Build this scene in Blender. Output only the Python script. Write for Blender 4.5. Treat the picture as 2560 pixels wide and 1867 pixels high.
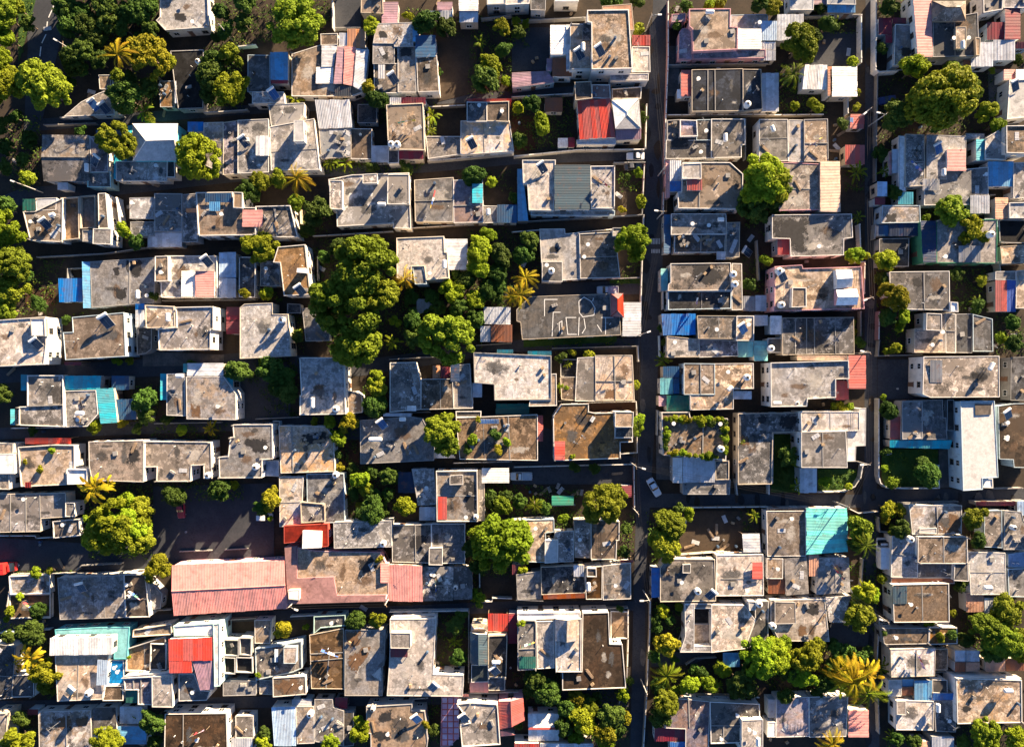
import bpy, math, random, hashlib
import numpy as np
from mathutils import Vector, Matrix

random.seed(7)
R = random.Random(11)
sc = bpy.context.scene
for o in list(bpy.data.objects):
    bpy.data.objects.remove(o)

# ------------------------------------------------------------------ camera
CAM_H = 155.0
FPX = 2560 * 24 / 36.0          # focal length in photograph pixels
cam_d = bpy.data.cameras.new('camera')
cam_d.lens = 24; cam_d.sensor_width = 36; cam_d.sensor_fit = 'HORIZONTAL'
cam_d.clip_start = 1; cam_d.clip_end = 5000
cam = bpy.data.objects.new('camera', cam_d)
sc.collection.objects.link(cam)
cam.location = (0, 0, CAM_H)
sc.camera = cam

# ------------------------------------------------------------------ light
SUN_AZ = math.degrees(math.atan2(0.58, 0.81))     # clockwise from image-up (+Y)
SUN_EL = 14.0
world = bpy.data.worlds.new('World'); sc.world = world
world.use_nodes = True
wn = world.node_tree.nodes; wl = world.node_tree.links
for n in list(wn): wn.remove(n)
sky = wn.new('ShaderNodeTexSky'); sky.sky_type = 'NISHITA'; sky.sun_disc = False
sky.sun_elevation = math.radians(SUN_EL); sky.sun_rotation = math.radians(SUN_AZ)
sky.air_density = 0.58; sky.dust_density = 0.1; sky.ozone_density = 3.5
bg = wn.new('ShaderNodeBackground'); bg.inputs['Strength'].default_value = 0.05
wo = wn.new('ShaderNodeOutputWorld')
wl.new(sky.outputs[0], bg.inputs[0]); wl.new(bg.outputs[0], wo.inputs[0])
sun_d = bpy.data.lights.new('sun', 'SUN'); sun_d.energy = 5.0; sun_d.angle = math.radians(0.5)
sun_d.color = (1.0, 0.765, 0.50)
sun = bpy.data.objects.new('sun', sun_d); sc.collection.objects.link(sun)
to_sun = Vector((math.sin(math.radians(SUN_AZ)) * math.cos(math.radians(SUN_EL)),
                 math.cos(math.radians(SUN_AZ)) * math.cos(math.radians(SUN_EL)),
                 math.sin(math.radians(SUN_EL))))
sun.rotation_euler = to_sun.to_track_quat('Z', 'Y').to_euler()
sun.location = to_sun * 200
sc.view_settings.view_transform = 'Standard'; sc.view_settings.look = 'None'
sc.view_settings.gamma = 1; sc.view_settings.exposure = 2.46
sc.view_settings.use_curve_mapping = False
sc.render.engine = 'CYCLES'
sc.cycles.use_denoising = True
sc.cycles.max_bounces = 5; sc.cycles.diffuse_bounces = 3; sc.cycles.transparent_max_bounces = 6

# ------------------------------------------------------------------ basic helpers
COL = sc.collection
_t = [0.0, 0.0, 1.0]
TS = 640 / 2203.0
def T(c, r):
    """choose the part of the photograph in which the following pixel numbers were read"""
    _t[0] = 640.0 * c; _t[1] = (0, 480, 960, 1387)[r]; _t[2] = TS
def TO():
    _t[0] = 0; _t[1] = 0; _t[2] = 2560 / 2265.0
def P(x, y, h=0.0):
    px = _t[0] + x * _t[2]; py = _t[1] + y * _t[2]
    k = (CAM_H - h) / FPX
    return ((px - 1280) * k, (933.5 - py) * k)
def M_PER(h=0.0):
    return _t[2] * (CAM_H - h) / FPX
def nums(s):
    return [float(v) for v in s.replace(',', ' ').split()]
def poly(s, h):
    v = nums(s) if isinstance(s, str) else s
    if len(v) == 4:
        x0, y0, x1, y1 = v
        q = [(x0, y0), (x1, y0), (x1, y1), (x0, y1)]
    else:
        q = list(zip(v[0::2], v[1::2]))
    return [P(a, b, h) for a, b in q]
def area(p):
    return 0.5 * sum(p[i][0] * p[(i + 1) % len(p)][1] - p[(i + 1) % len(p)][0] * p[i][1] for i in range(len(p)))
def ccw(p):
    return p if area(p) > 0 else p[::-1]
def centroid(p):
    return (sum(a for a, b in p) / len(p), sum(b for a, b in p) / len(p))
def offset(p, d):
    """move every edge of a ccw polygon inwards by d"""
    n = len(p); out = []
    for i in range(n):
        a = Vector(p[i - 1]); b = Vector(p[i]); c = Vector(p[(i + 1) % n])
        e1 = (b - a).normalized(); e2 = (c - b).normalized()
        n1 = Vector((-e1.y, e1.x)); n2 = Vector((-e2.y, e2.x))
        m = n1 + n2
        if m.length < 1e-4: m = n1.copy()
        m.normalize()
        k = d / max(0.35, m.dot(n1))
        out.append((b.x + m.x * k, b.y + m.y * k))
    return out
def inside(pt, p):
    x, y = pt; c = False; n = len(p); j = n - 1
    for i in range(n):
        xi, yi = p[i]; xj, yj = p[j]
        if (yi > y) != (yj > y) and x < (xj - xi) * (y - yi) / (yj - yi) + xi: c = not c
        j = i
    return c

def mesh(name, V, F, m=None):
    me = bpy.data.meshes.new(name)
    me.from_pydata([tuple(v) for v in V], [], F)
    if m is not None: me.materials.append(m)
    me.update()
    return me
def link(name, me, parent=None, loc=(0, 0, 0)):
    o = bpy.data.objects.new(name, me)
    COL.objects.link(o); o.location = loc
    if parent is not None: o.parent = parent
    return o
def tag(o, label=None, cat=None, group=None, kind=None):
    if label: o['label'] = label
    if cat: o['category'] = cat
    if group: o['group'] = group
    if kind: o['kind'] = kind
    return o
def prism(p, z0, z1):
    n = len(p)
    V = [(x, y, z0) for x, y in p] + [(x, y, z1) for x, y in p]
    F = [tuple(range(n - 1, -1, -1)), tuple(range(n, 2 * n))]
    F += [(i, (i + 1) % n, n + (i + 1) % n, n + i) for i in range(n)]
    return V, F
def boxVF(cx, cy, cz, sx, sy, sz, rz=0.0):
    c, s = math.cos(rz), math.sin(rz)
    V = []
    for dz in (-.5, .5):
        for dx, dy in ((-.5, -.5), (.5, -.5), (.5, .5), (-.5, .5)):
            x, y = dx * sx, dy * sy
            V.append((cx + x * c - y * s, cy + x * s + y * c, cz + dz * sz))
    return V, [(3, 2, 1, 0), (4, 5, 6, 7), (0, 1, 5, 4), (1, 2, 6, 5), (2, 3, 7, 6), (3, 0, 4, 7)]
def join(*vfs):
    V, F = [], []
    for v, f in vfs:
        o = len(V); V += list(v); F += [tuple(i + o for i in q) for q in f]
    return V, F
def lathe(prof, n=12, cx=0, cy=0, cz=0):
    V, F = [], []
    for r, z in prof:
        for k in range(n):
            a = 2 * math.pi * k / n
            V.append((cx + r * math.cos(a), cy + r * math.sin(a), cz + z))
    for i in range(len(prof) - 1):
        for k in range(n):
            F.append((i * n + k, i * n + (k + 1) % n, (i + 1) * n + (k + 1) % n, (i + 1) * n + k))
    F.append(tuple(range(n - 1, -1, -1)))
    F.append(tuple((len(prof) - 1) * n + k for k in range(n)))
    return V, F
def tube(pts, radii, n=6):
    V, F = [], []
    for i, p in enumerate(pts):
        a = Vector(pts[max(0, i - 1)]); b = Vector(pts[min(len(pts) - 1, i + 1)])
        d = (b - a).normalized()
        u = d.orthogonal().normalized(); w = d.cross(u)
        for k in range(n):
            t = 2 * math.pi * k / n
            q = Vector(p) + (u * math.cos(t) + w * math.sin(t)) * radii[i]
            V.append(tuple(q))
    for i in range(len(pts) - 1):
        for k in range(n):
            F.append((i * n + k, i * n + (k + 1) % n, (i + 1) * n + (k + 1) % n, (i + 1) * n + k))
    F.append(tuple(range(n - 1, -1, -1))); F.append(tuple((len(pts) - 1) * n + k for k in range(n)))
    return V, F

# ------------------------------------------------------------------ materials
class NT:
    def __init__(s, name):
        s.m = bpy.data.materials.new(name); s.m.use_nodes = True
        s.n = s.m.node_tree.nodes; s.l = s.m.node_tree.links
        s.b = s.n['Principled BSDF']
        s.pos = s.n.new('ShaderNodeNewGeometry').outputs['Position']
        s.rnd = s.n.new('ShaderNodeObjectInfo').outputs['Random']
    def noise(s, scale, detail=3, rough=.55, off=0.0, vec=None, stretch=None):
        t = s.n.new('ShaderNodeTexNoise'); t.inputs['Scale'].default_value = scale
        t.inputs['Detail'].default_value = detail; t.inputs['Roughness'].default_value = rough
        v = vec or s.pos
        if off or stretch:
            mp = s.n.new('ShaderNodeMapping'); s.l.new(v, mp.inputs[0])
            mp.inputs['Location'].default_value = (off, off * 1.7, off * .3)
            if stretch: mp.inputs['Scale'].default_value = stretch
            v = mp.outputs[0]
        s.l.new(v, t.inputs['Vector'])
        return t.outputs[0]
    def ramp(s, x, a, b, lo=0.0, hi=1.0):
        r = s.n.new('ShaderNodeMapRange'); r.interpolation_type = 'SMOOTHSTEP'
        s.l.new(x, r.inputs['Value'])
        r.inputs['From Min'].default_value = a; r.inputs['From Max'].default_value = b
        r.inputs['To Min'].default_value = lo; r.inputs['To Max'].default_value = hi
        return r.outputs[0]
    def math(s, op, a, b):
        q = s.n.new('ShaderNodeMath'); q.operation = op
        for i, v in enumerate((a, b)):
            if isinstance(v, (int, float)): q.inputs[i].default_value = v
            else: s.l.new(v, q.inputs[i])
        return q.outputs[0]
    def mix(s, fac, a, b, mode='MIX'):
        q = s.n.new('ShaderNodeMix'); q.data_type = 'RGBA'; q.blend_type = mode
        for i, v in ((0, fac), (6, a), (7, b)):
            if isinstance(v, (int, float)): q.inputs[i].default_value = v
            elif isinstance(v, tuple): q.inputs[i].default_value = (*v[:3], 1)
            else: s.l.new(v, q.inputs[i])
        return q.outputs[2]
    def done(s, col, rough=.9, bump=None, bs=.3, dist=.05, metal=0.0, spec=.3):
        if isinstance(col, tuple): s.b.inputs['Base Color'].default_value = (*col, 1)
        else: s.l.new(col, s.b.inputs['Base Color'])
        if isinstance(rough, float): s.b.inputs['Roughness'].default_value = rough
        else: s.l.new(rough, s.b.inputs['Roughness'])
        s.b.inputs['Metallic'].default_value = metal
        s.b.inputs['Specular IOR Level'].default_value = spec
        if bump is not None:
            b = s.n.new('ShaderNodeBump'); b.inputs['Strength'].default_value = bs; b.inputs['Distance'].default_value = dist
            s.l.new(bump, b.inputs['Height']); s.l.new(b.outputs[0], s.b.inputs['Normal'])
        return s.m
def mul(c, k): return tuple(min(1, v * k) for v in c)

CONC = {'g': (.36, .345, .34), 'l': (.52, .485, .455), 't': (.46, .385, .32), 'b': (.28, .20, .135),
        'd': (.15, .15, .155), 'x': (.028, .034, .048), 'k': (.035, .036, .04), 'q': (.11, .068, .038), 'v': (.33, .29, .32),
        'w': (.82, .81, .79), 'r': (.40, .065, .05), 'm': (.20, .03, .04), 'p': (.62, .26, .24),
        'o': (.50, .20, .08), 'n': (.02, .05, .12), 's': (.42, .44, .47), 'c': (.04, .36, .42), 'e': (.02, .15, .11),
        'u': (.03, .20, .50), 'y': (.10, .42, .42), 'a': (.28, .10, .05), 'z': (.09, .125, .14)}
SHEET = {'s': (.52, .545, .59), 'w': (.80, .79, .77), 'u': (.02, .17, .50), 'u2': (.025, .09, .19), 'u3': (.13, .36, .58),
         'u5': (.42, .56, .72), 'c': (.03, .38, .48), 'y': (.16, .44, .46), 'y2': (.14, .60, .56), 'n': (.012, .032, .085),
         'r': (.50, .065, .05), 'r2': (.46, .10, .085), 'm': (.20, .025, .04), 'p': (.66, .27, .245), 'v': (.34, .21, .26),
         'o': (.55, .24, .11), 'o2': (.75, .16, .03), 'a': (.24, .085, .04), 'a2': (.55, .30, .20), 'e': (.015, .13, .10),
         'e2': (.02, .26, .17), 'z': (.05, .085, .11), 'i': (.62, .44, .33), 'g': (.25, .26, .28), 'd': (.05, .06, .075),
         't': (.40, .34, .27), 'l': (.45, .44, .42), 'b': (.22, .16, .11), 'r4': (.60, .075, .055), 'u4': (.02, .10, .48)}
WALL = {'w': (.68, .655, .61), 'cr': (.60, .53, .42), 'gr': (.38, .37, .36), 'pb': (.45, .55, .60), 'p': (.55, .30, .33),
        'c': (.10, .42, .48), 'y': (.42, .60, .55), 'e': (.05, .22, .12), 't': (.48, .41, .32), 'r': (.40, .07, .05),
        'b': (.28, .21, .15), 'bl': (.27, .262, .25),
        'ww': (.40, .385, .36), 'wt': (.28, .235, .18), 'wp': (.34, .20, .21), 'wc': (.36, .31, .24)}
_mc = {}
def conc(c):
    k = ('conc', c)
    if k not in _mc:
        base = CONC[c]; s = NT('weathered_concrete_' + c)
        plain = c in 'wrmponcesuyaz'; q = .35 if plain else 1.0
        # per-roof shift and per-roof dirtiness so that neighbouring roofs weather differently
        sh = s.n.new('ShaderNodeVectorMath'); sh.operation = 'ADD'; s.l.new(s.pos, sh.inputs[0])
        cx = s.n.new('ShaderNodeCombineXYZ'); r9 = s.math('MULTIPLY', s.rnd, 90.0)
        for i in range(3): s.l.new(r9, cx.inputs[i])
        s.l.new(cx.outputs[0], sh.inputs[1])
        sv = s.n.new('ShaderNodeVectorMath'); sv.operation = 'SCALE'; s.l.new(sh.outputs[0], sv.inputs[0])
        s.l.new(s.ramp(s.math('FRACT', s.math('MULTIPLY', s.rnd, 53.9), 0), 0, 1, .65, 1.75), sv.inputs['Scale']); v = sv.outputs[0]
        fr = lambda m: s.math('FRACT', s.math('MULTIPLY', s.rnd, m), 0)
        dirt = s.ramp(fr(17.3), 0, 1, -.05, .09); pale = s.ramp(fr(29.1), 0, 1, -.08, .05); brown = fr(41.7)
        fine = s.noise(1.9, 5, .8, vec=v)
        col = s.mix(s.ramp(s.noise(.8, 6, .74, 9.0, v), .44, .56, 0, .9 * q), base, mul(base, .52))
        if not plain:
            warm = (base[0] * 1.15, base[1] * .84, base[2] * .52)
            cool = (base[0] * .84, base[1] * .95, base[2] * 1.14)
            col = s.mix(s.math('MULTIPLY', brown, s.ramp(s.noise(.16, 6, .7, 40.0, v), .43, .55, 0, .9)), col, s.mix(.7, col, warm))
            col = s.mix(s.ramp(s.noise(.2, 5, .65, 71.0, v), .5, .6, 0, .8), col, s.mix(.55, col, cool))
        col = s.mix(s.ramp(s.math('ADD', s.noise(.26, 8, .74, 3.1, v), dirt), .50, .565, 0, .88 * q), col, mul((base[0] * 1.05, base[1], base[2] * .95), .33))
        col = s.mix(s.ramp(s.math('ADD', s.noise(.5, 7, .76, 60.0, v), pale), .56, .61, 0, .8 * q), col, mul(base, 1.6))
        col = s.mix(s.ramp(s.math('ADD', s.noise(.21, 7, .78, 83.0, v), dirt), .60, .63, 0, .92 * q), col, mul(base, .13))
        col = s.mix(s.ramp(s.noise(1.1, 5, .72, 21.0, v, (1.0, .14, 1)), .53, .64, 0, .55 * q), col, mul(base, .40))
        col = s.mix(s.ramp(fine, .44, .60, 0, .55 * q), col, mul(base, .42))
        j = s.ramp(s.rnd, 0, 1, .55, 1.22)
        cc = s.n.new('ShaderNodeCombineColor')
        for i in range(3): s.l.new(j, cc.inputs[i])
        col = s.mix(1.0, col, cc.outputs[0], 'MULTIPLY')
        hs = s.n.new('ShaderNodeHueSaturation'); s.l.new(col, hs.inputs['Color']); s.l.new(s.ramp(fr(67.3), 0, 1, .45, 1.35), hs.inputs['Saturation'])
        _mc[k] = s.done(hs.outputs[0], .9, fine, .4, .06, spec=.2)
    return _mc[k]
def sheet(c):
    k = ('sheet', c)
    if k not in _mc:
        base = SHEET[c]; s = NT('ribbed_sheet_' + c)
        cc = s.n.new('ShaderNodeHueSaturation'); cc.inputs['Color'].default_value = (*base, 1)
        s.l.new(s.ramp(s.rnd, 0, 1, .78, 1.12), cc.inputs['Value'])
        s.l.new(s.ramp(s.rnd, 0, 1, .86, 1.05), cc.inputs['Saturation'])
        col = cc.outputs[0]
        rusty = {'a': .95, 'a2': .8, 's': .35, 'v': .45, 'g': .4, 'b': .6, 'w': .22}.get(c, .3)
        col = s.mix(s.ramp(s.noise(.6, 6, .72, 5.0), .44, .62, 0, .55), col, s.mix(.14, mul(base, .5), (.30, .29, .28)))
        col = s.mix(s.ramp(s.noise(.8, 5, .7, 31.0), .56, .66, 0, rusty), col, (.20, .075, .035))
        col = s.mix(s.ramp(s.noise(3.0, 3, .6, 50.0), .4, .8, 0, .22), col, mul(base, .6))
        _mc[k] = s.done(col, .62, s.noise(2.0, 2), .15, .03, spec=.25)
    return _mc[k]
def wallm(c):
    k = ('wall', c)
    if k not in _mc:
        base = WALL[c]; s = NT('painted_render_' + c)
        col = s.mix(s.ramp(s.noise(.5, 4, .6, 2.0), .4, .72, 0, .5), base, mul(base, .62))
        col = s.mix(s.ramp(s.noise(1.6, 4, .65, 7.0, stretch=(1, 1, .3)), .55, .75, 0, .55), col, mul(base, .35))
        j = s.ramp(s.rnd, 0, 1, .85, 1.1)
        cc = s.n.new('ShaderNodeCombineColor')
        for i in range(3): s.l.new(j, cc.inputs[i])
        col = s.mix(1.0, col, cc.outputs[0], 'MULTIPLY')
        _mc[k] = s.done(col, .88, s.noise(6, 2), .15, .03)
    return _mc[k]
def simple(name, c, rough=.6, var=.3, scale=2.0, metal=0.0, spec=.4):
    k = ('s', name)
    if k not in _mc:
        s = NT(name)
        col = s.mix(s.ramp(s.noise(scale, 3), .4, .7, 0, var), c, mul(c, .55))
        _mc[k] = s.done(col, rough, None, metal=metal, spec=spec)
    return _mc[k]
def leafm(name, c, tr=.35, hv=.5):
    k = ('leaf', name)
    if k not in _mc:
        s = NT(name)
        n1 = s.noise(.45, 3, .6, 1.0); n2 = s.noise(6.0, 2, .7, 4.0)
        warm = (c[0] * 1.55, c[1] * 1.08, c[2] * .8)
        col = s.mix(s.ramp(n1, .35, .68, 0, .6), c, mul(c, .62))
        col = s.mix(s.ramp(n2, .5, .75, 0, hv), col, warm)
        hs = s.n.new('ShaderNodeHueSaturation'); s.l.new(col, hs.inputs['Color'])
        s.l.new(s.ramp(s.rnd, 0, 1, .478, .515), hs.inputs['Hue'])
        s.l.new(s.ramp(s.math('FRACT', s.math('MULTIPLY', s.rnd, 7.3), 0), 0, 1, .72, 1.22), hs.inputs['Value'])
        m = s.done(hs.outputs[0], .75, spec=.15)
        td = s.n.new('ShaderNodeBsdfTranslucent'); s.l.new(hs.outputs[0], td.inputs[0])
        ms = s.n.new('ShaderNodeMixShader'); ms.inputs[0].default_value = tr
        s.l.new(s.b.outputs[0], ms.inputs[1]); s.l.new(td.outputs[0], ms.inputs[2])
        s.l.new(ms.outputs[0], s.n['Material Output'].inputs[0])
        _mc[k] = m
    return _mc[k]
def groundm(name, c, c2, sc1=.25, bs=.4):
    k = ('g', name)
    if k not in _mc:
        s = NT(name)
        col = s.mix(s.ramp(s.noise(sc1, 5, .65, 3.0), .38, .64), c, c2)
        col = s.mix(s.ramp(s.noise(2.2, 4, .7, 12.0), .45, .75, 0, .6), col, mul(c, .45))
        col = s.mix(s.ramp(s.noise(.6, 4, .7, 28.0), .62, .72, 0, .5), col, mul(c2, 1.5))
        _mc[k] = s.done(col, .95, s.noise(7, 4, .7), bs, .06)
    return _mc[k]

GLASS = simple('window_glass', (.02, .028, .035), .12, .2, 1.0, spec=.6)
FRAME = simple('window_frame_paint', (.62, .62, .60), .5)
FRAMED = simple('window_frame_brown', (.10, .07, .05), .6)
METAL = simple('galvanised_metal', (.38, .39, .40), .45, .4, 3.0, .4)
TANKW = simple('white_plastic', (.74, .74, .72), .45, .25, 1.2)
TANKD = simple('black_plastic', (.03, .03, .032), .5)
PANEL = simple('solar_absorber_glass', (.018, .032, .06), .18, .2, .8, spec=.7)
PANELB = simple('solar_absorber_blue', (.03, .09, .24), .2, .2, .8, spec=.7)
WOOD = simple('weathered_timber', (.24, .17, .11), .85, .5, 2.5)
PAINTW = simple('worn_white_paint', (.72, .72, .70), .85, .4, 2.0)
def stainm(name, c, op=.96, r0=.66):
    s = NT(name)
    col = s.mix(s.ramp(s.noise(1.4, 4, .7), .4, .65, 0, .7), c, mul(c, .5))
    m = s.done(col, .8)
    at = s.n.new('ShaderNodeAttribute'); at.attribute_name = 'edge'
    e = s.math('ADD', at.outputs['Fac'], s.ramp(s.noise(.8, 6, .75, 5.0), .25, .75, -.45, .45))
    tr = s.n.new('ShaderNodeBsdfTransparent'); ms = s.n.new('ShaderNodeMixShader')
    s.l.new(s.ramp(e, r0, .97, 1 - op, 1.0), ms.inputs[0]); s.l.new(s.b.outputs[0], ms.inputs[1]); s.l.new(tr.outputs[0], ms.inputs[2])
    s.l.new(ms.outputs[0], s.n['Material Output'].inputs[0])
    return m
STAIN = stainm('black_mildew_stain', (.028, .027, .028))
STAINB = stainm('brown_earth_stain', (.15, .085, .045))
STAINP = stainm('pale_cement_patch', (.56, .53, .49))
STAINS = [stainm('faint_grey_stain', (.06, .06, .06), .6, .45), stainm('faint_brown_stain', (.16, .10, .06), .6, .45), stainm('faint_pale_stain', (.60, .56, .50), .5, .45), stainm('mid_grey_stain', (.10, .10, .10), .7, .45)]
BARK = simple('tree_bark', (.13, .095, .065), .95, .5, 4.0)

# ------------------------------------------------------------------ buildings
HOUSES = []; BLOCKS = []; THINGS = []
cur = {}
_zj = [0]
def zj():
    _zj[0] = (_zj[0] + 1) % 17
    return _zj[0] * 0.004
def H(label, cat='house', name='house'):
    f = 1.0
    if not any(w in label for w in ('garden', 'plant', 'hedge', 'terrace', 'rubbish', 'litter', 'messy', 'zinc-roofed', 'open brown pits', 'patch roofs', 'overgrown', 'white building', 'slate', 'pink', 'red corner', 'golden palm', 'three roof bays', 'red ribbed', 'roofless', 'slab gap', 'ragged')):
        f = (0.95, 1.0, 1.05, 1.12, 1.22, 1.34)[int(hashlib.md5(label.encode()).hexdigest(), 16) % 6]
    cur.clear(); cur.update(label=label, cat=cat, name=name, root=None, z=0.0, f=f)
def root_at(p):
    if cur['root'] is None:
        c = centroid(p)
        e = bpy.data.objects.new(cur['name'], None); COL.objects.link(e)
        e.empty_display_size = .5
        e.location = (c[0], c[1], 0)
        tag(e, cur['label'], cur['cat'])
        cur['root'] = e; cur['o'] = c
        HOUSES.append(dict(root=e, label=cur['label'], c=c, polys=[]))
    return cur['root']
def part(name, V, F, m, sub=None):
    ox, oy = cur['o']
    if sub is not None: pass
    return link(name, mesh(name, [(x - ox, y - oy, z) for x, y, z in V], F, m), cur['root'])
_wr = ['w', 'w', 'w', 'cr', 'gr', 'bl', 'pb', 't']
def F(h, pts, roof='g', wall='w', p=.25, z=0.0):
    """flat-roofed block: rendered wall, concrete roof slab, parapet"""
    h *= cur["f"]; z *= cur["f"]
    hh = h + zj()
    q = ccw([(x + R.uniform(-.11, .11), y + R.uniform(-.11, .11)) for x, y in poly(pts, hh)]); root_at(q)
    if wall == 'w' and R.random() < .55: wall = _wr[R.randrange(len(_wr))]
    if p < 1: p *= .7
    wm = wallm(wall)
    a = abs(area(q))
    zb = z if z > 0 else -.05
    if hh - .14 > zb + .1:
        w = part('wall', *prism(q, zb, hh - .13), wm)
    slab = offset(q, -.09)
    rf = part('roof', *prism(slab, hh - .14, hh), conc(roof))
    if p > .03:
        t = .17 if p > .12 else .13
        o_, i_ = offset(slab, .025), offset(slab, .025 + t)
        n = len(o_)
        V = [(x, y, hh - .02) for x, y in o_] + [(x, y, hh + p) for x, y in o_] + \
            [(x, y, hh + p) for x, y in i_] + [(x, y, hh - .02) for x, y in i_]
        Fc = []
        for i in range(n):
            j = (i + 1) % n
            for a0, b0 in ((0, 1), (1, 2), (2, 3)):
                Fc.append((a0 * n + i, a0 * n + j, b0 * n + j, b0 * n + i))
        part('parapet', V, Fc, wm)
    BLOCKS.append(dict(house=HOUSES[-1], poly=q, z0=z, z1=hh, p=p, wall=wall, kind='F', a=a, roof=roof))
    HOUSES[-1]['polys'].append(q)
    cur['z'] = hh
    return q
RIBP = [(0, 0), (.05, 1), (.11, 1), (.16, 0), (.33, 0), (.38, 1), (.44, 1), (.49, 0), (.66, 0), (.71, 1), (.77, 1), (.82, 0), (1.0, 0)]
def sheets(c4, col, name='roof_sheet', wid=1.05, rib=.026):
    """corrugated sheets laid side by side; c4 = eave-to-eave corners A,B (start edge) and D,C (end edge), each (x,y,z)"""
    A, B, C, D = [Vector(v) for v in c4]     # run goes A->D and B->C, array goes A->B
    L = max((B - A).length, (C - D).length)
    n = max(1, round(L / wid))
    up = (B - A).cross(D - A)
    if up.z < 0: up = -up
    up.normalize()
    for i in range(n):
        u0, u1 = i / n, (i + 1) / n
        dz = R.uniform(0, .018) + (i % 2) * .012
        e0, e1 = R.uniform(-.012, .012), R.uniform(-.012, .012)
        V = []
        rows = (0 + e0, .5, 1 + e1)
        for t in rows:
            for u, r in RIBP:
                uu = u0 + (u1 - u0) * u * 1.01
                p0 = A.lerp(B, uu); p1 = D.lerp(C, uu)
                q = p0.lerp(p1, t) + up * (r * rib + dz)
                V.append(tuple(q))
        k = len(RIBP); Fc = []
        for a in range(len(rows) - 1):
            for b in range(k - 1):
                Fc.append((a * k + b, a * k + b + 1, (a + 1) * k + b + 1, (a + 1) * k + b))
        part(name, V, Fc, sheet(col))
def quad(pts):
    v = nums(pts)
    if len(v) == 4:
        x0, y0, x1, y1 = v
        return [(x0, y0), (x1, y0), (x1, y1), (x0, y1)]
    return list(zip(v[0::2], v[1::2]))
def wall_under(c4, z0, wall, inset=.12):
    """wall whose top follows the sheet above it"""
    q = [(v[0], v[1]) for v in c4]; zs = [v[2] for v in c4]
    if area(q) < 0: q = q[::-1]; zs = zs[::-1]
    q2 = offset(q, inset); n = len(q)
    V = [(x, y, z0) for x, y in q2] + [(q2[i][0], q2[i][1], zs[i] - .07) for i in range(n)]
    Fc = [tuple(range(n - 1, -1, -1)), tuple(range(n, 2 * n))] + [(i, (i + 1) % n, n + (i + 1) % n, n + i) for i in range(n)]
    part('wall', V, Fc, wallm(wall))
def S(pts, h=2.9, col='s', d='y', z=0.0, w=None, dh=.3):
    """lean-to roof of ribbed sheets on walls (w) or posts"""
    h *= cur["f"]; z *= cur["f"]
    h += zj()
    q = quad(pts)
    ha, hb = h + dh / 2, h - dh / 2
    hs = [ha, ha, hb, hb] if d == 'y' else [ha, hb, hb, ha]
    c = [(*P(q[i][0], q[i][1], hs[i]), hs[i]) for i in range(4)]
    root_at([(v[0], v[1]) for v in c])
    if d == 'y': sheets((c[0], c[1], c[2], c[3]), col)
    else: sheets((c[0], c[3], c[2], c[1]), col)
    flat = ccw([(v[0], v[1]) for v in c])
    if w is None and z < .5: w = _wr[R.randrange(len(_wr))]
    if w and w != 'P':
        wall_under(c, z if z > 0 else -.05, w)
    else:
        cx = sum(v[0] for v in c) / 4; cy = sum(v[1] for v in c) / 4
        for v in c:
            x = v[0] + (cx - v[0]) * .06; y = v[1] + (cy - v[1]) * .06
            part('post', *boxVF(x, y, (z - .05 + v[2]) / 2, .1, .1, v[2] - z + .0), WOOD)
    BLOCKS.append(dict(house=HOUSES[-1], poly=flat, z0=z, z1=h, p=0, wall=w or 'w', kind='S', a=abs(area(flat)), roof=col))
    HOUSES[-1]['polys'].append(flat)
    cur['z'] = h
def plane_roof(pts3, m, name='roof_plane', th=.07):
    n = len(pts3)
    V = [tuple(v) for v in pts3] + [(v[0], v[1], v[2] - th) for v in pts3]
    Fc = [tuple(range(n)), tuple(range(2 * n - 1, n - 1, -1))] + [(i, n + i, n + (i + 1) % n, (i + 1) % n) for i in range(n)]
    part(name, V, Fc, m)
def cap(a, b, m, w=.24):
    a = Vector(a); b = Vector(b); d = (b - a); L = d.length
    if L < .05: return
    V, Fc = tube([a + Vector((0, 0, .02)), b + Vector((0, 0, .02))], [w / 2, w / 2], 6)
    part('ridge_cap', V, Fc, m)
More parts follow.
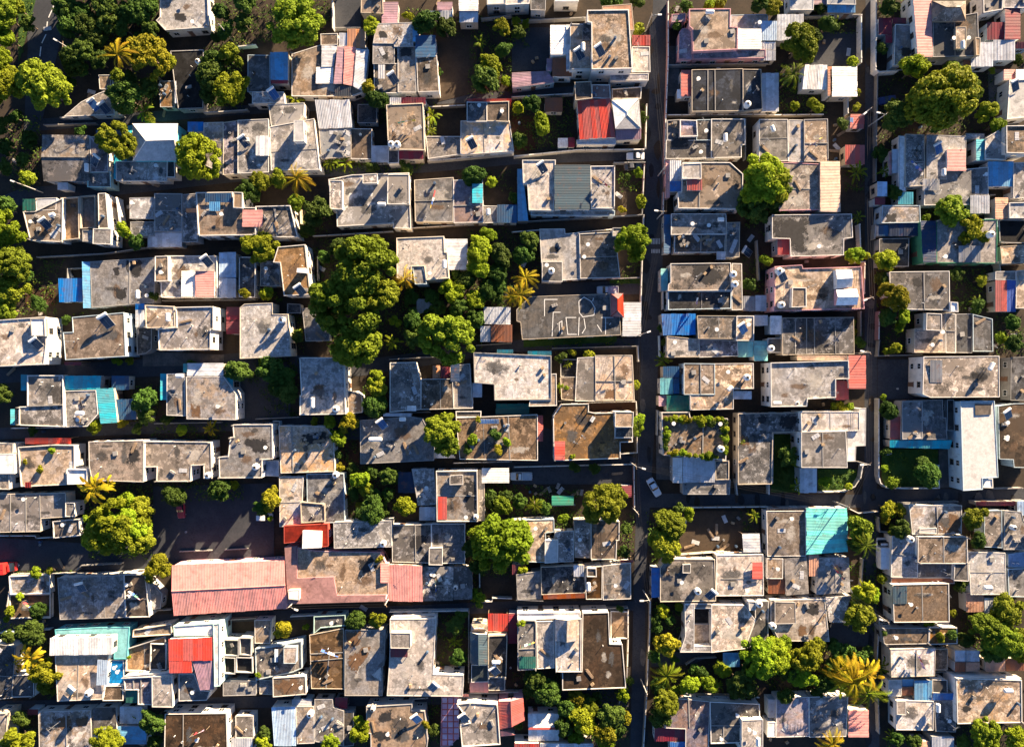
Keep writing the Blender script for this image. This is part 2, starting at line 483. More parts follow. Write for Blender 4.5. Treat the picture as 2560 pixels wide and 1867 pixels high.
def GAB(pts, h, hr, col='g', ax='x', w='w', z=0.0, flat=False):
    """gable roof: eaves at h, ridge at hr running along ax ('x' or 'y')"""
    h *= cur['f']; hr *= cur['f']; z *= cur['f']
    h += zj()
    q = quad(pts)
    c = [(*P(a, b, h), h) for a, b in q]
    root_at([(v[0], v[1]) for v in c])
    md = lambda a, b: ((a[0] + b[0]) / 2, (a[1] + b[1]) / 2, hr)
    if ax == 'x': r0, r1 = md(c[0], c[3]), md(c[1], c[2]); s1 = (r0, r1, c[1], c[0]); s2 = (r0, r1, c[2], c[3])
    else: r0, r1 = md(c[0], c[1]), md(c[3], c[2]); s1 = (r0, r1, c[3], c[0]); s2 = (r0, r1, c[2], c[1])
    m = conc(col) if flat else sheet(col)
    for s in (s1, s2):
        if flat: plane_roof(s, m)
        else: sheets(s, col)
    cap(r0, r1, m)
    # walls with gable ends
    k = .97
    cx = sum(v[0] for v in c) / 4; cy = sum(v[1] for v in c) / 4
    sh = lambda v, dz: (cx + (v[0] - cx) * k, cy + (v[1] - cy) * k, v[2] - dz)
    b = [(*sh(v, 0)[:2], z - .05) for v in c]; t = [sh(v, .12) for v in c]; g = [sh(r0, .14), sh(r1, .14)]
    V = b + t + g
    if ax == 'x': Fc = [(0, 1, 5, 4), (2, 3, 7, 6), (1, 2, 6, 9, 5), (3, 0, 4, 8, 7), (4, 5, 9, 8), (6, 7, 8, 9)]
    else: Fc = [(1, 2, 6, 5), (3, 0, 4, 7), (0, 1, 5, 8, 4), (2, 3, 7, 9, 6), (5, 6, 9, 8), (7, 4, 8, 9)]
    part('wall', V, Fc, wallm(w))
    flatp = ccw([(v[0], v[1]) for v in c])
    BLOCKS.append(dict(house=HOUSES[-1], poly=flatp, z0=z, z1=h, p=0, wall=w, kind='G', a=abs(area(flatp)), roof=col))
    HOUSES[-1]['polys'].append(flatp); cur['z'] = h
def HIP(pts, h, hr, col='w', w='w', z=0.0, ridge=None, ax=None):
    h *= cur['f']; hr *= cur['f']; z *= cur['f']
    h += zj()
    q = quad(pts)
    c = [(*P(a, b, h), h) for a, b in q]
    root_at([(v[0], v[1]) for v in c])
    if ridge:
        v = nums(ridge); r0 = (*P(v[0], v[1], hr), hr); r1 = (*P(v[2], v[3], hr), hr)
    else:
        L = (Vector(c[1]) - Vector(c[0])).length; W = (Vector(c[3]) - Vector(c[0])).length
        cx = sum(v[0] for v in c) / 4; cy = sum(v[1] for v in c) / 4
        if L >= W: r0 = (cx - (L - W) / 2 - .1, cy, hr); r1 = (cx + (L - W) / 2 + .1, cy, hr)
        else: r0 = (cx, cy + (W - L) / 2 + .1, hr); r1 = (cx, cy - (W - L) / 2 - .1, hr); ax = 'y'
    m = conc(col)
    if ax == 'y':
        fs = [(c[0], r0, c[1]), (c[1], r0, r1, c[2]), (c[2], r1, c[3]), (c[3], r1, r0, c[0])]
    else:
        fs = [(c[0], r0, r1, c[1]), (c[1], r1, c[2]), (c[2], r1, r0, c[3]), (c[3], r0, c[0])]
    for f in fs: plane_roof(f[::-1], m)
    cap(r0, r1, m, .2)
    for a, b in ((c[0], r0), (c[1], r0 if ax == 'y' else r1), (c[2], r1), (c[3], r1 if ax == 'y' else r0)): cap(a, b, m, .16)
    flatp = ccw([(v[0], v[1]) for v in c])
    part('wall', *prism(offset(flatp, .15), z - .05, h - .08), wallm(w))
    BLOCKS.append(dict(house=HOUSES[-1], poly=flatp, z0=z, z1=h, p=0, wall=w, kind='G', a=abs(area(flatp)), roof=col))
    HOUSES[-1]['polys'].append(flatp); cur['z'] = h
def J(pts, hgt=.12, wid=.22):
    """upstand rib between two roof slabs"""
    v = nums(pts); z = cur['z']
    a = P(v[0], v[1], z); b = P(v[2], v[3], z)
    L = math.dist(a, b); an = math.atan2(b[1] - a[1], b[0] - a[0])
    part('roof_rib', *boxVF((a[0] + b[0]) / 2, (a[1] + b[1]) / 2, z + hgt / 2 - .01, L, wid, hgt, an), wallm('bl'))
_sz = [0]
def ST(pts, m=None, z=None):
    """a stain with an uneven edge, lying on the current roof"""
    _sz[0] = (_sz[0] + 1) % 5
    zz = (cur['z'] if z is None else z * cur['f']) + .006 + _sz[0] * .004
    p = ccw(poly(pts, zz)); n = 26
    per = [math.dist(p[i], p[(i + 1) % len(p)]) for i in range(len(p))]; tot = sum(per)
    c = centroid(p); out = []
    for k in range(n):
        d = tot * k / n; i = 0
        while d > per[i]: d -= per[i]; i += 1
        a, b = p[i], p[(i + 1) % len(p)]; t = d / per[i]
        x, y = a[0] + (b[0] - a[0]) * t, a[1] + (b[1] - a[1]) * t
        rr = math.hypot(x - c[0], y - c[1]); mean = math.sqrt(abs(area(p)) / math.pi)
        s = (1.16 + R.uniform(-.08, .08)) * (1 - .25 * max(0, rr / mean - 1))
        out.append((c[0] + (x - c[0]) * s, c[1] + (y - c[1]) * s, zz))
    out.append((c[0], c[1], zz))
    o = part('stain', out, [(i, (i + 1) % n, n) for i in range(n)], m or STAIN)
    at = o.data.attributes.new('edge', 'FLOAT', 'POINT')
    at.data.foreach_set('value', [1.0] * n + [0.0])
def PL(pts, w=.14):
    """painted line on the current roof"""
    v = nums(pts); q = list(zip(v[0::2], v[1::2])); z = cur['z'] + .008
    vf = []
    for i in range(len(q) - 1):
        a = P(*q[i], z); b = P(*q[i + 1], z)
        L = math.dist(a, b); an = math.atan2(b[1] - a[1], b[0] - a[0])
        vf.append(boxVF((a[0] + b[0]) / 2, (a[1] + b[1]) / 2, z + i * .001, L + w, w, .006, an))
    part('painted_line', *join(*vf), PAINTW)

# ------------------------------------------------------------------ things on roofs
_proto = {}
def proto(key, fn):
    if key not in _proto: _proto[key] = fn()
    return _proto[key]
def thing(name, x, y, z, rz=0.0):
    e = bpy.data.objects.new(name, None); COL.objects.link(e); e.empty_display_size = .3
    e.location = (x, y, z); e.rotation_euler = (0, 0, rz)
    return e
def put(e, name, me, loc=(0, 0, 0), rot=(0, 0, 0), scale=(1, 1, 1), parent=None):
    o = bpy.data.objects.new(name, me); COL.objects.link(o); o.parent = parent or e
    o.location = loc; o.rotation_euler = rot; o.scale = scale
    return o
def hl(): return cur['label']
def TK(x, y, z=None, d=1.45, blk=None):
    """round plastic water tank on a block plinth"""
    z = cur['z'] if z is None else z * cur['f']
    X, Y = P(x, y, z + 1.9)
    e = thing('water_tank', X, Y, z, R.uniform(0, 6))
    tag(e, 'round white water tank on the ' + hl(), 'water tank', 'round water tanks on roofs'); THINGS.append(e)
    k = d / 1.45
    put(e, 'plinth', proto('plinth', lambda: mesh('plinth', *join(boxVF(-.35, 0, .25, .25, 1.1, .5), boxVF(.35, 0, .25, .25, 1.1, .5), boxVF(0, 0, .54, 1.2, 1.2, .08)), wallm('bl'))))
    bm = proto('tankbody', lambda: mesh('tank_body', *lathe([(.66, .58), (.72, .66), (.72, .9), (.70, .93), (.72, .97), (.72, 1.25), (.70, 1.28), (.72, 1.32), (.72, 1.6), (.62, 1.75), (.36, 1.86), (.33, 1.88)], 20), TANKW))
    b = put(e, 'tank_body', bm, scale=(k, k, 1))
    lm = proto('tanklid', lambda: mesh('lid', *lathe([(.30, 1.86), (.30, 1.94), (.24, 1.97), (.1, 1.98)], 14), TANKD))
    put(e, 'lid', lm)
def CP(x, y, rz=0.0, z=None, L=1.9):
    """horizontal cylinder tank on a steel stand"""
    z = cur['z'] if z is None else z * cur['f']
    X, Y = P(x, y, z + 1.7)
    e = thing('hot_water_cylinder', X, Y, z, math.radians(rz))
    tag(e, ('long ' if L > 2.2 else 'short ' if L < 1.7 else '') + 'white horizontal water cylinder on the ' + hl(), 'water tank', 'horizontal water cylinders on roofs'); THINGS.append(e)
    def cyl():
        V, Fc = lathe([(.2, -.95), (.40, -.88), (.46, -.74), (.46, .74), (.40, .88), (.2, .95)], 14)
        return mesh('tank_body', [(zz, xx, yy + 1.45) for xx, yy, zz in V], [tuple(reversed(f)) for f in Fc], TANKW)
    put(e, 'tank_body', proto('cyl', cyl), scale=(L / 1.9, 1, 1))
    lg = proto('cylleg', lambda: mesh('leg', *boxVF(0, 0, .53, .07, .07, 1.08), METAL))
    for sx in (-.6, .6):
        for sy in (-.3, .3): put(e, 'leg', lg, (sx * L / 1.9, sy, 0))
def SH(x, y, rz=-40, z=None, k=1.0, blue=False, tank=True):
    """solar water heater: tilted collector, cylinder and frame. rz: direction the collector faces, degrees"""
    z = cur['z'] if z is None else z * cur['f']
    X, Y = P(x, y, z + .8)
    e = thing('solar_water_heater', X, Y, z, math.radians(rz))
    e.scale = (k, k, k)
    tag(e, 'solar water heater with ' + ('blue' if blue else 'dark') + ' panel on the ' + hl(), 'solar heater', 'solar water heaters on roofs'); THINGS.append(e)
    tl = math.radians(24)
    put(e, 'collector', proto('coll', lambda: mesh('collector', *boxVF(0, 0, 0, 1.7, 2.1, .1), METAL)), (0, 0, .75), (tl, 0, 0))
    gm = proto('cg', lambda: mesh('collector_glass', *join(boxVF(-.41, 0, 0, .78, 1.96, .02), boxVF(.41, 0, 0, .78, 1.96, .02)), PANEL))
    gb = proto('cgb', lambda: mesh('collector_glass', *join(boxVF(-.41, 0, 0, .78, 1.96, .02), boxVF(.41, 0, 0, .78, 1.96, .02)), PANELB))
    put(e, 'collector_glass', gb if blue else gm, (0, -.06 * math.sin(tl), .75 + .062), (tl, 0, 0))
    if tank:
        def cyl():
            V, Fc = lathe([(.15, -.95), (.28, -.9), (.30, -.8), (.30, .8), (.28, .9), (.15, .95)], 12)
            return mesh('storage_cylinder', [(zz, xx, yy) for xx, yy, zz in V], [tuple(reversed(f)) for f in Fc], TANKW)
        put(e, 'storage_cylinder', proto('shc', cyl), (0, 1.2, 1.35))
    lg = proto('shleg', lambda: mesh('leg', *boxVF(0, 0, .5, .06, .06, 1.0), METAL))
    for sx in (-.75, .75):
        put(e, 'leg', lg, (sx, .95, 0), scale=(1, 1, 1.12)); put(e, 'leg', lg, (sx, -.85, 0), scale=(1, 1, .36))
def BOXES(x, y, items, z=None):
    """a few loose things on a roof: (dx,dy,sx,sy,sz,colour name)"""
    z = cur['z'] if z is None else z * cur['f']
    for nm, dx, dy, sx, sy, sz, c, lab in items:
        X, Y = P(x + dx, y + dy, z)
        e = link(nm, mesh(nm, *join(boxVF(0, 0, sz / 2, sx, sy, sz), boxVF(0, 0, sz + .02, sx * 1.08, sy * 1.08, .04)), simple(*c)), None, (X, Y, z))
        e.rotation_euler = (0, 0, R.uniform(0, 3))
        tag(e, lab + ' on the ' + hl(), nm.replace('_', ' '), 'loose things on roofs'); THINGS.append(e)

# ------------------------------------------------------------------ vegetation
def rot_frames(nrm, rng):
    n = nrm / np.linalg.norm(nrm, axis=1, keepdims=True)
    r = rng.normal(size=n.shape)
    u = np.cross(n, r); u /= np.linalg.norm(u, axis=1, keepdims=True) + 1e-9
    w = np.cross(n, u)
    return n, u, w
def fast_mesh(name, V, quads, mats, midx=None):
    me = bpy.data.meshes.new(name)
    nv, nf = len(V), len(quads)
    me.vertices.add(nv); me.vertices.foreach_set('co', V.astype(np.float32).ravel())
    me.loops.add(nf * 4); me.loops.foreach_set('vertex_index', quads.astype(np.int32).ravel())
    me.polygons.add(nf); me.polygons.foreach_set('loop_start', np.arange(0, nf * 4, 4, dtype=np.int32))
    me.polygons.foreach_set('loop_total', np.full(nf, 4, dtype=np.int32))
    for m in mats: me.materials.append(m)
    me.update(calc_edges=True); me.validate()
    return me
def crown_mesh(seed, lobes, per, leaf, mat, flat=.72, lobe_r=(.22, .36), ragged=.25):
    """unit crown (radius about 1): leaf-sized faces on many overlapping clumps, gaps between them"""
    rng = np.random.default_rng(seed)
    C, Rr = [], []
    # clumps over a dome whose radius wanders with direction: uneven outline, hollows between boughs
    kd = rng.normal(size=(9, 3)); kd /= np.linalg.norm(kd, axis=1, keepdims=True); ka = rng.uniform(-1, 1, 9)
    holes = rng.normal(size=(3 if lobes > 30 else 1, 3)); holes[:, 2] = np.abs(holes[:, 2]) * .5; holes /= np.linalg.norm(holes, axis=1, keepdims=True)
    for i in range(lobes):
        d = rng.normal(size=3); d[2] = abs(d[2]) * 1.15 - .22; d /= np.linalg.norm(d)
        if (holes @ d).max() > .90 and rng.random() < .85: d = -d * np.array([1, 1, -1])
        env = .96 + ragged * 1.25 * float((ka * np.exp(4 * (kd @ d - 1))).sum())
        r = rng.uniform(*lobe_r)
        rad = min(1.1, max(.35, env * rng.uniform(.70, 1.08))) if i < lobes * .8 else rng.uniform(.15, .6)
        C.append(d * max(.05, rad - r)); Rr.append(r)
    C = np.array(C); Rr = np.array(Rr)
    pts, nrm = [], []
    for c, r in zip(C, Rr):
        d = rng.normal(size=(per, 3)); d /= np.linalg.norm(d, axis=1, keepdims=True)
        rad = r * rng.uniform(.70, 1.22, size=(per, 1))
        p = c + d * rad
        # leave out leaves buried in other clumps
        dist = np.linalg.norm(p[:, None, :] - C[None], axis=2) / Rr[None]
        keep = (dist < .72).sum(axis=1) == 0
        keep |= rng.random(per) < .06
        pts.append(p[keep]); nrm.append((d * .85 + rng.normal(size=(per, 3)) * .45 + np.array([0, 0, .25]))[keep])
    p = np.concatenate(pts); nn = np.concatenate(nrm)
    p[:, 2] *= flat
    n, u, w = rot_frames(nn, rng)
    s = leaf * rng.uniform(.6, 1.3, size=(len(p), 1)); a = rng.uniform(.45, .8, size=(len(p), 1))
    V = np.stack([p - u * s, p - w * s * a + n * s * .15, p + u * s, p + w * s * a + n * s * .15], axis=1).reshape(-1, 3)
    q = np.arange(len(V)).reshape(-1, 4)
    return fast_mesh('crown', V, q, [mat])
LEAF = {'b': leafm('bright_lime_leaves', (.205, .285, .014), .35, .35),
        'm': leafm('olive_green_leaves', (.165, .222, .014), .28, .4),
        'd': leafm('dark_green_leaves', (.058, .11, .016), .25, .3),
        'o': leafm('golden_green_leaves', (.215, .228, .012), .3, .4),
        'v': leafm('magenta_blossom', (.28, .03, .14), .3, .3)}
def crown_for(kind, r, k):
    cls = 2 if r > 3.8 else (1 if r > 1.9 else 0)
    key = ('cr', kind, cls, k)
    if key not in _proto:
        lobes, per, leaf = ((18, 95, .15), (54, 150, .085), (120, 200, .055))[cls]
        _proto[key] = crown_mesh(hash((kind == 'b', kind == 'm', cls)) % 977 + k * 31 + ord(kind), lobes, per, leaf, LEAF[kind],
                                 lobe_r=((.26, .42), (.16, .28), (.10, .20))[cls], ragged=.5 if kind in 'bo' else .36)
    return _proto[key]
def trunk_mesh(k):
    rng = random.Random(k * 5 + 2)
    vf = []
    bend = [(0, 0, -.1), (rng.uniform(-.04, .04), rng.uniform(-.04, .04), .3), (rng.uniform(-.07, .07), rng.uniform(-.07, .07), .62)]
    vf.append(tube(bend, [.085, .062, .05], 8))
    for i in range(6):
        a = i * 1.05 + rng.uniform(-.3, .3); l = rng.uniform(.3, .5)
        s = bend[1] if i % 2 else bend[2]
        e = (s[0] + math.cos(a) * l, s[1] + math.sin(a) * l, s[2] + rng.uniform(.18, .34))
        m = ((s[0] + e[0]) / 2 + .03, (s[1] + e[1]) / 2, (s[2] + e[2]) / 2 + .06)
        vf.append(tube([s, m, e], [.045, .032, .012], 6))
    return mesh('trunk', *join(*vf), BARK)
PLANTS = []
KW = {'b': 'bright lime green', 'm': 'olive green', 'd': 'dark green', 'o': 'golden green', 'v': 'magenta flowering'}
def TR(x, y, r, kind='m', h=None):
    """tree whose crown is centred on the pixel, radius r in tile pixels"""
    rm = r * M_PER(3) * 1.05
    hc = h if h is not None else (1.0 + rm * .95 if rm < 2 else 1.9 + rm * .78)
    X, Y = P(x, y, hc)
    k = R.randrange(6)
    small = rm < 1.95  # low cut-off: small trees are named shrub along with true shrubs
    e = thing('shrub' if small else 'tree', X, Y, 0, R.uniform(0, 6.28))
    size = 'small' if rm < 1.3 else ('' if rm < 3 else ('large' if rm < 4.6 else 'very large'))
    PLANTS.append((e, (size + ' ' + KW[kind] + (' tree-or-shrub' if small else ' tree')).strip(), 'shrub' if small else 'tree', rm))
    fl = R.uniform(.80, 1.0)
    base = 0.0
    put(e, 'trunk', proto(('tr', k), lambda: trunk_mesh(k)), scale=(rm * .9 if rm < 3 else rm * .8, rm * .9 if rm < 3 else rm * .8, hc * 1.05))
    put(e, 'crown', crown_for(kind, rm, k), (0, 0, hc), (R.uniform(-.12, .12), R.uniform(-.12, .12), 0), (rm * R.uniform(.92, 1.12), rm * R.uniform(.84, 1.0), rm * fl))
def frond_mesh(mat, seed=0):
    """feather palm frond along +X, length 1, arching down; narrow drooping leaflets"""
    rng = random.Random(seed); V, Fc = [], []
    N = 17
    def rp(t): return Vector((t * (1 - .12 * t * t), .05 * math.sin(2.2 * t + seed), .36 * t - .62 * t * t))
    for i in range(N):
        t0 = i / N; p = rp(.12 + .88 * t0); d = (rp(.14 + .88 * t0) - p).normalized()
        ll = .135 * math.sin(math.pi * min(1, .2 + t0 * .78)) + .035
        for s in (-1, 1):
            l2 = ll * rng.uniform(.75, 1.15)
            tip = p + Vector((l2 * .8, s * l2 * .72, -.03 - l2 * .35))
            b0 = p - d * .012; b1 = p + d * .016
            o = len(V); V += [tuple(b0), tuple(b1), tuple(tip), tuple((b0 + tip) / 2 - d * .008 + Vector((0, 0, .01)))]
            Fc.append((o, o + 1, o + 2, o + 3))
    pts = [tuple(rp(t / 6)) for t in range(7)]
    return mesh('frond', *join((V, Fc), tube(pts, [.02, .018, .015, .012, .009, .006, .003], 4)), mat)
def blade_mesh(mat, seed=0):
    """broad banana leaf along +X, length 1, folded along the midrib, split and wavy"""
    rng = random.Random(seed); V, Fc = [], []; N = 10; dr = rng.uniform(.55, .95)
    def rp(t): return Vector((t * (1 - .15 * t * t), .06 * math.sin(2.5 * t + seed * 2), .62 * t - dr * t * t))
    for i in range(N + 1):
        t = i / N; p = rp(t)
        w = .012 if t < .16 else .098 * math.sin(math.pi * min(1, (t - .12) / .92)) ** .6 + .004
        w1, w2 = w * rng.uniform(.7, 1.15), w * rng.uniform(.7, 1.15)
        V += [(p.x, p.y - w1, p.z + w1 * .1 - rng.uniform(0, .03)), tuple(p), (p.x, p.y + w2, p.z + w2 * .1 - rng.uniform(0, .03))]
    for i in range(N):
        a = i * 3
        if rng.random() > .10: Fc.append((a, a + 1, a + 4, a + 3))
        if rng.random() > .10: Fc.append((a + 1, a + 2, a + 5, a + 4))
    return mesh('leaf', V, Fc, mat)
PALMC = {'y': leafm('yellow_palm_leaves', (.40, .32, .014), .35, .3), 'g': leafm('green_palm_leaves', (.13, .18, .012), .35, .4),
         'l': leafm('lime_palm_leaves', (.21, .27, .015), .4, .3)}
def PM(x, y, r, c='g', kind='palm', h=None, n=None):
    rm = r * M_PER(5) * 1.12
    ht = h or (rm * 1.5 + 2.2 if kind == 'palm' else rm * .75 + .6)
    X, Y = P(x, y, ht)
    e = thing('palm_tree' if kind == 'palm' else 'banana_plant', X, Y, 0, R.uniform(0, 6.28))
    cw = {'y': 'golden yellow', 'g': 'green', 'l': 'lime green'}[c]
    PLANTS.append((e, cw + (' feathery palm' if kind == 'palm' else ' broad-leaved banana plant'), 'palm' if kind == 'palm' else 'plant', rm))
    if kind == 'palm':
        put(e, 'trunk', proto('ptr', lambda: mesh('trunk', *tube([(0, 0, -.05), (.03, .02, .5), (0, 0, 1)], [.19, .14, .12], 8), BARK)), scale=(1, 1, ht))
        fms = [proto(('fr', c, k), lambda: frond_mesh(PALMC[c], k)) for k in range(3)]; nm = 'frond'; n = n or 20
    else:
        put(e, 'stem', proto('bst', lambda: mesh('stem', *tube([(0, 0, -.05), (.04, .0, .5), (0, 0, 1)], [.16, .12, .09], 8), simple('banana_stem', (.12, .13, .04), .8))), scale=(1, 1, ht))
        fms = [proto(('bl', c, k), lambda: blade_mesh(PALMC[c], k)) for k in range(4)]; nm = 'leaf'; n = n or 12
    for i in range(n):
        a = i * 2.39996 + R.uniform(-.25, .25); up = R.uniform(-.35, .45) if kind == 'palm' else R.uniform(-.2, .6)
        l = rm * R.uniform(.62, 1.15)
        put(e, nm, fms[i % len(fms)], (0, 0, ht - .02), (R.uniform(-.25, .25), -up, a), (l, l, l))

# ------------------------------------------------------------------ ground, walls
_gz = [0]
GM = {'tar': groundm('fresh_tar_patch', (.018, .018, .02), (.025, .025, .028), .6),
      'soil': groundm('dark_soil', (.030, .023, .017), (.048, .035, .024)),
      'asphalt': groundm('worn_asphalt', (.036, .040, .049), (.054, .057, .066), .15),
      'conc': groundm('yard_concrete', (.08, .078, .075), (.13, .12, .115), .4),
      'grass': groundm('lawn_turf', (.03, .075, .012), (.045, .09, .014), .5),
      'red': groundm('red_earth', (.06, .025, .014), (.045, .024, .015), .4),
      'brown': groundm('bare_brown_earth', (.06, .042, .028), (.04, .029, .021), .3),
      'teal': groundm('teal_painted_floor', (.03, .25, .27), (.025, .20, .23), .4)}
def G(kind, pts, name='yard'):
    _gz[0] += 1
    z = .004 * _gz[0]
    p = ccw(poly(pts, 0))
    o = link(name, mesh(name, [(x, y, z) for x, y in p], [tuple(range(len(p)))], GM[kind]))
    tag(o, kind='structure')
WALLS = []
def W(pts, h=1.7, col='bl', th=.16):
    """boundary wall along a polyline"""
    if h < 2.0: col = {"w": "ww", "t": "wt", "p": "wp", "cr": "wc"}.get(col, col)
    v = nums(pts); q = [Vector(P(a, b, h)) for a, b in zip(v[0::2], v[1::2])]
    n = len(q); Lf, Rt = [], []
    for i in range(n):
        d = Vector((0, 0))
        if i > 0: d += (q[i] - q[i - 1]).normalized()
        if i < n - 1: d += (q[i + 1] - q[i]).normalized()
        d.normalize(); nn = Vector((-d.y, d.x)) * th / 2
        Lf.append(q[i] + nn); Rt.append(q[i] - nn)
    c = (sum(a.x for a in q) / n, sum(a.y for a in q) / n)
    def ring(e, z0, z1):
        V, Fc = [], []
        for i in range(n):
            d = (Lf[i] - Rt[i]).normalized() * e
            for s, z in ((Lf[i] + d, z0), (Lf[i] + d, z1), (Rt[i] - d, z1), (Rt[i] - d, z0)):
                V.append((s.x - c[0], s.y - c[1], z))
        for i in range(n - 1):
            a = i * 4; b = a + 4
            Fc += [(a, b, b + 1, a + 1), (a + 1, b + 1, b + 2, a + 2), (a + 2, b + 2, b + 3, a + 3)]
        Fc += [(0, 1, 2, 3), tuple((n - 1) * 4 + k for k in (3, 2, 1, 0))]
        return V, Fc
    e = bpy.data.objects.new('boundary_wall', None); COL.objects.link(e); e.location = (c[0], c[1], 0)
    link('wall_panel', mesh('wall_panel', *ring(0, -.05, h - .06), wallm(col)), e)
    link('coping', mesh('coping', *ring(.025, h - .07, h), wallm('bl' if col == 'bl' else 'w')), e)
    L = sum((q[i + 1] - q[i]).length for i in range(n - 1))
    for i in range(max(1, int(L / 3.2)) + 1):      # piers
        d = min(L - .01, i * 3.2); k = 0
        while k < n - 2 and d > (q[k + 1] - q[k]).length: d -= (q[k + 1] - q[k]).length; k += 1
        t = min(1, d / max(.01, (q[k + 1] - q[k]).length)); pt = q[k].lerp(q[k + 1], t); dd = q[k + 1] - q[k]
        link('pier', mesh('pier', *boxVF(pt.x - c[0], pt.y - c[1], (h + .12) / 2 - .03, th + .08, th + .08, h + .16, math.atan2(dd.y, dd.x)), wallm(col)), e)
    cw = {'bl': 'grey block', 'ww': 'weathered white', 'wt': 'weathered tan', 'wp': 'weathered pink', 'wc': 'weathered cream', 'w': 'white', 'p': 'pink', 't': 'tan', 'y': 'mint', 'pb': 'pale blue', 'cr': 'cream', 'gr': 'grey'}[col]
    WALLS.append((e, ('long ' if L > 22 else 'short ' if L < 7 else '') + cw + ' boundary wall', L))

# ------------------------------------------------------------------ vehicles, poles
TYRE = simple('tyre_rubber', (.02, .02, .02), .8); RIM = simple('wheel_rim', (.45, .45, .46), .4, metal=.5)
CARGLASS = simple('car_glass', (.012, .016, .022), .08, .1, spec=.7)
def loft(secs):
    """secs: list of (x, [(y,z)...]) closed rings"""
    n = len(secs[0][1]); V, Fc = [], []
    for x, r in secs: V += [(x, y, z) for y, z in r]
    for i in range(len(secs) - 1):
        for k in range(n): Fc.append((i * n + k, i * n + (k + 1) % n, (i + 1) * n + (k + 1) % n, (i + 1) * n + k))
    Fc += [tuple(range(n - 1, -1, -1)), tuple((len(secs) - 1) * n + k for k in range(n))]
    return V, Fc
def CAR(x, y, ang, col, label, L=4.1, wd=1.72, kind='car'):
    X, Y = P(x, y, 1.0)
    e = thing({'car': 'parked_car', 'pickup': 'pickup_truck', 'van': 'parked_van', 'truck': 'box_truck'}[kind], X, Y, .08, math.radians(ang))
    tag(e, label, 'truck' if kind in ('truck', 'pickup') else ('van' if kind == 'van' else 'car'), 'vehicles parked in the lanes'); THINGS.append(e)
    paint = simple('car_paint_' + '_'.join(str(int(c * 100)) for c in col), col, .3, .12, 1.0, spec=.5)
    w = wd / 2; h = L / 2
    def ring(wb, zt, zb=.28): return [(-wb, zb), (wb, zb), (wb * 1.02, (zb + zt) / 2), (wb * .93, zt - .05), (wb * .8, zt), (-wb * .8, zt), (-wb * .93, zt - .05), (-wb * 1.02, (zb + zt) / 2)]
    V, Fc = loft([(-h, ring(w * .80, .62, .38)), (-h * .95, ring(w * .94, .84)), (-h * .6, ring(w, .90)), (0, ring(w, .90)), (h * .45, ring(w, .88)), (h * .8, ring(w * .96, .80)), (h * .96, ring(w * .86, .70)), (h, ring(w * .72, .58, .38))])
    put(e, 'body', mesh('body', V, Fc, paint))
    c0, c1 = {'car': (-.62, .28), 'pickup': (-.05, .48), 'van': (-.93, .55), 'truck': (.50, .88)}[kind]
    top = 1.44 if kind in ('car', 'pickup') else 1.85
    def cr(wt, z0, z1): return [(-w * .9, z0), (w * .9, z0), (wt, z1), (-wt, z1)]
    a0, a1 = h * c0, h * c1; g = .42 if kind == 'car' else .2
    V, Fc = loft([(a0, [(-w * .88, .86), (w * .88, .86), (w * .86, .9), (-w * .86, .9)]), (a0 + g, cr(w * .72, .86, top - .04)), (a1 - .62, cr(w * .72, .86, top - .04)), (a1, [(-w * .86, .84), (w * .86, .84), (w * .84, .88), (-w * .84, .88)])])
    put(e, 'window_glass', mesh('window_glass', V, Fc, CARGLASS))
    V, Fc = loft([(a0 + g - .05, [(-w * .70, top - .05), (w * .70, top - .05), (w * .66, top), (-w * .66, top)]), (a0 + g + .2, [(-w * .74, top - .05), (w * .74, top - .05), (w * .70, top + .03), (-w * .70, top + .03)]),
                  (a1 - .75, [(-w * .74, top - .05), (w * .74, top - .05), (w * .70, top + .03), (-w * .70, top + .03)]), (a1 - .56, [(-w * .70, top - .06), (w * .70, top - .06), (w * .66, top - .02), (-w * .66, top - .02)])])
    put(e, 'roof_panel', mesh('roof_panel', V, Fc, paint))
    if kind == 'pickup':
        put(e, 'load_bed', mesh('load_bed', *join(boxVF(-h * .55, 0, .93, h * .8, wd * .8, .06), boxVF(-h * .55, w * .86, 1.0, h * .8, .08, .26), boxVF(-h * .55, -w * .86, 1.0, h * .8, .08, .26), boxVF(-h * .95, 0, 1.0, .08, wd * .86, .26)), simple('pickup_bed_liner', mul(col, .8), .6)))
    if kind == 'truck':
        put(e, 'cargo_box', mesh('cargo_box', *join(boxVF(-h * .27, 0, 1.75, L * .72, wd * 1.08, 1.7), boxVF(-h * .27, 0, 2.62, L * .70, .1, .05)), simple('truck_box_' + str(int(col[1] * 100)), mul(col, 1.0), .5)))
    wm = proto('wheel', lambda: mesh('wheel', [(xx, zz, yy) for xx, yy, zz in lathe([(.2, -.1), (.31, -.09), (.32, 0), (.31, .09), (.2, .1)], 14)[0]], lathe([(.2, -.1), (.31, -.09), (.32, 0), (.31, .09), (.2, .1)], 14)[1], TYRE))
    rm_ = proto('rim', lambda: mesh('rim', [(xx, zz, yy) for xx, yy, zz in lathe([(.19, -.11), (.19, .11)], 10)[0]], lathe([(.19, -.11), (.19, .11)], 10)[1], RIM))
    for sx in (-.62, .62):
        for sy in (-1, 1):
            wo_ = put(e, 'wheel', wm, (sx * h, sy * w * .9, .31)); put(e, 'rim', rm_, parent=wo_)
    lm = proto('hl', lambda: mesh('headlight', *boxVF(0, 0, 0, .1, .3, .12), simple('lamp_lens', (.7, .7, .68), .2)))
    tm = proto('tl', lambda: mesh('tail_light', *boxVF(0, 0, 0, .08, .26, .14), simple('red_lens', (.3, .02, .02), .2)))
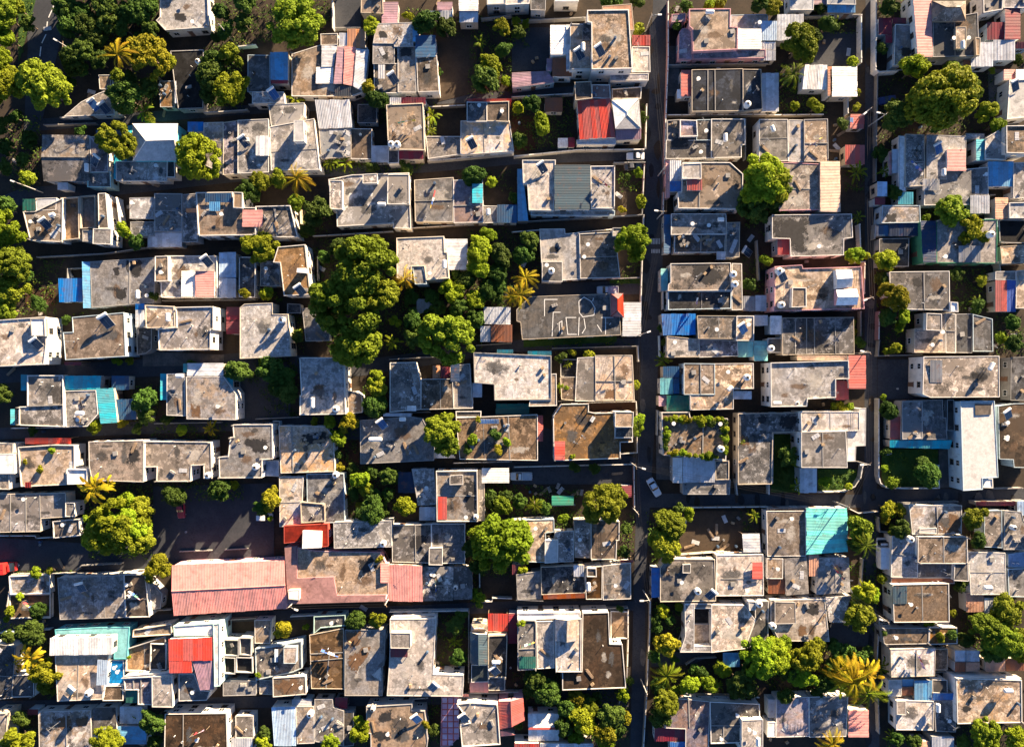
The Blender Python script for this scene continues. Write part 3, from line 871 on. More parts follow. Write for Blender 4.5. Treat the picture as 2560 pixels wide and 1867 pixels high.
    for sy in (-1, 1):
        put(e, 'headlight', lm, (h * .94, sy * w * .62, .64)); put(e, 'tail_light', tm, (-h * .98, sy * w * .62, .68))
        put(e, 'door_mirror', proto('mir', lambda: mesh('door_mirror', *boxVF(0, 0, 0, .1, .2, .13), TANKD)), (a1 - .25, sy * w * 1.1, .98))
POLES = []
def POLE(x, y, arm=None, h=7.5):
    """street pole; pixel = its top; arm = direction of lamp arm in degrees or None"""
    X, Y = P(x, y, h)
    e = thing('street_pole', X, Y, 0)
    put(e, 'shaft', proto(('pole', h), lambda: mesh('shaft', *lathe([(.15, -.1), (.13, 2), (.09, h)], 8), simple('pole_concrete', (.42, .40, .37), .9))))
    put(e, 'crossarm', proto('xarm', lambda: mesh('crossarm', *join(boxVF(0, 0, 0, 1.3, .1, .1), *[boxVF(s, 0, .12, .07, .07, .16) for s in (-.55, -.2, .2, .55)]), WOOD)), (0, 0, h - .4), (0, 0, R.uniform(0, 3)))
    if arm is not None:
        a = math.radians(arm)
        put(e, 'lamp_arm', proto('larm', lambda: mesh('lamp_arm', *tube([(0, 0, 0), (.7, 0, .35), (1.5, 0, .45)], [.05, .045, .04], 6), METAL)), (0, 0, h - .6), (0, 0, a))
        put(e, 'lamp_head', proto('lhead', lambda: mesh('lamp_head', *boxVF(.3, 0, .06, .85, .32, .16), TANKW)), (1.4 * math.cos(a), 1.4 * math.sin(a), h - .2), (0, 0, a))
    POLES.append((e, (X, Y, h), arm))

def UNDER(name, label, regs, dens, mat, size=.22, hgt=.5, z0=.12):
    """low leafy growth over bare ground: uncountable, one object"""
    rng = np.random.default_rng(len(regs) * 7 + 3); P3 = []
    for poly_ in regs:
        q = ccw(poly_); xs = [v[0] for v in q]; ys = [v[1] for v in q]
        n = int(abs(area(q)) * dens)
        for _ in range(n):
            x, y = rng.uniform(min(xs), max(xs)), rng.uniform(min(ys), max(ys))
            m_ = math.sin(x * .9 + 1.3) * math.sin(y * 1.1) + .5 * math.sin(x * 2.3 + y * 1.7)
            if m_ < rng.uniform(-1.0, .35): continue
            if not inside((x, y), q): continue
            P3.append((x, y, z0 + max(.05, (m_ + .6)) * hgt * rng.uniform(.2, 1)))
    P3 = [p for p in P3 if not blocked((p[0], p[1]), .6, None)]
    p = np.array(P3); nn = rng.normal(size=p.shape) * .6 + np.array([.15, .2, .8])
    n, u, w = rot_frames(nn, rng)
    s = size * rng.uniform(.5, 1.4, size=(len(p), 1))
    V = np.stack([p - u * s, p - w * s * .5, p + u * s, p + w * s * .5], axis=1).reshape(-1, 3)
    o = link(name, fast_mesh(name, V, np.arange(len(V)).reshape(-1, 4), [mat]))
    tag(o, label, name.replace('_', ' '), kind='stuff')

# ------------------------------------------------------------------ setting
g = link('ground', mesh('ground', [(-1500, -1500, 0), (1500, -1500, 0), (1500, 1500, 0), (-1500, 1500, 0)], [(0, 1, 2, 3)], GM['soil']))
tag(g, kind='structure')
TS1 = None
def PX(): _t[0] = 0; _t[1] = 0; _t[2] = 1.0
PX()
G('asphalt', "1633,-60 1671,-60 1671,0 1664,480 1643,960 1614,1440 1611,1930 1576,1930 1576,1867 1585,1440 1600,960 1613,480 1633,0", 'road')
G('asphalt', "2164,-60 2187,-60 2190,480 2193,960 2192,1225 2200,1300 2190,1440 2200,1930 2172,1930 2164,1440 2150,1290 2161,1180 2162,480", 'road')
G('asphalt', "1600,1233 2150,1236 2192,1222 2640,1222 2640,1266 2150,1268 1600,1268", 'road')
G('asphalt', "60,330 60,300 640,262 1280,228 1625,200 1625,222 1280,252 640,285", 'road')
G('asphalt', "0,492 60,470 640,422 1060,410 1280,388 1622,372 1620,398 1280,412 1060,432 640,450 0,520", 'road')
G('brown', "90,655 640,612 1280,562 1615,535 1615,572 1280,596 640,635 90,678", 'road')
G('asphalt', "-60,925 640,880 900,900 1280,850 1602,845 1600,872 1280,880 900,940 640,930 -60,960", 'road')
G('asphalt', "1240,712 1605,702 1603,735 1240,745", 'road')
G('asphalt', "-60,1072 640,1040 1280,1040 1590,1145 1590,1170 1280,1170 640,1075 -60,1100", 'road')
G('asphalt', "-60,1340 700,1390 700,1425 -60,1425", 'road')
G('asphalt', "-60,1548 640,1528 1280,1502 1585,1502 1585,1525 1280,1530 640,1552 -60,1578", 'road')
G('asphalt', "-60,1752 640,1740 1280,1738 1280,1756 640,1768 -60,1775", 'road')
G('asphalt', "60,-60 175,-60 165,40 100,330 60,330 70,120", 'road')
T(0, 0)
for a in ("470,0 455,95", "455,80 420,155", "410,190 402,270", "398,300 362,375", "355,405 345,490"):
    v = nums(a); p0 = P(v[0], v[1]); p1 = P(v[2], v[3]); L = math.dist(p0, p1); an = math.atan2(p1[1] - p0[1], p1[0] - p0[0])
    o = link('lane_marking', mesh('lane_marking', *boxVF(0, 0, 0, L, .22, .004, an), PAINTW), None, ((p0[0] + p1[0]) / 2, (p0[1] + p1[1]) / 2, .085))
    tag(o, kind='structure')
G('grass', "160,-40 320,-40 200,420 160,560", 'verge')
T(1, 0); G('asphalt', "680,0 905,0 905,235 680,235"); G('brown', "1560,200 1900,150 1900,800 1560,880"); G('soil', "1480,930 1810,930 1810,1170 1480,1170")
T(2, 0); G('asphalt', "0,240 330,240 330,600 0,620"); G('conc', "1340,400 1440,400 1440,830 1340,830"); G('red', "0,1000 200,1000 200,1300 0,1300")
T(3, 0); G('asphalt', "320,280 800,280 800,570 320,570"); G('conc', "1890,600 2030,600 2030,1080 1900,960")
G('brown', "480,1000 800,1000 800,1420 520,1420"); G('brown', "600,1420 830,1420 830,1652 600,1652")
T(0, 1); G('conc', "1230,1370 1930,1400 1930,1490 1230,1500"); G('red', "220,830 480,830 480,980 220,980")
T(1, 1); G('soil', "500,400 800,400 600,760 480,760")
T(2, 1); G('grass', "100,1265 900,1240 900,1290 100,1335", 'lawn'); G('grass', "840,755 1100,745 1100,790 840,790", 'lawn'); G('brown', "890,0 1130,0 1130,200 890,200")
T(3, 1); G('asphalt', "940,1440 1330,1440 1330,1780 940,1780"); G('asphalt', "650,400 800,400 800,560 650,560")
T(0, 2); G('asphalt', "1320,880 2360,850 2360,1560 1320,1500"); G('asphalt', "1980,-60 2500,-60 2500,330 2050,330")
T(1, 2); G('red', "690,480 890,480 890,700 690,700"); G('grass', "1080,740 1230,740 1230,860 1080,860", 'lawn'); G('red', "1960,860 2300,860 2500,980 2500,1100 1960,1000"); G('grass', "860,1010 1130,1010 1130,1180 860,1180", 'lawn')
T(2, 2); G('asphalt', "0,700 1060,700 1060,860 0,860"); G('red', "650,160 1070,150 1070,235 660,240"); G('brown', "1440,1090 2120,1090 2120,1440 1440,1470"); G('conc', "1240,440 1370,440 1370,820 1240,820")
T(3, 2); G('grass', "975,560 1460,560 1460,890 1010,890 975,800", 'lawn'); G('grass', "50,430 275,430 275,930 20,930", 'lawn'); G('grass', "425,730 760,730 760,860 640,920 425,925", 'lawn'); G('conc', "1465,560 1570,560 1570,890 1465,890")
T(0, 3); G('brown', "90,330 430,330 430,540 90,540")
T(1, 3); G('soil', "1550,500 1830,500 1830,950 1550,950")
T(2, 3); G('asphalt', "1190,830 1800,830 1560,930 1190,960"); G('asphalt', "430,1160 1000,1150 1000,1300 430,1300")
T(3, 3); G('asphalt', "530,580 880,580 850,790 530,760"); G('brown', "710,40 830,40 830,330 720,330")

PX()
_rp = random.Random(3)
for i in range(70):
    x, y = (_rp.uniform(1600, 1640), _rp.uniform(0, 1860)) if i % 3 == 0 else ((_rp.uniform(2168, 2186), _rp.uniform(0, 1860)) if i % 3 == 1 else (_rp.uniform(1650, 2550), _rp.uniform(1240, 1260)))
    X, Y = P(x - (y - 900) * .02 * (i % 3 == 0), y); n = 9; rx, ry = _rp.uniform(.4, 1.2), _rp.uniform(.5, 2.6)
    V = [(rx * math.cos(6.283 * k / n) * _rp.uniform(.7, 1.1), ry * math.sin(6.283 * k / n) * _rp.uniform(.7, 1.1), 0) for k in range(n)]
    tag(link('road_patch', mesh('road_patch', V, [tuple(range(n))], GM['conc' if i % 4 == 0 else 'brown' if i % 4 == 1 else 'tar']), None, (X, Y, .064 + .0006 * i)), kind='structure')
# ------------------------------------------------------------------ houses, tile row 0
T(0, 0)
H("grey house with chamfered corner and square black stain")
F(3.2, "1385,-70 1785,-70 1800,240 1430,265 1350,185 1385,150", 'g', 'w', .4); ST("1505,120,1600,185")
H("black-floored flat annex below the golden palm")
F(2.6, "1470,440 1750,430 1750,930 1540,935 1500,700", 'k', 'gr', .15); TK(1695, 522, d=1.2)  # near-black roof tone paints in the shade on this low flat
F(2.3, "1380,700,1500,920", 'b', 'gr', .1); S("1505,700,1555,890", 2.5, 's', 'x', 0, 'P')
H("low sandy patio roof with twin solar panels")
F(2.6, "700,880 850,800 960,770 985,990 560,1000", 't', 'w', .08); SH(815, 910, 35, blue=True); SH(905, 935, 35)
F(2.4, "850,650 955,645 955,760 860,770", 't', 'w', .1)
H("grey barrel-roofed house with turquoise porch")
GAB("365,1160 775,1165 775,1560 375,1560", 3.2, 3.75, 'g', 'x', 'gr', flat=True)
F(3.4, "778,1180,930,1480", 'v', 'w', .1); SH(815, 1390); CP(740, 1440, 90, z=3.4)
F(3.0, "760,1485,955,1612", 'g', 'y', .3); S("495,1570,585,1635", 2.6, 's', 'y'); S("825,1120,1100,1190", 2.8, 'u2', 'y')
H("white hip-roofed house with turquoise sheets")
HIP("1140,1065 1530,1065 1515,1385 1145,1385", 4.3, 5.6, 'w', 'c', ridge="1255,1212 1500,1205")
F(3.0, "1005,1390 1440,1385 1440,1555 1000,1560", 'l', 'w', .15); S("980,1310 1090,1310 1095,1545 978,1545", 2.9, 'c', 'y')
S("1100,1080,1140,1195", 3.2, 'c', 'x'); F(3.0, "1440,1390,1505,1530", 'd', 'w', .3)
H("grey slab house with blue sheet by bright tree")
F(3.1, "1755,1060 1920,1055 1920,1490 1755,1420", 'g', 'w', .06); S("1615,1050,1750,1135", 2.9, 'u', 'y')
F(3.2, "1923,1055 2045,1040 2045,1500 1923,1500", 'v', 'w', .08); F(3.5, "2048,1040 2310,1030 2310,1480 2048,1490", 'l', 'w', .1); SH(2105, 1225, 35)
S("2200,1170,2310,1340", 4.3, 'w', 'y', 3.5, 'w')
T(1, 0)
H("brown edge house with mauve sheet porch")
F(3.0, "905,-70 1090,-70 1090,115 905,115", 'b', 't', .15); S("1090,20 1225,20 1215,200 1080,200", 2.7, 'v', 'x')
H("cluster of blue-white sheds on the upper lane", 'shed', 'shed')
S("1560,20,1690,90", 2.6, 'v', 'x'); S("1575,90,1690,170", 2.5, 's', 'y'); S("1745,-40,1915,95", 3.0, 'w', 'x'); S("1750,100,1910,195", 2.6, 's', 'y'); S("1440,95,1555,140", 2.3, 's', 'y')
H("white windowed house on the upper lane")
F(3.4, "1990,-70 2150,-70 2150,35 1990,40", 'w', 'w', .2); F(2.8, "2150,-70 2360,-70 2350,30 2150,50", 's', 'w', .1)
H("blue-and-white sheet house with red trim")
S("120,450 275,450 275,690 125,690", 3.1, 'u3', 'y'); S("128,692,275,722", 2.9, 'm', 'y'); F(2.6, "-70,480 112,480 125,790 -70,790", 'd', 'w', .08)
F(2.9, "-30,795 235,790 240,885 -30,890", 'g', 'w', .1); SH(155, 815, 35, blue=True)
H("striped mauve and pink sheet-roofed house")
F(2.9, "310,470 560,390 960,420 915,790 820,825 310,830", 't', 'w', .06)
S("565,395 700,395 668,575 562,578", 3.3, 's', 'x', 2.9, 'w'); S("520,580 665,580 665,720 515,720", 3.2, 'w', 'x', 2.9, 'w')
S("700,405 762,400 748,722 668,722", 3.5, 'v', 'x', 2.9, 'w'); S("764,400 860,408 836,742 750,724", 3.4, 'p', 'x', 2.9, 'w'); S("862,418 972,430 932,795 838,745", 3.3, 's', 'x', 2.9, 'w')
S("785,250,935,415", 3.2, 'o', 'y'); S("715,285,785,398", 3.0, 's', 'y'); S("680,735 820,745 820,830 680,830", 3.1, 'd', 'y', 2.9)
F(3.2, "560,300 700,290 700,385 560,388", 'b', 'w', .1)
H("grey concrete house with blue lean-to sheets")
F(3.4, "1035,210 1345,200 1355,400 1190,400 1190,372 1012,372", 'g', 'gr', .06); ST("1060,270,1130,330"); F(3.3, "1010,378,1188,548", 'g', 'gr', .06); ST("1085,450,1135,510")
F(3.1, "1225,402,1375,795", 'l', 'w', .06); ST("1240,415,1340,485"); F(3.0, "1020,550,1222,800", 't', 'w', .06); SH(1185, 680, 35); S("1050,560,1110,680", 3.5, 'w', 'y', 3.0)
F(3.2, "1380,500 1552,480 1575,785 1392,790", 't', 'w', .06); S("1372,305,1545,492", 3.5, 'u2', 'x'); S("1348,205,1405,360", 3.6, 'u3', 'x')
H("cottage between maroon canopies with twin tanks")
F(3.4, "1125,905 1435,895 1450,1290 1140,1290", 't', 'w', .2); TK(1160, 1235); TK(1212, 1235)
S("1150,842,1250,902", 3.0, 'w', 'y'); S("1250,838,1460,898", 3.0, 'm', 'y'); S("1230,1298,1440,1372", 2.8, 'm', 'y'); F(2.7, "1140,1295,1228,1405", 'v', 'w', .2)
H("grey house with raised dark and tan terraces")
F(3.0, "1462,1180 1758,1180 1758,1330 1480,1370", 't', 'w', .15); F(3.3, "1760,1045 2180,1045 2215,1300 1762,1330", 'l', 'w', .12); SH(1860, 1240, 30)
F(4.0, "1812,880,1988,1045", 'd', 'w', .2); F(4.0, "1990,878,2172,1045", 'b', 'w', .2); S("1820,850,2200,880", 3.4, 'r', 'y', 0, 'r')
H("grey house with tall white stair box")
F(3.1, "110,900 410,890 410,990 330,1088 130,1088", 'l', 'w', .1); F(3.3, "122,1092 500,1022 545,1460 130,1470", 'l', 'w', .12); F(5.0, "330,1042,410,1215", 'w', 'w', .05, z=3.3)
H("zinc-roofed house strewn with tyres and scrap")
S("505,860 805,860 830,1100 540,1110", 3.4, 's', 'y'); F(3.1, "542,1115 820,1105 815,1350 560,1370", 's', 'w', .05)
H("small stained roof beside corrugated shed")
F(2.8, "822,1110,995,1370", 'b', 'w', .1); S("992,1255,1140,1398", 2.8, 's', 'y'); F(2.3, "880,900,1040,1060", 'd', 'gr', .08)
H("large pale house with two rooftop rooms")
F(3.7, "630,1548 830,1505 1320,1490 1330,1965 1187,1968 1183,1925 702,1952 690,1812 652,1802", 'l', 'w', .22); CP(1080, 1757)
F(5.0, "636,1560,740,1798", 't', 'w', .15, z=3.7); F(5.2, "1135,1502,1318,1755", 'l', 'w', .15, z=3.7); F(5.0, "920,1500,1040,1575", 't', 'w', .1, z=3.7)
T(1, 1)
H("stained concrete house with turquoise corner sheet")
F(3.2, "1360,-100 1695,-120 1695,262 1370,250", 'g', 'w', .06); F(3.25, "1700,-100 1950,-110 1950,258 1700,264", 'v', 'w', .06); S("1860,-70,1952,95", 3.7, 'c', 'x', 3.2)
S("2075,110,2245,265", 3.0, 'u2', 'y'); F(2.6, "1955,122,2073,265", 'g', 'w', .06); CP(1998, 170, 90, L=1.5)
T(2, 0)
H("white lane house cut by the frame top")
F(3.3, "-60,-70 155,-70 150,32 -60,40", 'l', 'w', .2); F(2.8, "160,-70 290,-70 290,90 160,90", 'd', 'gr', .05); F(3.2, "370,-70,572,15", 'w', 'w', .3)
H("two-level tan house with white sheet annex")
F(6.0, "645,95 1000,90 1030,590 692,600 682,200 650,195", 't', 'w', .3); SH(760, 440, 35)
F(5.5, "780,60 1030,40 1045,260 1012,260 1008,85 780,85", 'o', 'o' if 'o' in WALL else 't', .05); F(4.7, "500,212,678,598", 't', 'w', .15); SH(585, 470, 35); CP(612, 400, 90)
F(5.2, "610,200,675,345", 'd', 'w', .1, z=4.7)
S("330,218,468,470", 4.3, 'w', 'x'); S("466,215,510,600", 4.2, 's', 'x'); F(3.0, "1035,405,1185,620", 't', 'w', .15); S("1035,305,1190,395", 3.2, 'r', 'y', 0, 'P')
S("298,505,345,612", 2.9, 'v', 'x'); S("347,503,513,660", 3.2, 'a', 'y'); S("0,628 300,612 372,712 0,755", 2.8, 'v', 'x'); F(3.2, "850,640,1170,690", 'v', 'w', .1)
H("red ribbed roof house with white hip annex")
S("562,868 845,850 890,1185 582,1200", 4.4, 'r', 'y', 0, 'w', .8); F(5.3, "540,712 682,705 692,850 550,862", 'b', 'w', .25); F(4.4, "692,732,842,848", 'a', 'w', .2)
HIP("858,862 1092,850 1112,1108 890,1110", 4.8, 5.2, 'w', 't'); S("890,1112 1112,1108 1112,1200 892,1208", 3.9, 'v', 'y'); F(2.6, "862,768 1110,752 1110,850 862,858", 'b', 'w', .4)
F(3.4, "560,1205 890,1195 890,1240 560,1245", 's', 'w', .05)
H("rusty garden shed among bushes", 'shed', 'shed')
S("282,842,435,965", 2.5, 'a', 'y'); S("395,1190,480,1270", 2.3, 'w', 'y'); S("484,1185,540,1270", 2.3, 'm', 'x')
H("house with broad slate-blue ribbed roof")
F(4.7, "90,1382 372,1378 362,1808 145,1810 137,1580 95,1580", 'l', 'w', .25); S("366,1420,672,1805", 5.0, 'z', 'x', 0, 'w'); F(4.5, "676,1432 886,1430 880,1790 678,1792", 'l', 'w', .3)
S("45,1450 88,1450 140,1905 48,1905", 3.4, 'u3', 'y'); F(3.2, "165,1812,880,1852", 'l', 'pb', .3); SH(265, 1450, 35, z=4.7)
H("pink-walled house with tan roof")
F(4.4, "1530,82 1880,80 1877,232 1940,240 1940,428 1560,440 1555,250 1530,230", 't', 'p', .2); CP(1705, 100)
F(3.1, "1440,280 1465,245 1553,250 1553,508 1440,508", 'v', 'p', .1); S("1945,252,2147,425", 3.8, 'w', 'x'); F(3.3, "1560,446 2178,435 2175,500 1560,505", 'v', 'p', .1)
F(2.8, "1378,125,1490,188", 'v', 'p', .1); F(3.0, "1884,132 2200,130 2200,246 1945,248 1884,232", 'g', 'w', .06)
H("black bitumen roof house with reddish side sheet")
F(3.2, "1552,605 1980,597 1985,958 1546,962", 'x', 't', .12); J("1685,602,1685,955"); F(3.3, "1984,597 2145,597 2150,937 1990,955", 'x', 't', .12); TK(2035, 890)
S("1455,605,1585,830", 2.9, 'r2', 'x'); S("1420,770,1460,850", 2.5, 'w', 'y'); S("2150,630,2295,960", 2.8, 's', 'y')
H("concrete house with roofless square rooms")
F(3.3, "1717,1030 2000,1030 2005,1245 1970,1250 1970,1358 1717,1360", 't', 'w', .2); CP(1840, 1182, 90); F(3.1, "1592,1032,1714,1210", 'g', 'w', .12); F(3.5, "1447,1038,1590,1178", 'v', 'w', .45)
F(3.0, "1330,1212 1714,1213 1714,1358 1326,1370", 'g', 'w', .06); ST("1350,1195,1510,1270", z=3.08); F(2.7, "1338,1035,1440,1205", 'd', 'gr', .25)
H("tan house with little red-roofed roof hut")
F(4.2, "1465,1400 1880,1400 1985,1500 1980,1800 1430,1790 1430,1655 1462,1650", 't', 'w', .2); J("1612,1640,1610,1785"); S("1357,1382,1456,1650", 3.6, 's', 'y'); S("1357,1560,1456,1648", 3.75, 'u', 'y', 3.5)
F(5.3, "1467,1410,1625,1540", 'l', 'w', .15, z=4.2); S("1505,1545,1637,1640", 5.0, 'r2', 'y', 4.2, 'w'); F(2.6, "1326,1382,1354,1700", 'p', 'p', .1)
T(3, 0)
H("blue and white sheet house at the frame top")
F(3.0, "190,-70,392,85", 's', 'w', .1); S("512,40,752,112", 2.8, 'u3', 'y'); F(3.2, "512,-70,752,38", 's', 'w', .1); S("392,-70,500,40", 2.9, 'v', 'x')
H("blue-white patchwork sheet roof by dark tree")
S("80,125,306,352", 3.0, 's', 'y'); S("-62,182,78,352", 3.1, 'u5', 'y'); S("-62,362,66,432", 2.7, 'w', 'y'); S("-62,436,66,522", 2.6, 's', 'y')
H("pair of white sheet roofs with rusty seam")
S("318,560 510,558 505,772 295,770", 3.0, 'w', 'y'); S("552,575,768,832", 3.1, 'w', 'x'); S("514,575,550,825", 3.15, 'a', 'x', 0, 'w')
H("small red kiosk roof with white panel", 'kiosk', 'kiosk')
S("712,985 832,985 825,1110 706,1108", 2.6, 'r2', 'x'); S("706,1012,735,1072", 2.8, 'u5', 'y', 2.5)
H("square red sheet kiosk by the right road", 'kiosk', 'kiosk')
S("664,1248,832,1416", 2.7, 'r2', 'y')
H("long concrete house with cracked twin slabs")
F(3.2, "-72,1030 170,1030 175,1385 -72,1390", 't', 'w', .1); F(3.1, "178,1032,308,1390", 'g', 'w', .06); F(3.25, "312,1030,515,1390", 't', 'gr', .12); CP(45, 1105, 110, L=1.5)
H("brown roof house with cream ribbed strip")
F(3.3, "100,1402 444,1410 444,1805 95,1815", 'b', 'p', .12); S("450,1390 620,1390 622,1825 450,1820", 3.8, 'i', 'x')
H("long pink-roofed house with grey hip block")
S("1245,-70 1405,-70 1416,490 1290,490", 5.0, 'p', 'x', 0, 'w'); HIP("1412,10 1702,10 1702,182 1412,186", 5.0, 6.6, 't', 't'); F(4.2, "1418,188 1800,110 1812,478 1422,490", 'd', 'gr', .12)
F(3.0, "1092,215 1243,215 1268,552 1086,560", 'g', 'w', .12); ST("1150,415,1230,480"); S("950,155,1068,300", 2.7, 'm', 'y'); S("1010,303,1070,372", 2.6, 'm', 'y'); S("1072,155,1188,208", 2.7, 'm', 'y')
F(5.0, "1620,235,1700,420", 't', 't', .1, z=4.2); CP(1682, 385, 90); F(4.9, "1790,330,1822,478", 't', 't', .1, z=3)
H("house with skylight frame and maroon sheets")
F(4.0, "1850,-70 2022,-70 2010,90 1850,110", 'l', 'w', .4); S("2040,72,2172,340", 3.3, 'm', 'x'); S("1885,195,2036,345", 3.1, 'm', 'y'); S("1762,365 1936,365 1936,575 1745,575", 3.0, 's', 'y')
S("1938,345,2125,522", 3.0, 's', 'y'); S("2128,362,2260,422", 2.8, 'm', 'y'); S("1680,522,1742,582", 2.6, 'a', 'y'); F(3.4, "2028,-70 2260,-70 2260,68 2028,68", 'v', 'w', .15)
H("mottled concrete house with pink awning")
F(3.4, "1187,1155 1345,1160 1345,1600 1180,1605", 'g', 'w', .1); F(3.3, "1368,1167 1700,1175 1700,1458 1536,1468 1532,1543 1368,1543", 'g', 'w', .06); SH(1470, 1285, 30, blue=True)
S("1542,1282,1702,1470", 3.9, 'p', 'x', 3.2, 'w'); F(3.0, "1130,1175,1183,1645", 'w', 'w', .15); S("1066,1285,1178,1490", 2.8, 's', 'y'); S("1040,1310,1064,1500", 2.7, 'p', 'x')
F(3.1, "1536,1472 1890,1445 1890,1762 1345,1765 1345,1606 1368,1548 1532,1548", 'g', 'w', .06); S("1330,1540,1475,1640", 3.5, 'l', 'y', 3.0); CP(1518, 1480, 90, L=1.6)
H("courtyard house edged with turquoise sheets")
S("1790,1200,1866,1382", 3.0, 'c', 'x'); F(3.2, "1868,1190 2040,1095 2040,1370 1872,1370", 'l', 'w', .15); F(4.4, "2046,1088 2265,1088 2265,1320 2046,1322", 't', 'w', .4); F(2.6, "1705,1150 1860,1150 1860,1195 1705,1195", 'g', 'w', .1)
H("blue-cyan sheet house at the frame edge")
S("1892,1392,2112,1606", 3.0, 'u3', 'y'); F(3.1, "2115,1400,2265,1700", 'g', 'w', .1)
H("white and pink sheet house at frame edge")
S("2030,600,2128,688", 3.0, 'p', 'x'); S("2131,600,2265,688", 3.1, 'w', 'x'); F(3.8, "2072,692 2265,684 2265,1002 2052,1030", 'w', 'w', .25); SH(2130, 745, 30)
H("small white shed beside the right road", 'shed', 'shed')
S("940,1565,1025,1690", 2.5, 'u5', 'y')

# ------------------------------------------------------------------ houses, tile row 1
T(0, 1)
H("unfinished house with open brown pits")
F(3.0, "200,170 305,165 540,60 540,428 262,420", 't', 'w', .25); SH(395, 280, 35); CP(440, 195, 20, L=1.2)
F(2.0, "545,62 700,48 705,410 545,422", 'b', 't', 1.0); F(2.0, "712,45 840,35 845,315 712,322", 'b', 't', 1.0); F(4.6, "802,318,952,446", 'l', 'w', .08); F(4.2, "846,12 910,12 935,312 848,312", 't', 'w', .1)
S("195,60,305,162", 3.4, 'e', 'y', 2.0, 'P'); F(3.0, "312,55 485,50 485,150 312,160", 's', 'w', .1); F(2.9, "712,328,800,425", 't', 'w', .2)
H("low grey house with dark slab gap")
F(3.0, "1120,50,1320,232", 'g', 'gr', .06); F(3.0, "1125,262,1325,378", 'g', 'gr', .06); F(3.2, "1330,20 1568,18 1565,345 1335,340", 'g', 'gr', .2); F(3.05, "1572,20 1688,12 1700,430 1572,432", 'g', 'gr', .06); S("1270,350,1565,475", 2.7, 's', 'y')
S("1600,140,1695,178", 3.3, 'o', 'y', 3.0)
H("white-walled house with long parapet yards")
F(4.5, "1692,8 2005,2 2010,140 2200,142 2200,372 1712,380", 'b', 'w', .45); F(4.3, "2206,130 2500,118 2558,384 2212,388", 'l', 'w', .4); J("2370,140,2380,380"); S("2085,155,2260,300", 4.9, 'p', 'x', 4.4)
S("1765,10,1990,90", 5.0, 'u2', 'y', 4.5); S("1800,85,1895,165", 4.9, 'u3', 'y', 4.5); F(5.5, "2010,5,2085,135", 't', 'w', .15, z=0)
H("patched grey roof with three black stains")
F(3.1, "778,605 1330,565 1320,950 788,995", 'g', 'w', .05); ST("1090,590 1210,590 1225,720 1150,735 1095,670"); ST("970,660 1025,650 1025,710 1000,730"); ST("1000,830 1090,825 1095,900 1040,935 1005,890"); CP(1180, 880, 90)
S("705,600 772,600 782,995 716,1000", 3.3, 'u3', 'x'); S("500,745 706,740 712,945 510,950", 2.7, 'u', 'y')
H("house with pink roof deck and small hut")
F(3.6, "1447,550 1865,550 1870,905 1390,910 1390,768 1447,768", 'l', 'w', .25); F(4.9, "1335,555,1445,765", 't', 'w', .15); S("1560,680,1680,900", 4.4, 'w', 'x', 3.6, 'w'); S("1682,680,1845,900", 4.5, 'p', 'x', 3.6, 'w'); SH(1785, 600, 35)
S("1885,520,2030,738", 3.5, 'u5', 'y'); S("1882,742,2030,910", 3.4, 's', 'y'); F(3.0, "2060,560,2195,905", 'd', 'w', .2)
H("tall white corner house with sunlit terrace")
F(5.4, "-65,1112 398,1072 400,1308 376,1480 -65,1500", 't', 'w', .3); SH(320, 1310, 35); F(6.4, "262,1095 385,1090 388,1235 272,1240", 'w', 'w', .2, z=5.4)
H("brown roof with a long solar heater shadow")
F(4.2, "550,1210 630,1210 622,1082 1065,1042 1085,1410 565,1445", 'b', 'w', .15); SH(925, 1120, 30, k=1.25); S("555,1462,700,1490", 2.5, 'm', 'y', 0, 'P')
H("white parapet house with curved balcony")
F(6.2, "1520,992 1840,985 1840,1180 1815,1182 1815,1350 1370,1360 1365,1178 1520,1166", 'g', 'w', .35); F(6.3, "1250,977 1498,985 1510,1162 1260,1170", 't', 'w', .2); CP(1440, 1075, 90)
F(3.0, "1182,1165 1310,1165 1310,1350 1260,1385 1182,1402", 'd', 'w', .3); S("1165,960,1243,1013", 3.2, 'u', 'y'); S("1165,1016,1243,1160", 3.1, 's', 'y')
H("maroon sheet passage beside the white house", 'shed', 'shed')
S("1948,990,2078,1100", 2.7, 'm', 'x'); S("1948,1104,2078,1222", 2.6, 'm', 'x')
T(1, 1)
H("pale grey house with tank casting long shadow")
F(3.4, "-140,1000 -100,962 138,960 140,1050 278,1050 295,1410 -140,1430", 'l', 'w', .15); TK(215, 1100)
H("brown roof house with dark water box")
F(5.6, "155,600 190,472 425,450 470,880 240,890 212,610", 'b', 'w', .2); F(3.0, "40,600,208,810", 'g', 'w', .06); F(7.2, "355,655,425,690", 'w', 'w', .03, z=5.6); SH(385, 850, 35)
H("tan cement house with square annex")
F(5.0, "1207,400 1615,382 1620,520 1650,520 1660,740 1470,752 1445,636 1338,636 1335,758 1217,742", 't', 'w', .2); CP(1620, 620, 90); F(4.9, "1347,642 1440,642 1465,788 1372,790", 'g', 'w', .2); S("1625,405,1820,670", 3.3, 's', 'x')
H("rusty red sheet shack among trees", 'shack', 'shack')
S("1960,990,2190,1138", 2.6, 's', 'y'); S("2022,1140,2205,1290", 2.7, 'a', 'y'); S("1930,1152,2018,1290", 2.5, 's', 'y')
H("half-hidden grey shed under the trees", 'shed', 'shed')
S("1382,920,1530,1040", 2.6, 'g', 'y')
H("low grey sheds west of the big tree", 'shed', 'shed')
F(2.6, "400,1000 500,1000 640,1120 630,1280 430,1280", 'g', 'gr', .08); F(2.5, "270,965,385,1040", 'd', 'gr', .08)
T(2, 1)
H("concrete house crossed by a diagonal shadow")
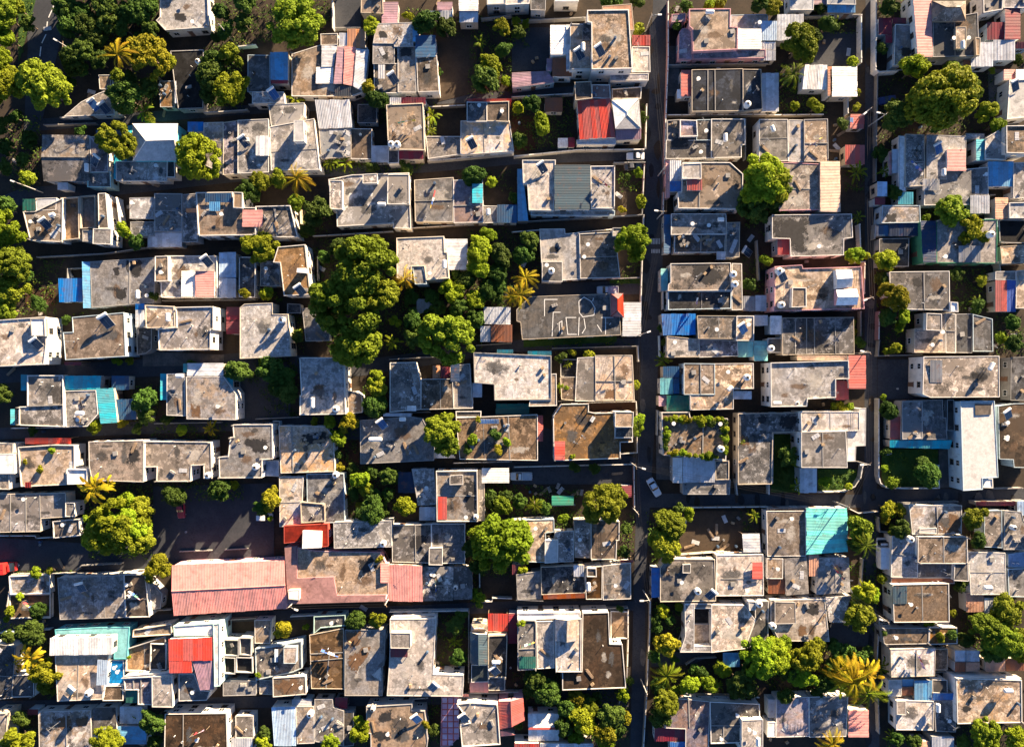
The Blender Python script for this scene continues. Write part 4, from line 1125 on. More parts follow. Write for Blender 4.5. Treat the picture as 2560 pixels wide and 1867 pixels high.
F(3.0, "240,322 450,316 455,362 575,352 582,745 265,770", 'g', 'w', .08); F(3.2, "584,362 885,347 930,735 592,745", 't', 'w', .15); F(3.7, "260,602,428,768", 'g', 'w', .06); TK(340, 675); F(4.6, "870,312,945,380", 't', 'w', .2)
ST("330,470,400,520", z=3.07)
H("long roof with white painted outlines")
F(3.4, "40,1012 160,902 845,878 850,1062 930,1062 935,1230 85,1270 77,1120 42,1112", 'd', 'w', .08)
for a in ("390,925 280,925 280,1065", "575,940 620,905 680,940 715,1000 705,1060 610,1075 580,1040 575,940", "415,1035 355,1035 345,1240", "430,1220 430,1110 405,1125 410,1212",
          "550,1080 465,1080 480,1225 555,1225", "578,1080 572,1232", "620,1090 632,1170 605,1215", "735,1145 770,1200", "770,1080 870,1080", "805,1085 805,1222", "850,1130 840,1140", "700,915 695,940"): PL(a)
HIP("848,872 955,872 965,1080 852,1070", 3.9, 4.7, 'r', 'r'); S("952,950,1110,1240", 3.2, 's', 'x')
H("tan slab house with dark square light-well")
F(3.2, "567,1425 718,1422 720,1798 547,1796", 't', 'w', .08); F(3.3, "722,1412 1035,1402 1050,1788 726,1796", 't', 'w', .08); J("880,1412,890,1788"); ST("800,1700,885,1780", STAINB); F(3.0, "420,1595 563,1595 560,1792 432,1782", 't', 'w', .1); F(1.2, "415,1440,560,1588", 'k', 'gr', .6)
H("roof terrace house with turquoise top edge")
F(4.6, "-326,1384 335,1412 335,1785 160,1790 -148,1790 -151,1653 -320,1640", 'l', 'w', .3); F(4.55, "338,1565 378,1562 385,1838 152,1840 155,1800 338,1798", 't', 'w', .15); S("135,1368,340,1402", 4.2, 'c', 'y', 0, 'P'); S("-130,1355,10,1385", 4.1, 'c', 'y', 0, 'P')
H("weathered roof over a rubbish-strewn terrace")
F(3.4, "1370,190 1842,190 1848,360 1370,366", 't', 'w', .1); F(3.0, "1402,370 1832,370 1832,522 1402,522", 'd', 'w', .1); S("1306,195,1366,530", 2.8, 'u2', 'x'); F(3.4, "1850,262 1962,262 1952,560 1842,560", 'g', 'w', .12); S("1760,512,1838,582", 3.4, 's', 'y', 2.0, 'P')
CP(1800, 235, 0, z=3.45, L=1.4); SH(2030, 520, 60, z=0.1)
H("tan roof with round black scorch mark")
F(3.7, "1365,620 1880,612 1890,845 1345,850 1352,790 1370,782", 't', 'w', .15); ST("1540,640 1660,610 1800,650 1790,760 1680,810 1570,780"); F(3.2, "1345,856 1885,856 1880,1000 1345,1010", 'd', 'w', .2); F(3.2, "1894,620 1975,622 1980,1010 1894,1010", 't', 'w', .08); TK(1912, 705); TK(1925, 790)
S("1280,660,1343,850", 2.8, 'y', 'x'); S("1990,895,2090,1025", 2.8, 'g', 'y', 0, 'P'); S("2094,890,2190,1025", 2.8, 's', 'y', 0, 'P')
H("blue-sheeted house with cream slab roof")
S("1285,1047 1580,1047 1580,1228 1300,1235", 3.2, 'u', 'y'); F(3.6, "1595,1066 1928,1066 1932,1260 1600,1260", 'l', 'w', .15); F(3.8, "1932,1066,2080,1275", 't', 'w', .2); SH(1990, 1180, 35, blue=True)
F(3.0, "1332,1242 1608,1264 1608,1418 1337,1420", 't', 'w', .12); F(3.0, "1612,1266 1940,1280 1940,1410 1612,1418", 'v', 'w', .12); S("1942,1287,2078,1420", 2.8, 'y', 'y'); S("2082,1280,2200,1452", 2.8, 'y', 'x'); S("2085,1060,2200,1150", 2.8, 's', 'y')
H("tan twin-slab roof with teal side sheds")
F(3.6, "1477,1472 1743,1476 1743,1738 1482,1740", 't', 'w', .12); F(3.55, "1747,1476 2080,1476 2075,1690 1902,1692 1900,1865 1537,1875 1537,1744 1747,1742", 't', 'w', .12); TK(2030, 1595); CP(1880, 1690, 40, L=1.3)
S("1300,1500,1440,1600", 2.6, 'u2', 'y'); S("1275,1600,1385,1740", 2.7, 'y', 'y'); S("1388,1605,1440,1735", 2.7, 'u2', 'x'); S("1330,1748,1530,1885", 2.7, 'e', 'y'); S("1262,1752,1326,1842", 2.4, 'v', 'x'); S("1908,1712,2062,1782", 2.8, 's', 'y')
T(3, 1)
H("house with burnt-black half roof and red panel")
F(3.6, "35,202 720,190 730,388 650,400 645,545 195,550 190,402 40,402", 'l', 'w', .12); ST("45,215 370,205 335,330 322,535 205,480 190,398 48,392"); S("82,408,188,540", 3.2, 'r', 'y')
H("pink-parapet house with white gabled huts")
F(5.6, "60,640 290,632 300,660 800,642 825,1000 55,1020", 't', 'p', .3); GAB("582,667 722,667 722,818 588,833", 6.9, 7.5, 'w', 'x', 'w', z=5.6, flat=True); GAB("588,838 765,835 768,972 585,975", 6.8, 7.6, 'w', 'x', 'p', z=5.6, flat=True)
F(6.9, "207,826,325,988", 'b', 'w', .2, z=5.6); TK(105, 675, z=5.6); SH(130, 735, 35, z=5.6); TK(125, 968, z=5.6)
H("long slab roof with joints and white shed")
F(3.2, "122,1082 735,1080 740,1390 122,1400", 'g', 'w', .06)
for a in ("235,1082,235,1395", "398,1082,400,1395", "578,1082,582,1392"): J(a, .08, .18)
S("20,1066,118,1225", 2.9, 'w', 'y'); F(2.5, "0,1262,112,1382", 'g', 'w', .08); TK(35, 1345)
H("white-walled sunken roof with red striped annex")
F(4.3, "20,1472 690,1452 690,1608 580,1612 575,1768 332,1780 330,1840 22,1842", 'g', 'w', .5); S("694,1406 842,1406 842,1692 696,1692", 3.6, 'r2', 'x'); S("582,1625,694,1790", 3.0, 'r2', 'y'); S("252,1406,682,1448", 3.0, 'i', 'y'); CP(80, 1815, 0); TK(255, 1820, d=1.1)
H("grey roof with oval stain beside maroon shed")
F(3.2, "985,115 1305,115 1310,264 978,270", 'g', 'w', .1); ST("1015,190 1100,180 1110,255 1010,260"); S("918,48,1008,112", 2.6, 'm', 'y'); S("1120,0,1250,108", 3.0, 'c', 'y')
H("zinc shed with rusty neighbour roof", 'shed', 'shed')
S("1740,30,1906,185", 2.7, 's', 'y'); S("1955,50,2065,232", 2.8, 'a2', 'x'); F(3.0, "2075,95,2265,225", 'l', 'w', .3)
H("navy-roofed house with overgrown terrace")
S("1312,250 1445,248 1450,605 1335,608", 4.2, 'n', 'x', 0, 'e'); F(3.8, "1450,242 1970,236 1965,610 1455,605", 't', 'e', .15); S("1045,267,1288,380", 3.0, 'n', 'y'); F(2.4, "962,402,1210,640", 'd', 'gr', .06); S("1640,462,1830,604", 4.2, 'g', 'y', 3.8); TK(1935, 360)
S("950,285,1038,378", 2.8, 'u2', 'y'); F(3.4, "1868,232,1972,300", 'l', 'w', .1, z=0)
H("mottled grey roof beside the feathery tree")
F(3.2, "1050,692 1560,686 1560,1010 1172,1010 1052,900", 'g', 'w', .08); J("1340,692,1345,1010"); ST("1240,750 1300,740 1330,790 1290,820 1240,800"); F(3.6, "1572,950,1630,1028", 'w', 'w', .3)
H("red and blue tarpaulin roof house")
S("1955,762,2055,1030", 3.0, 'r2', 'y'); S("2056,762,2132,1030", 3.0, 'u4', 'y'); F(3.2, "2136,680 2265,672 2265,1002 2136,1002", 't', 'w', .06); F(3.1, "1960,690 2130,680 2130,756 1960,756", 't', 'w', .08)
H("dark courtyard house at the frame edge")
F(2.6, "1985,242,2265,440", 'k', 'gr', .4); F(3.2, "2000,472 2265,452 2265,608 2010,612", 't', 'w', .08)
H("house with crossed concrete roof beams")
F(3.4, "1260,1172 1340,1172 1340,1046 1518,1046 1518,1380 1256,1376", 't', 'w', .08); F(3.35, "1530,1048,1610,1380", 't', 'w', .06); F(2.9, "1616,1050,1755,1380", 'd', 'gr', .06); F(3.2, "1762,1052 1925,1092 1930,1370 1765,1370", 'd', 'w', .15); F(4.6, "1366,1048,1490,1188", 'l', 'w', .12, z=3.4)
cur['z'] = 3.4; J("1262,1195,1610,1195"); J("1522,1048,1524,1380")
H("tan roof with a leaning tank shadow")
F(4.2, "1337,1422 1990,1412 1985,1760 1397,1765 1332,1740", 't', 'w', .12); CP(1930, 1500, 60); S("1395,1445,1500,1640", 4.35, 'g', 'y', 4.1)
H("dark shaded roof at the right edge")
F(3.2, "2092,1422,2265,1792", 'd', 'w', .06)

# ------------------------------------------------------------------ houses, tile row 2
T(0, 2)
H("turquoise-trimmed white terraced house")
F(4.3, "240,-72 545,-72 550,368 165,350 165,196 240,192", 'l', 'w', .25); J("240,190,545,178", .3, .2); F(3.7, "557,58 830,50 840,260 752,360 572,370", 'l', 'w', .15); S("557,-72 872,-72 862,45 557,50", 3.8, 'c', 'y'); S("825,42 978,32 1012,330 866,340", 3.6, 'c', 'x')
S("998,130,1172,306", 2.7, 'u2', 'y'); S("180,-82,238,55", 3.4, 'c', 'x'); S("90,216,128,350", 2.9, 'c', 'x'); S("960,-72,1110,50", 2.6, 'u2', 'y'); CP(680, 252, 0, z=3.7)
H("grey house with turquoise corner strips")
F(3.6, "1437,-90 1590,-90 1595,272 1437,270", 'g', 'w', .06); F(3.9, "1600,-62 1928,-62 2025,82 2025,308 1605,300", 'g', 'w', .06); ST("1645,165 1720,165 1725,285 1650,285", STAINB); S("1380,-90,1434,136", 3.2, 'c', 'x'); S("1936,-70,2006,80", 3.3, 'c', 'x'); S("1612,-180,1926,-70", 3.7, 's', 'x'); S("1576,-176,1609,-100", 3.2, 'c', 'x')
CP(1540, -70, 0, z=3.6, L=1.6)
H("white-rimmed terrace with potted plants")
F(3.8, "160,545 470,522 645,522 650,728 578,738 578,860 270,878 190,880", 't', 'w', .4); F(4.8, "584,735,752,858", 'w', 'w', .4); S("216,462,612,515", 3.0, 'r', 'y', 0, 'P'); S("215,842,266,890", 4.4, 'r', 'y', 3.8)
H("white shed roof at the left frame edge")
F(3.4, "-65,602 120,602 126,765 -65,768", 'w', 'w', .05); F(3.0, "-65,508,108,596", 't', 'w', .1); F(3.0, "-65,775,76,900", 'l', 'w', .15)
H("brown stained roof with a dark spill")
F(4.4, "765,500 1238,486 1235,838 795,822 765,700", 'b', 'w', .08); ST("1130,540 1190,530 1200,660 1140,700 1090,680")
H("T-shaped tan roof house above the asphalt yard")
F(4.8, "1247,496 1815,496 1820,810 1755,810 1750,697 1645,697 1640,835 1347,835 1350,710 1247,710", 't', 'w', .2); TK(1780, 788)
H("stepped grey roof with black tar patch")
F(4.9, "2008,346 2342,346 2342,640 2255,650 2255,800 1887,805 1882,627 1962,625 1982,457 2010,452", 'g', 'w', .2); ST("2060,470 2200,460 2325,500 2315,600 2200,590"); TK(2190, 715); F(2.6, "2262,660,2400,788", 'u', 'w', .1)
H("grey divided slabs with white-edged yard")
F(3.2, "-65,945 560,940 570,1138 350,1150 350,1265 -65,1270", 'g', 'w', .06)
for a in ("90,945,90,1268", "222,942,225,1266", "342,942,346,1150"): J(a, .08, .18)
F(2.8, "457,1178 688,1162 688,1300 467,1318", 'b', 'w', .35); F(3.5, "566,1022,640,1138", 't', 'w', .15)
T(1, 2)
H("grey two-level house below dark round tree")
F(5.4, "377,-222 760,-222 768,255 382,265 380,102 392,100", 'g', 'w', .2); TK(680, 215); CP(484, 160, 90, L=2.3); F(2.9, "790,62 860,62 915,102 915,240 790,258", 't', 'w', .2)
H("pale tiled-terrace house with navy sheet")
F(3.4, "1152,-180 1380,-190 1418,-10 1418,215 1157,240", 'l', 'w', .2); F(3.7, "1423,-40 1690,-40 1700,210 1423,215", 't', 'w', .12); F(3.2, "1703,-160 1840,-170 1860,205 1703,210", 'l', 'w', .08); S("1676,-172,1752,-22", 3.8, 'n', 'x', 3.1); S("1520,-160,1582,-44", 3.3, 'o', 'x'); S("1588,-150,1670,-50", 3.2, 'm', 'y'); S("1862,-10,1945,115", 2.8, 's', 'y')
S("1300,185,1378,232", 3.9, 'w', 'y', 3.4)
H("tan domed-joint roof with scattered litter")
F(3.6, "196,362 600,362 670,452 680,750 212,765", 't', 'w', .12); J("308,368,320,758"); ST("390,430 600,400 640,460 560,520 380,520")
H("messy dark roof with blue solar panel")
F(3.2, "895,312 1340,282 1430,300 1530,500 1530,658 902,685", 'g', 'gr', .1); SH(1090, 350, 35, blue=True); CP(1025, 476, 0, L=3.0); CP(1260, 302, 0, L=1.5); S("1095,250,1335,278", 3.4, 's', 'x'); S("1532,530 1640,520 1718,635 1535,638", 2.7, 'w', 'y', 0, 'P')
H("rooftop garden house with brown floor")
F(3.8, "1727,292 2418,266 2420,652 1757,645", 'b', 'w', .15); S("2425,270,2470,492", 3.4, 'r2', 'x'); S("2066,168,2350,258", 2.7, 'e', 'x'); S("1920,300,2090,340", 4.4, 'u5', 'y', 3.8); F(3.6, "1722,232,1935,285", 'd', 'w', .2)
H("grey slab roof with inner white hut")
F(3.4, "200,800 404,800 384,1215 206,1225", 'l', 'w', .08); F(3.3, "440,772 755,770 760,1186 594,1190 594,1026 440,1018", 'd', 'w', .08); TK(680, 785); F(4.0, "388,1014 590,1032 594,1178 388,1196", 'l', 'w', .3)
H("grey annex roof holding blue drums")
F(2.9, "1340,736 1530,730 1555,1035 1392,1040", 'g', 'gr', .06); S("1405,1055,1545,1172", 2.5, 's', 'y'); S("1222,756,1390,935", 2.4, 'n', 'y', 0, 'P')
H("white-framed roof terrace with a red mat")
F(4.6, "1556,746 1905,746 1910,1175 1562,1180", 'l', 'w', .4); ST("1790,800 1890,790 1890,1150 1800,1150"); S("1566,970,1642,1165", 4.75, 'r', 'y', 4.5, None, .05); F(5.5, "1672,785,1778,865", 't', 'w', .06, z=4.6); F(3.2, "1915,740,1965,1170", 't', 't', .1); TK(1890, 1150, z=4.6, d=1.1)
H("white canopy beside the parked pickup", 'canopy', 'canopy')
S("1945,722,2178,850", 2.9, 'w', 'x', 0, 'P')
H("large pink-roofed hall with long gable")
_t[1] = 1387
GAB("-725,85 245,45 275,460 -708,520", 4.3, 4.9, 'p', 'x', 'p')
H("pink-framed concrete roof with bright red corner")
F(4.4, "247,-68 345,-70 350,205 660,192 690,355 1125,345 1120,392 277,420", 'p', 'p', .04); F(4.0, "352,-60 520,-30 1065,-20 1140,110 1140,335 695,343 672,180 356,198", 't', 'p', .1); ST("880,40 1010,20 1040,110 960,180 900,120"); F(5.6, "282,302,370,380", 'w', 'w', .05)
_t[1] = 960
F(4.7, "242,1225 612,1200 616,1395 562,1398 562,1262 398,1262 398,1350 242,1366", 'r', 'r', .05); F(5.6, "402,1266,558,1408", 'w', 'w', .04); F(4.5, "672,1190 1165,1172 1160,1400 672,1415", 'g', 'w', .08); TK(1090, 1378)
_t[1] = 1387
S("1146,78 1430,90 1436,400 1132,396", 3.9, 'p', 'y'); S("1072,70,1144,238", 4.3, 'p', 'x')
H("narrow grey slabs east of the pink sheet")
F(3.2, "1442,106 1695,106 1690,384 1442,394", 'l', 'w', .04); F(3.2, "1700,108 1855,112 1855,380 1700,384", 'g', 'w', .04); TK(1715, 288, d=.9); ST("1490,150 1560,145 1560,200 1500,195")
_t[1] = 960
H("dark-stained twin slabs with small hut")
F(3.5, "1170,1212 1508,1206 1508,1540 1170,1530", 'g', 'w', .06); ST("1330,1310 1480,1300 1470,1350 1400,1420 1330,1400"); F(3.5, "1512,1206 1800,1206 1800,1540 1512,1540", 'd', 'w', .06); F(4.9, "1492,1408,1600,1550", 't', 'w', .08, z=0)
T(2, 2)
H("brown corner house with tall road-side hut")
F(4.6, "360,272 430,172 655,172 660,240 720,252 885,242 885,462 1035,462 1035,495 930,502 930,635 366,655", 'b', 'w', .2); F(6.8, "890,242,1040,370", 't', 'w', .15); F(5.6, "890,373,1035,460", 'd', 'w', .1); S("366,492,456,652", 5.0, 'r', 'x', 4.6); BOXES(690, 300, [('roof_crate', 0, 0, 1.2, .7, .7, ('white_crate', (.6, .6, .58)), 'pale crate')], 4.6)
H("roof with hedge-lined garden parapet")
F(4.4, "1292,242 1520,242 1530,292 1848,297 1840,648 1302,610", 't', 'w', .25); J("1645,300,1640,640"); TK(1805, 560)
S("1470,628 1745,650 1745,845 1470,845", 3.2, 's', 'y'); S("1382,630,1466,848", 3.3, 'w', 'y'); F(3.0, "1752,662,1862,820", 'd', 'w', .2); F(2.8, "1472,850 1880,825 1868,945 1472,945", 'g', 'gr', .06)
H("dark L-shaped roof with black puddle")
F(3.6, "1942,256 2470,250 2475,410 2245,416 2228,858 1946,860", 'g', 'w', .25); ST("2300,270 2430,265 2450,330 2400,390 2310,370"); ST("2110,280 2180,270 2200,330 2130,350"); ST("1950,440 2040,440 2040,520 1960,530", STAINB)
H("cream house with bright white strip")
F(3.6, "0,1172 360,1162 365,1268 288,1280 285,1530 112,1530 0,1400", 't', 'w', .15); F(4.4, "288,1346,393,1535", 'w', 'w', .12); F(3.2, "370,1272 525,1266 525,1520 397,1530 397,1340 370,1340", 'l', 'w', .12)
H("grey slab with brown shaded neighbour roof")
F(3.2, "536,1166 670,1166 670,1490 541,1490", 'l', 'w', .06); F(3.6, "676,1166 925,1182 925,1340 902,1345 896,1505 681,1510", 'b', 'w', .18)
H("maroon shed behind the roadside tree", 'shed', 'shed')
S("920,872,1030,972", 2.5, 'm', 'x')
H("green sheet canopy beside little palm", 'canopy', 'canopy')
S("342,960,530,1040", 2.5, 'e2', 'x', 0, 'P')
H("pale sheet shelter in the brown yard", 'shelter', 'shelter')
S("1982,1286 2130,1285 2146,1445 1990,1445", 2.7, 's', 'x', 0, 'P')
T(3, 2)
H("tan house with white L-shaped side wing")
F(4.8, "287,240 782,236 785,400 290,405", 'l', 'w', .12); F(5.4, "287,415 670,410 680,715 287,720", 't', 'w', .06); F(4.4, "788,212 845,212 840,530 752,530 752,665 684,665 684,404 788,402", 'w', 'w', .05); S("276,722,420,935", 3.0, 's', 'y')
H("mottled dark roof with light-blue lean-to")
F(3.4, "1160,146 1500,136 1502,290 1530,290 1540,470 1150,475", 'd', 'gr', .08); F(3.5, "1160,150,1330,470", 'g', 'gr', .06); S("1050,280,1145,475", 2.8, 'r2', 'x'); S("1046,482 1585,482 1565,558 1046,545", 3.0, 'c', 'y')
H("tall white building with a window row")
F(5.0, "1662,150 1950,150 1975,802 1847,812 1847,905 1677,915", 'w', 'pb', .12); F(5.15, "1790,172,1915,262", 'b', 'w', .03); F(2.6, "1850,815,1930,888", 'w', 'w', .2); F(3.0, "1545,140,1600,400", 'd', 'gr', .05)
H("brown L roof with solar heater")
F(3.6, "1982,190 2120,166 2265,166 2265,720 2117,715 2112,650 1992,645", 'b', 'w', .12); SH(2070, 265, 35)
H("grey roof joined to bright turquoise sheets")
F(3.4, "-10,1096 320,1090 322,1480 0,1480", 't', 'w', .1); S("327,1066 682,1066 686,1440 332,1465", 3.8, 'y2', 'x'); F(2.9, "0,1070 322,1065 322,1092 0,1094", 't', 'w', .08)
H("rust-stained grey roof beside round tree")
F(3.2, "1216,1042 1665,1046 1665,1284 1240,1286", 'g', 'w', .1); ST("1440,1190 1590,1110 1655,1150 1655,1275 1450,1275", STAINB); F(3.5, "1306,1242,1450,1282", 'w', 'w', .1)
H("narrow twin roofs with dark gap")
F(3.2, "1866,1090 2010,1090 2010,1410 1856,1400", 't', 'w', .08); F(3.2, "2040,1092 2180,1096 2200,1180 2265,1180 2265,1420 2032,1420", 'l', 'w', .08); TK(2130, 1240, d=1.1)
S("2145,1008,2265,1130", 2.8, 'u5', 'y'); S("1790,1008,2130,1045", 2.5, 'm', 'y')
H("concrete house with raised tan terrace")
F(3.4, "1067,1312 1286,1316 1286,1660 1062,1660", 'g', 'w', .12); F(4.5, "1290,1312,1715,1538", 't', 'w', .15); F(3.2, "1290,1542,1600,1660", 'd', 'gr', .06); F(4.3, "1604,1542,1720,1690", 't', 'w', .1); TK(1240, 1340, z=3.4); F(3.0, "1060,1664 1600,1664 1600,1712 1060,1712", 'a', 'gr', .1)
H("plain grey slab beside the raised terrace")
F(3.2, "1724,1450 2040,1450 2050,1805 1742,1805", 'g', 'w', .08); CP(1900, 1752, 0)
H("pale blue house at the right edge")
F(3.4, "2068,1590 2265,1585 2265,1830 2072,1822", 'g', 'pb', .08); F(3.0, "2070,1460 2265,1440 2265,1570 2070,1570", 'u', 'pb', .06)

# ------------------------------------------------------------------ houses, tile row 3
T(0, 3)
H("walled planted terrace at the left edge", 'terrace', 'walled_terrace')
F(1.4, "85,182 430,167 434,330 92,336", 'g', 'w', .4); F(1.0, "92,340 434,334 440,540 92,540", 'b', 'w', .35)
H("grey slab house with brown pit annex")
F(3.6, "500,200 1063,177 1078,535 516,555", 'g', 'gr', .05); SH(700, 285, 15); F(3.5, "1072,168 1255,162 1285,525 1086,530", 'q', 'w', .3); TK(1095, 362, d=.9)
H("small grey shed by the pink hall", 'shed', 'shed')
F(2.6, "1232,190 1262,190 1400,330 1382,460 1292,460", 'g', 'gr', .1)
H("cream sheet-roofed house with teal yard")
F(3.8, "480,866 930,862 880,1235 496,1255", 't', 'w', .12); TK(745, 1200); SH(600, 1170, -40); S("430,712 968,705 968,855 425,862", 4.5, 'w', 'y', 3.0, 'w'); S("838,900 930,900 925,1120 828,1120", 4.4, 'u5', 'y', 3.8)
F(2.6, "840,627 1115,622 1090,890 978,895 976,700 480,700 472,646", 'c', 'c', .1); F(2.4, "935,902,1062,1110", 'u', 'w', .1); F(3.2, "892,1122,1060,1250", 'b', 'w', .15)
H("unfinished house with open concrete rooms")
F(3.2, "1150,642 1478,592 1480,678 1150,700", 't', 'w', .4); F(2.6, "1092,802 1430,692 1440,1000 1092,985", 'b', 'w', .8); F(3.0, "1300,760,1436,985", 'd', 'w', .5)
H("bright red roof house with turquoise parapet")
S("1450,722 1826,706 1826,905 1452,912", 5.0, 'r4', 'y', 0, 'w', .2); S("1452,914 1648,910 1655,1012 1456,1015", 4.9, 'r4', 'y', 0, 'w', .15); F(4.5, "1497,612 1838,592 1838,690 1500,692", 'w', 'y', .2); S("1656,912 1826,908 1842,1152 1722,1160", 4.7, 'v', 'y', 0, 'w')
F(3.9, "1540,1022 1668,1022 1722,1165 1800,1172 1780,1250 1542,1250", 'g', 'w', .08); F(4.9, "1842,592 1885,590 1890,1120 1846,1130", 'w', 'y', .15)
H("white-framed house with slate court")
F(4.6, "1072,1062 1306,1052 1306,1280 1194,1276 1190,1160 1076,1160", 'v', 'w', .25); F(5.6, "1312,1042 1480,1042 1490,1305 1312,1305", 't', 'w', .12); S("1082,1164,1188,1270", 4.2, 'e', 'y'); F(4.9, "1048,1062 1068,1040 1300,1022 1480,1010 1480,1038 1306,1046 1070,1058", 'w', 'w', .1)
for a in ("1150,1056,1152,1150", "1216,1056,1216,1270"): cur['z'] = 4.6; J(a, .2, .2)
H("open-topped cell building with blue bins")
F(2.6, "1897,722,2060,858", 'd', 'gr', .9); F(2.6, "2068,702,2170,852", 'd', 'gr', .9); F(2.6, "1907,872,2032,1010", 'k', 'gr', .9); F(2.6, "2042,872,2182,1000", 'k', 'gr', .9); F(2.6, "1922,1082,2202,1205", 'g', 'gr', .06)
H("dim grey slab by yellow bananas")
F(3.0, "-65,762 128,790 102,1230 -65,1240", 'd', 'gr', .06); F(2.9, "108,1032,290,1215", 'd', 'w', .15)
H("dark brown roof with white east wall")
F(4.8, "1420,1367 1950,1362 1960,1705 1420,1705", 'q', 'w', .15); F(3.0, "2030,1382,2180,1568", 'l', 'w', .08); S("1990,1572,2172,1705", 3.0, 's', 'y')
H("grey slab roof with brown blotches")
F(3.2, "332,1346 775,1332 790,1705 342,1705", 'g', 'w', .05); ST("490,1390 610,1380 620,1500 500,1500", STAINB); ST("660,1400 760,1380 770,1450 660,1490", STAINB); ST("600,1620 690,1500 750,1500 650,1640", STAINP); F(3.0, "803,1322 990,1312 1000,1540 803,1540", 'g', 'w', .04); S("1012,1472,1260,1625", 2.7, 'u3', 'x'); S("1030,1302,1222,1450", 2.6, 's', 'y'); S("238,1325,328,1372", 2.5, 'm', 'y')
H("white-rimmed roof at the lower-left corner")
F(3.4, "-65,1362 75,1357 42,1705 -65,1705", 'l', 'w', .2)
T(1, 3)
H("low patio beside a round golden bush")
F(2.4, "-8,560 132,560 122,760 -8,760", 't', 'w', .1)
H("white terrace house with tan fan stain")
F(3.6, "0,802 230,772 390,742 395,970 322,1000 0,1070", 'l', 'w', .3); F(4.9, "236,792,345,930", 't', 'w', .06, z=3.6); F(4.6, "147,1062 420,1037 430,1195 147,1220", 't', 'w', .15); ST("160,1090 400,1050 390,1150 250,1200 180,1150", STAINB); S("160,810,190,920", 4.0, 'u5', 'x', 3.6); F(3.0, "35,1075,142,1195", 'g', 'w', .1)
H("mint-walled dark terrace house")
F(3.2, "502,530 770,512 770,600 556,620 502,672", 'd', 'y', .35); F(3.6, "460,692 755,627 755,1150 476,1150", 'b', 'cr', .12); J("465,850,755,835"); J("632,840,602,1148", .08)
H("brown and white patched roof")
F(4.0, "766,642 1110,646 1105,950 1086,952 1086,1205 762,1205", 'l', 'w', .15); ST("780,650 900,650 890,760 830,800 790,760", STAINB); ST("780,880 1010,760 940,900 830,1060", STAINB); ST("1000,1030 1080,930 1080,1100", STAINP)
H("long tan roof with raised square room")
F(4.6, "1152,556 1545,552 1525,1030 1780,1032 1780,1215 1132,1206 1152,900", 't', 'w', .1); SH(1520, 1140, -40); F(6.0, "1157,672,1330,798", 't', 'w', .12, z=4.6); S("1157,802,1305,878", 5.2, 'm', 'y', 4.6); F(3.6, "1182,527 1540,522 1540,548 1182,550", 't', 'w', .1); J("1342,525,1342,548")
H("slate-roofed narrow house with red canopy")
GAB("1842,662 1988,682 1994,942 1842,930", 4.6, 5.3, 'z', 'y', 'w'); F(4.2, "2000,692 2160,692 2150,1050 2002,1050", 'd', 'w', .25); F(3.9, "1852,946 1998,946 1998,1088 1852,1088", 'z', 'w', .06); F(3.9, "2002,1055,2140,1165", 'd', 'w', .12); S("1840,1092,2000,1180", 3.4, 'p', 'y'); S("1996,502,2166,655", 3.1, 'r', 'y', 0, 'P')
HIP("1850,590 1990,590 1995,655 1848,655", 4.0, 4.7, 't', 't'); S("2172,502,2250,760", 2.8, 'm', 'x'); SH(2060, 1000, 35, z=4.2); CP(2065, 925, 0, z=4.2)
H("half white roof beside ragged grey sheds")
S("132,1305 338,1300 345,1640 155,1640", 3.4, 'u5', 'y'); F(3.0, "345,1306 500,1302 500,1615 352,1620", 'l', 'w', .05); TK(460, 1380); F(2.9, "503,1242 660,1242 662,1310 750,1340 750,1640 512,1600", 'g', 'gr', .05); S("310,1240,480,1298", 2.8, 's', 'x'); S("680,1225,786,1320", 2.4, 'm', 'y'); F(2.6, "756,1345,835,1640", 'd', 'gr', .05)
H("brown stepped roof with solar panel")
F(4.2, "950,1302 1340,1277 1346,1336 1455,1342 1475,1600 1460,1705 990,1705 990,1530 952,1525", 'b', 'w', .18); SH(1385, 1412, 35, blue=True); TK(1000, 1335, d=1.0); ST("1050,1350 1170,1330 1180,1420 1060,1440"); ST("1010,1520 1160,1520 1150,1600 1020,1610")
H("pink-tiled yard house with red side roof")
F(2.4, "1602,1222 1740,1222 1745,1560 1662,1640 1592,1640", 'p', 'p', .08)
for i, (x0, y0) in enumerate([(a, b) for a in (1600, 1650, 1700) for b in range(1225, 1640, 52)]):
    if x0 == 1700 and y0 > 1540: continue
    zt = cur['z'] + .012; part('floor_tile', *prism(ccw(poly(f"{x0 + 4},{y0 + 4},{x0 + 44},{y0 + 46}", zt)), zt - .01, zt), simple('pink_tile', (.60, .34, .44), .6, .4, 1.5) if (i * 7) % 3 else simple('pale_pink_tile', (.66, .48, .58), .6, .4, 1.5))
F(4.8, "1727,1277 1842,1267 2075,1277 2100,1628 1772,1640 1757,1460 1838,1442", 't', 'w', .28); SH(1795, 1405, 35); GAB("2085,1258 2300,1225 2312,1420 2092,1502", 4.4, 5.2, 'r2', 'y', 'p'); S("1640,1195,1830,1218", 2.9, 'p', 'y', 0, 'P'); S("2092,1506 2160,1520 2240,1545 2100,1560", 3.6, 'p', 'y')
T(2, 3)
H("row house with bright orange awning")
F(3.2, "42,172 248,140 248,370 46,380", 'g', 'w', .12); F(3.6, "252,102 618,92 628,325 257,338", 'd', 'w', .15); S("266,338 624,328 626,368 271,380", 3.2, 'o2', 'y', 0, 'P'); F(3.6, "636,102 775,97 775,375 637,380", 'q', 'w', .15); F(4.6, "647,112,725,185", 'b', 'w', .3, z=3.6); CP(660, 275, 90, z=3.6); F(3.4, "782,92 1018,67 1025,370 787,380", 'l', 'w', .05); S("530,87,620,185", 4.1, 's', 'y', 3.6)
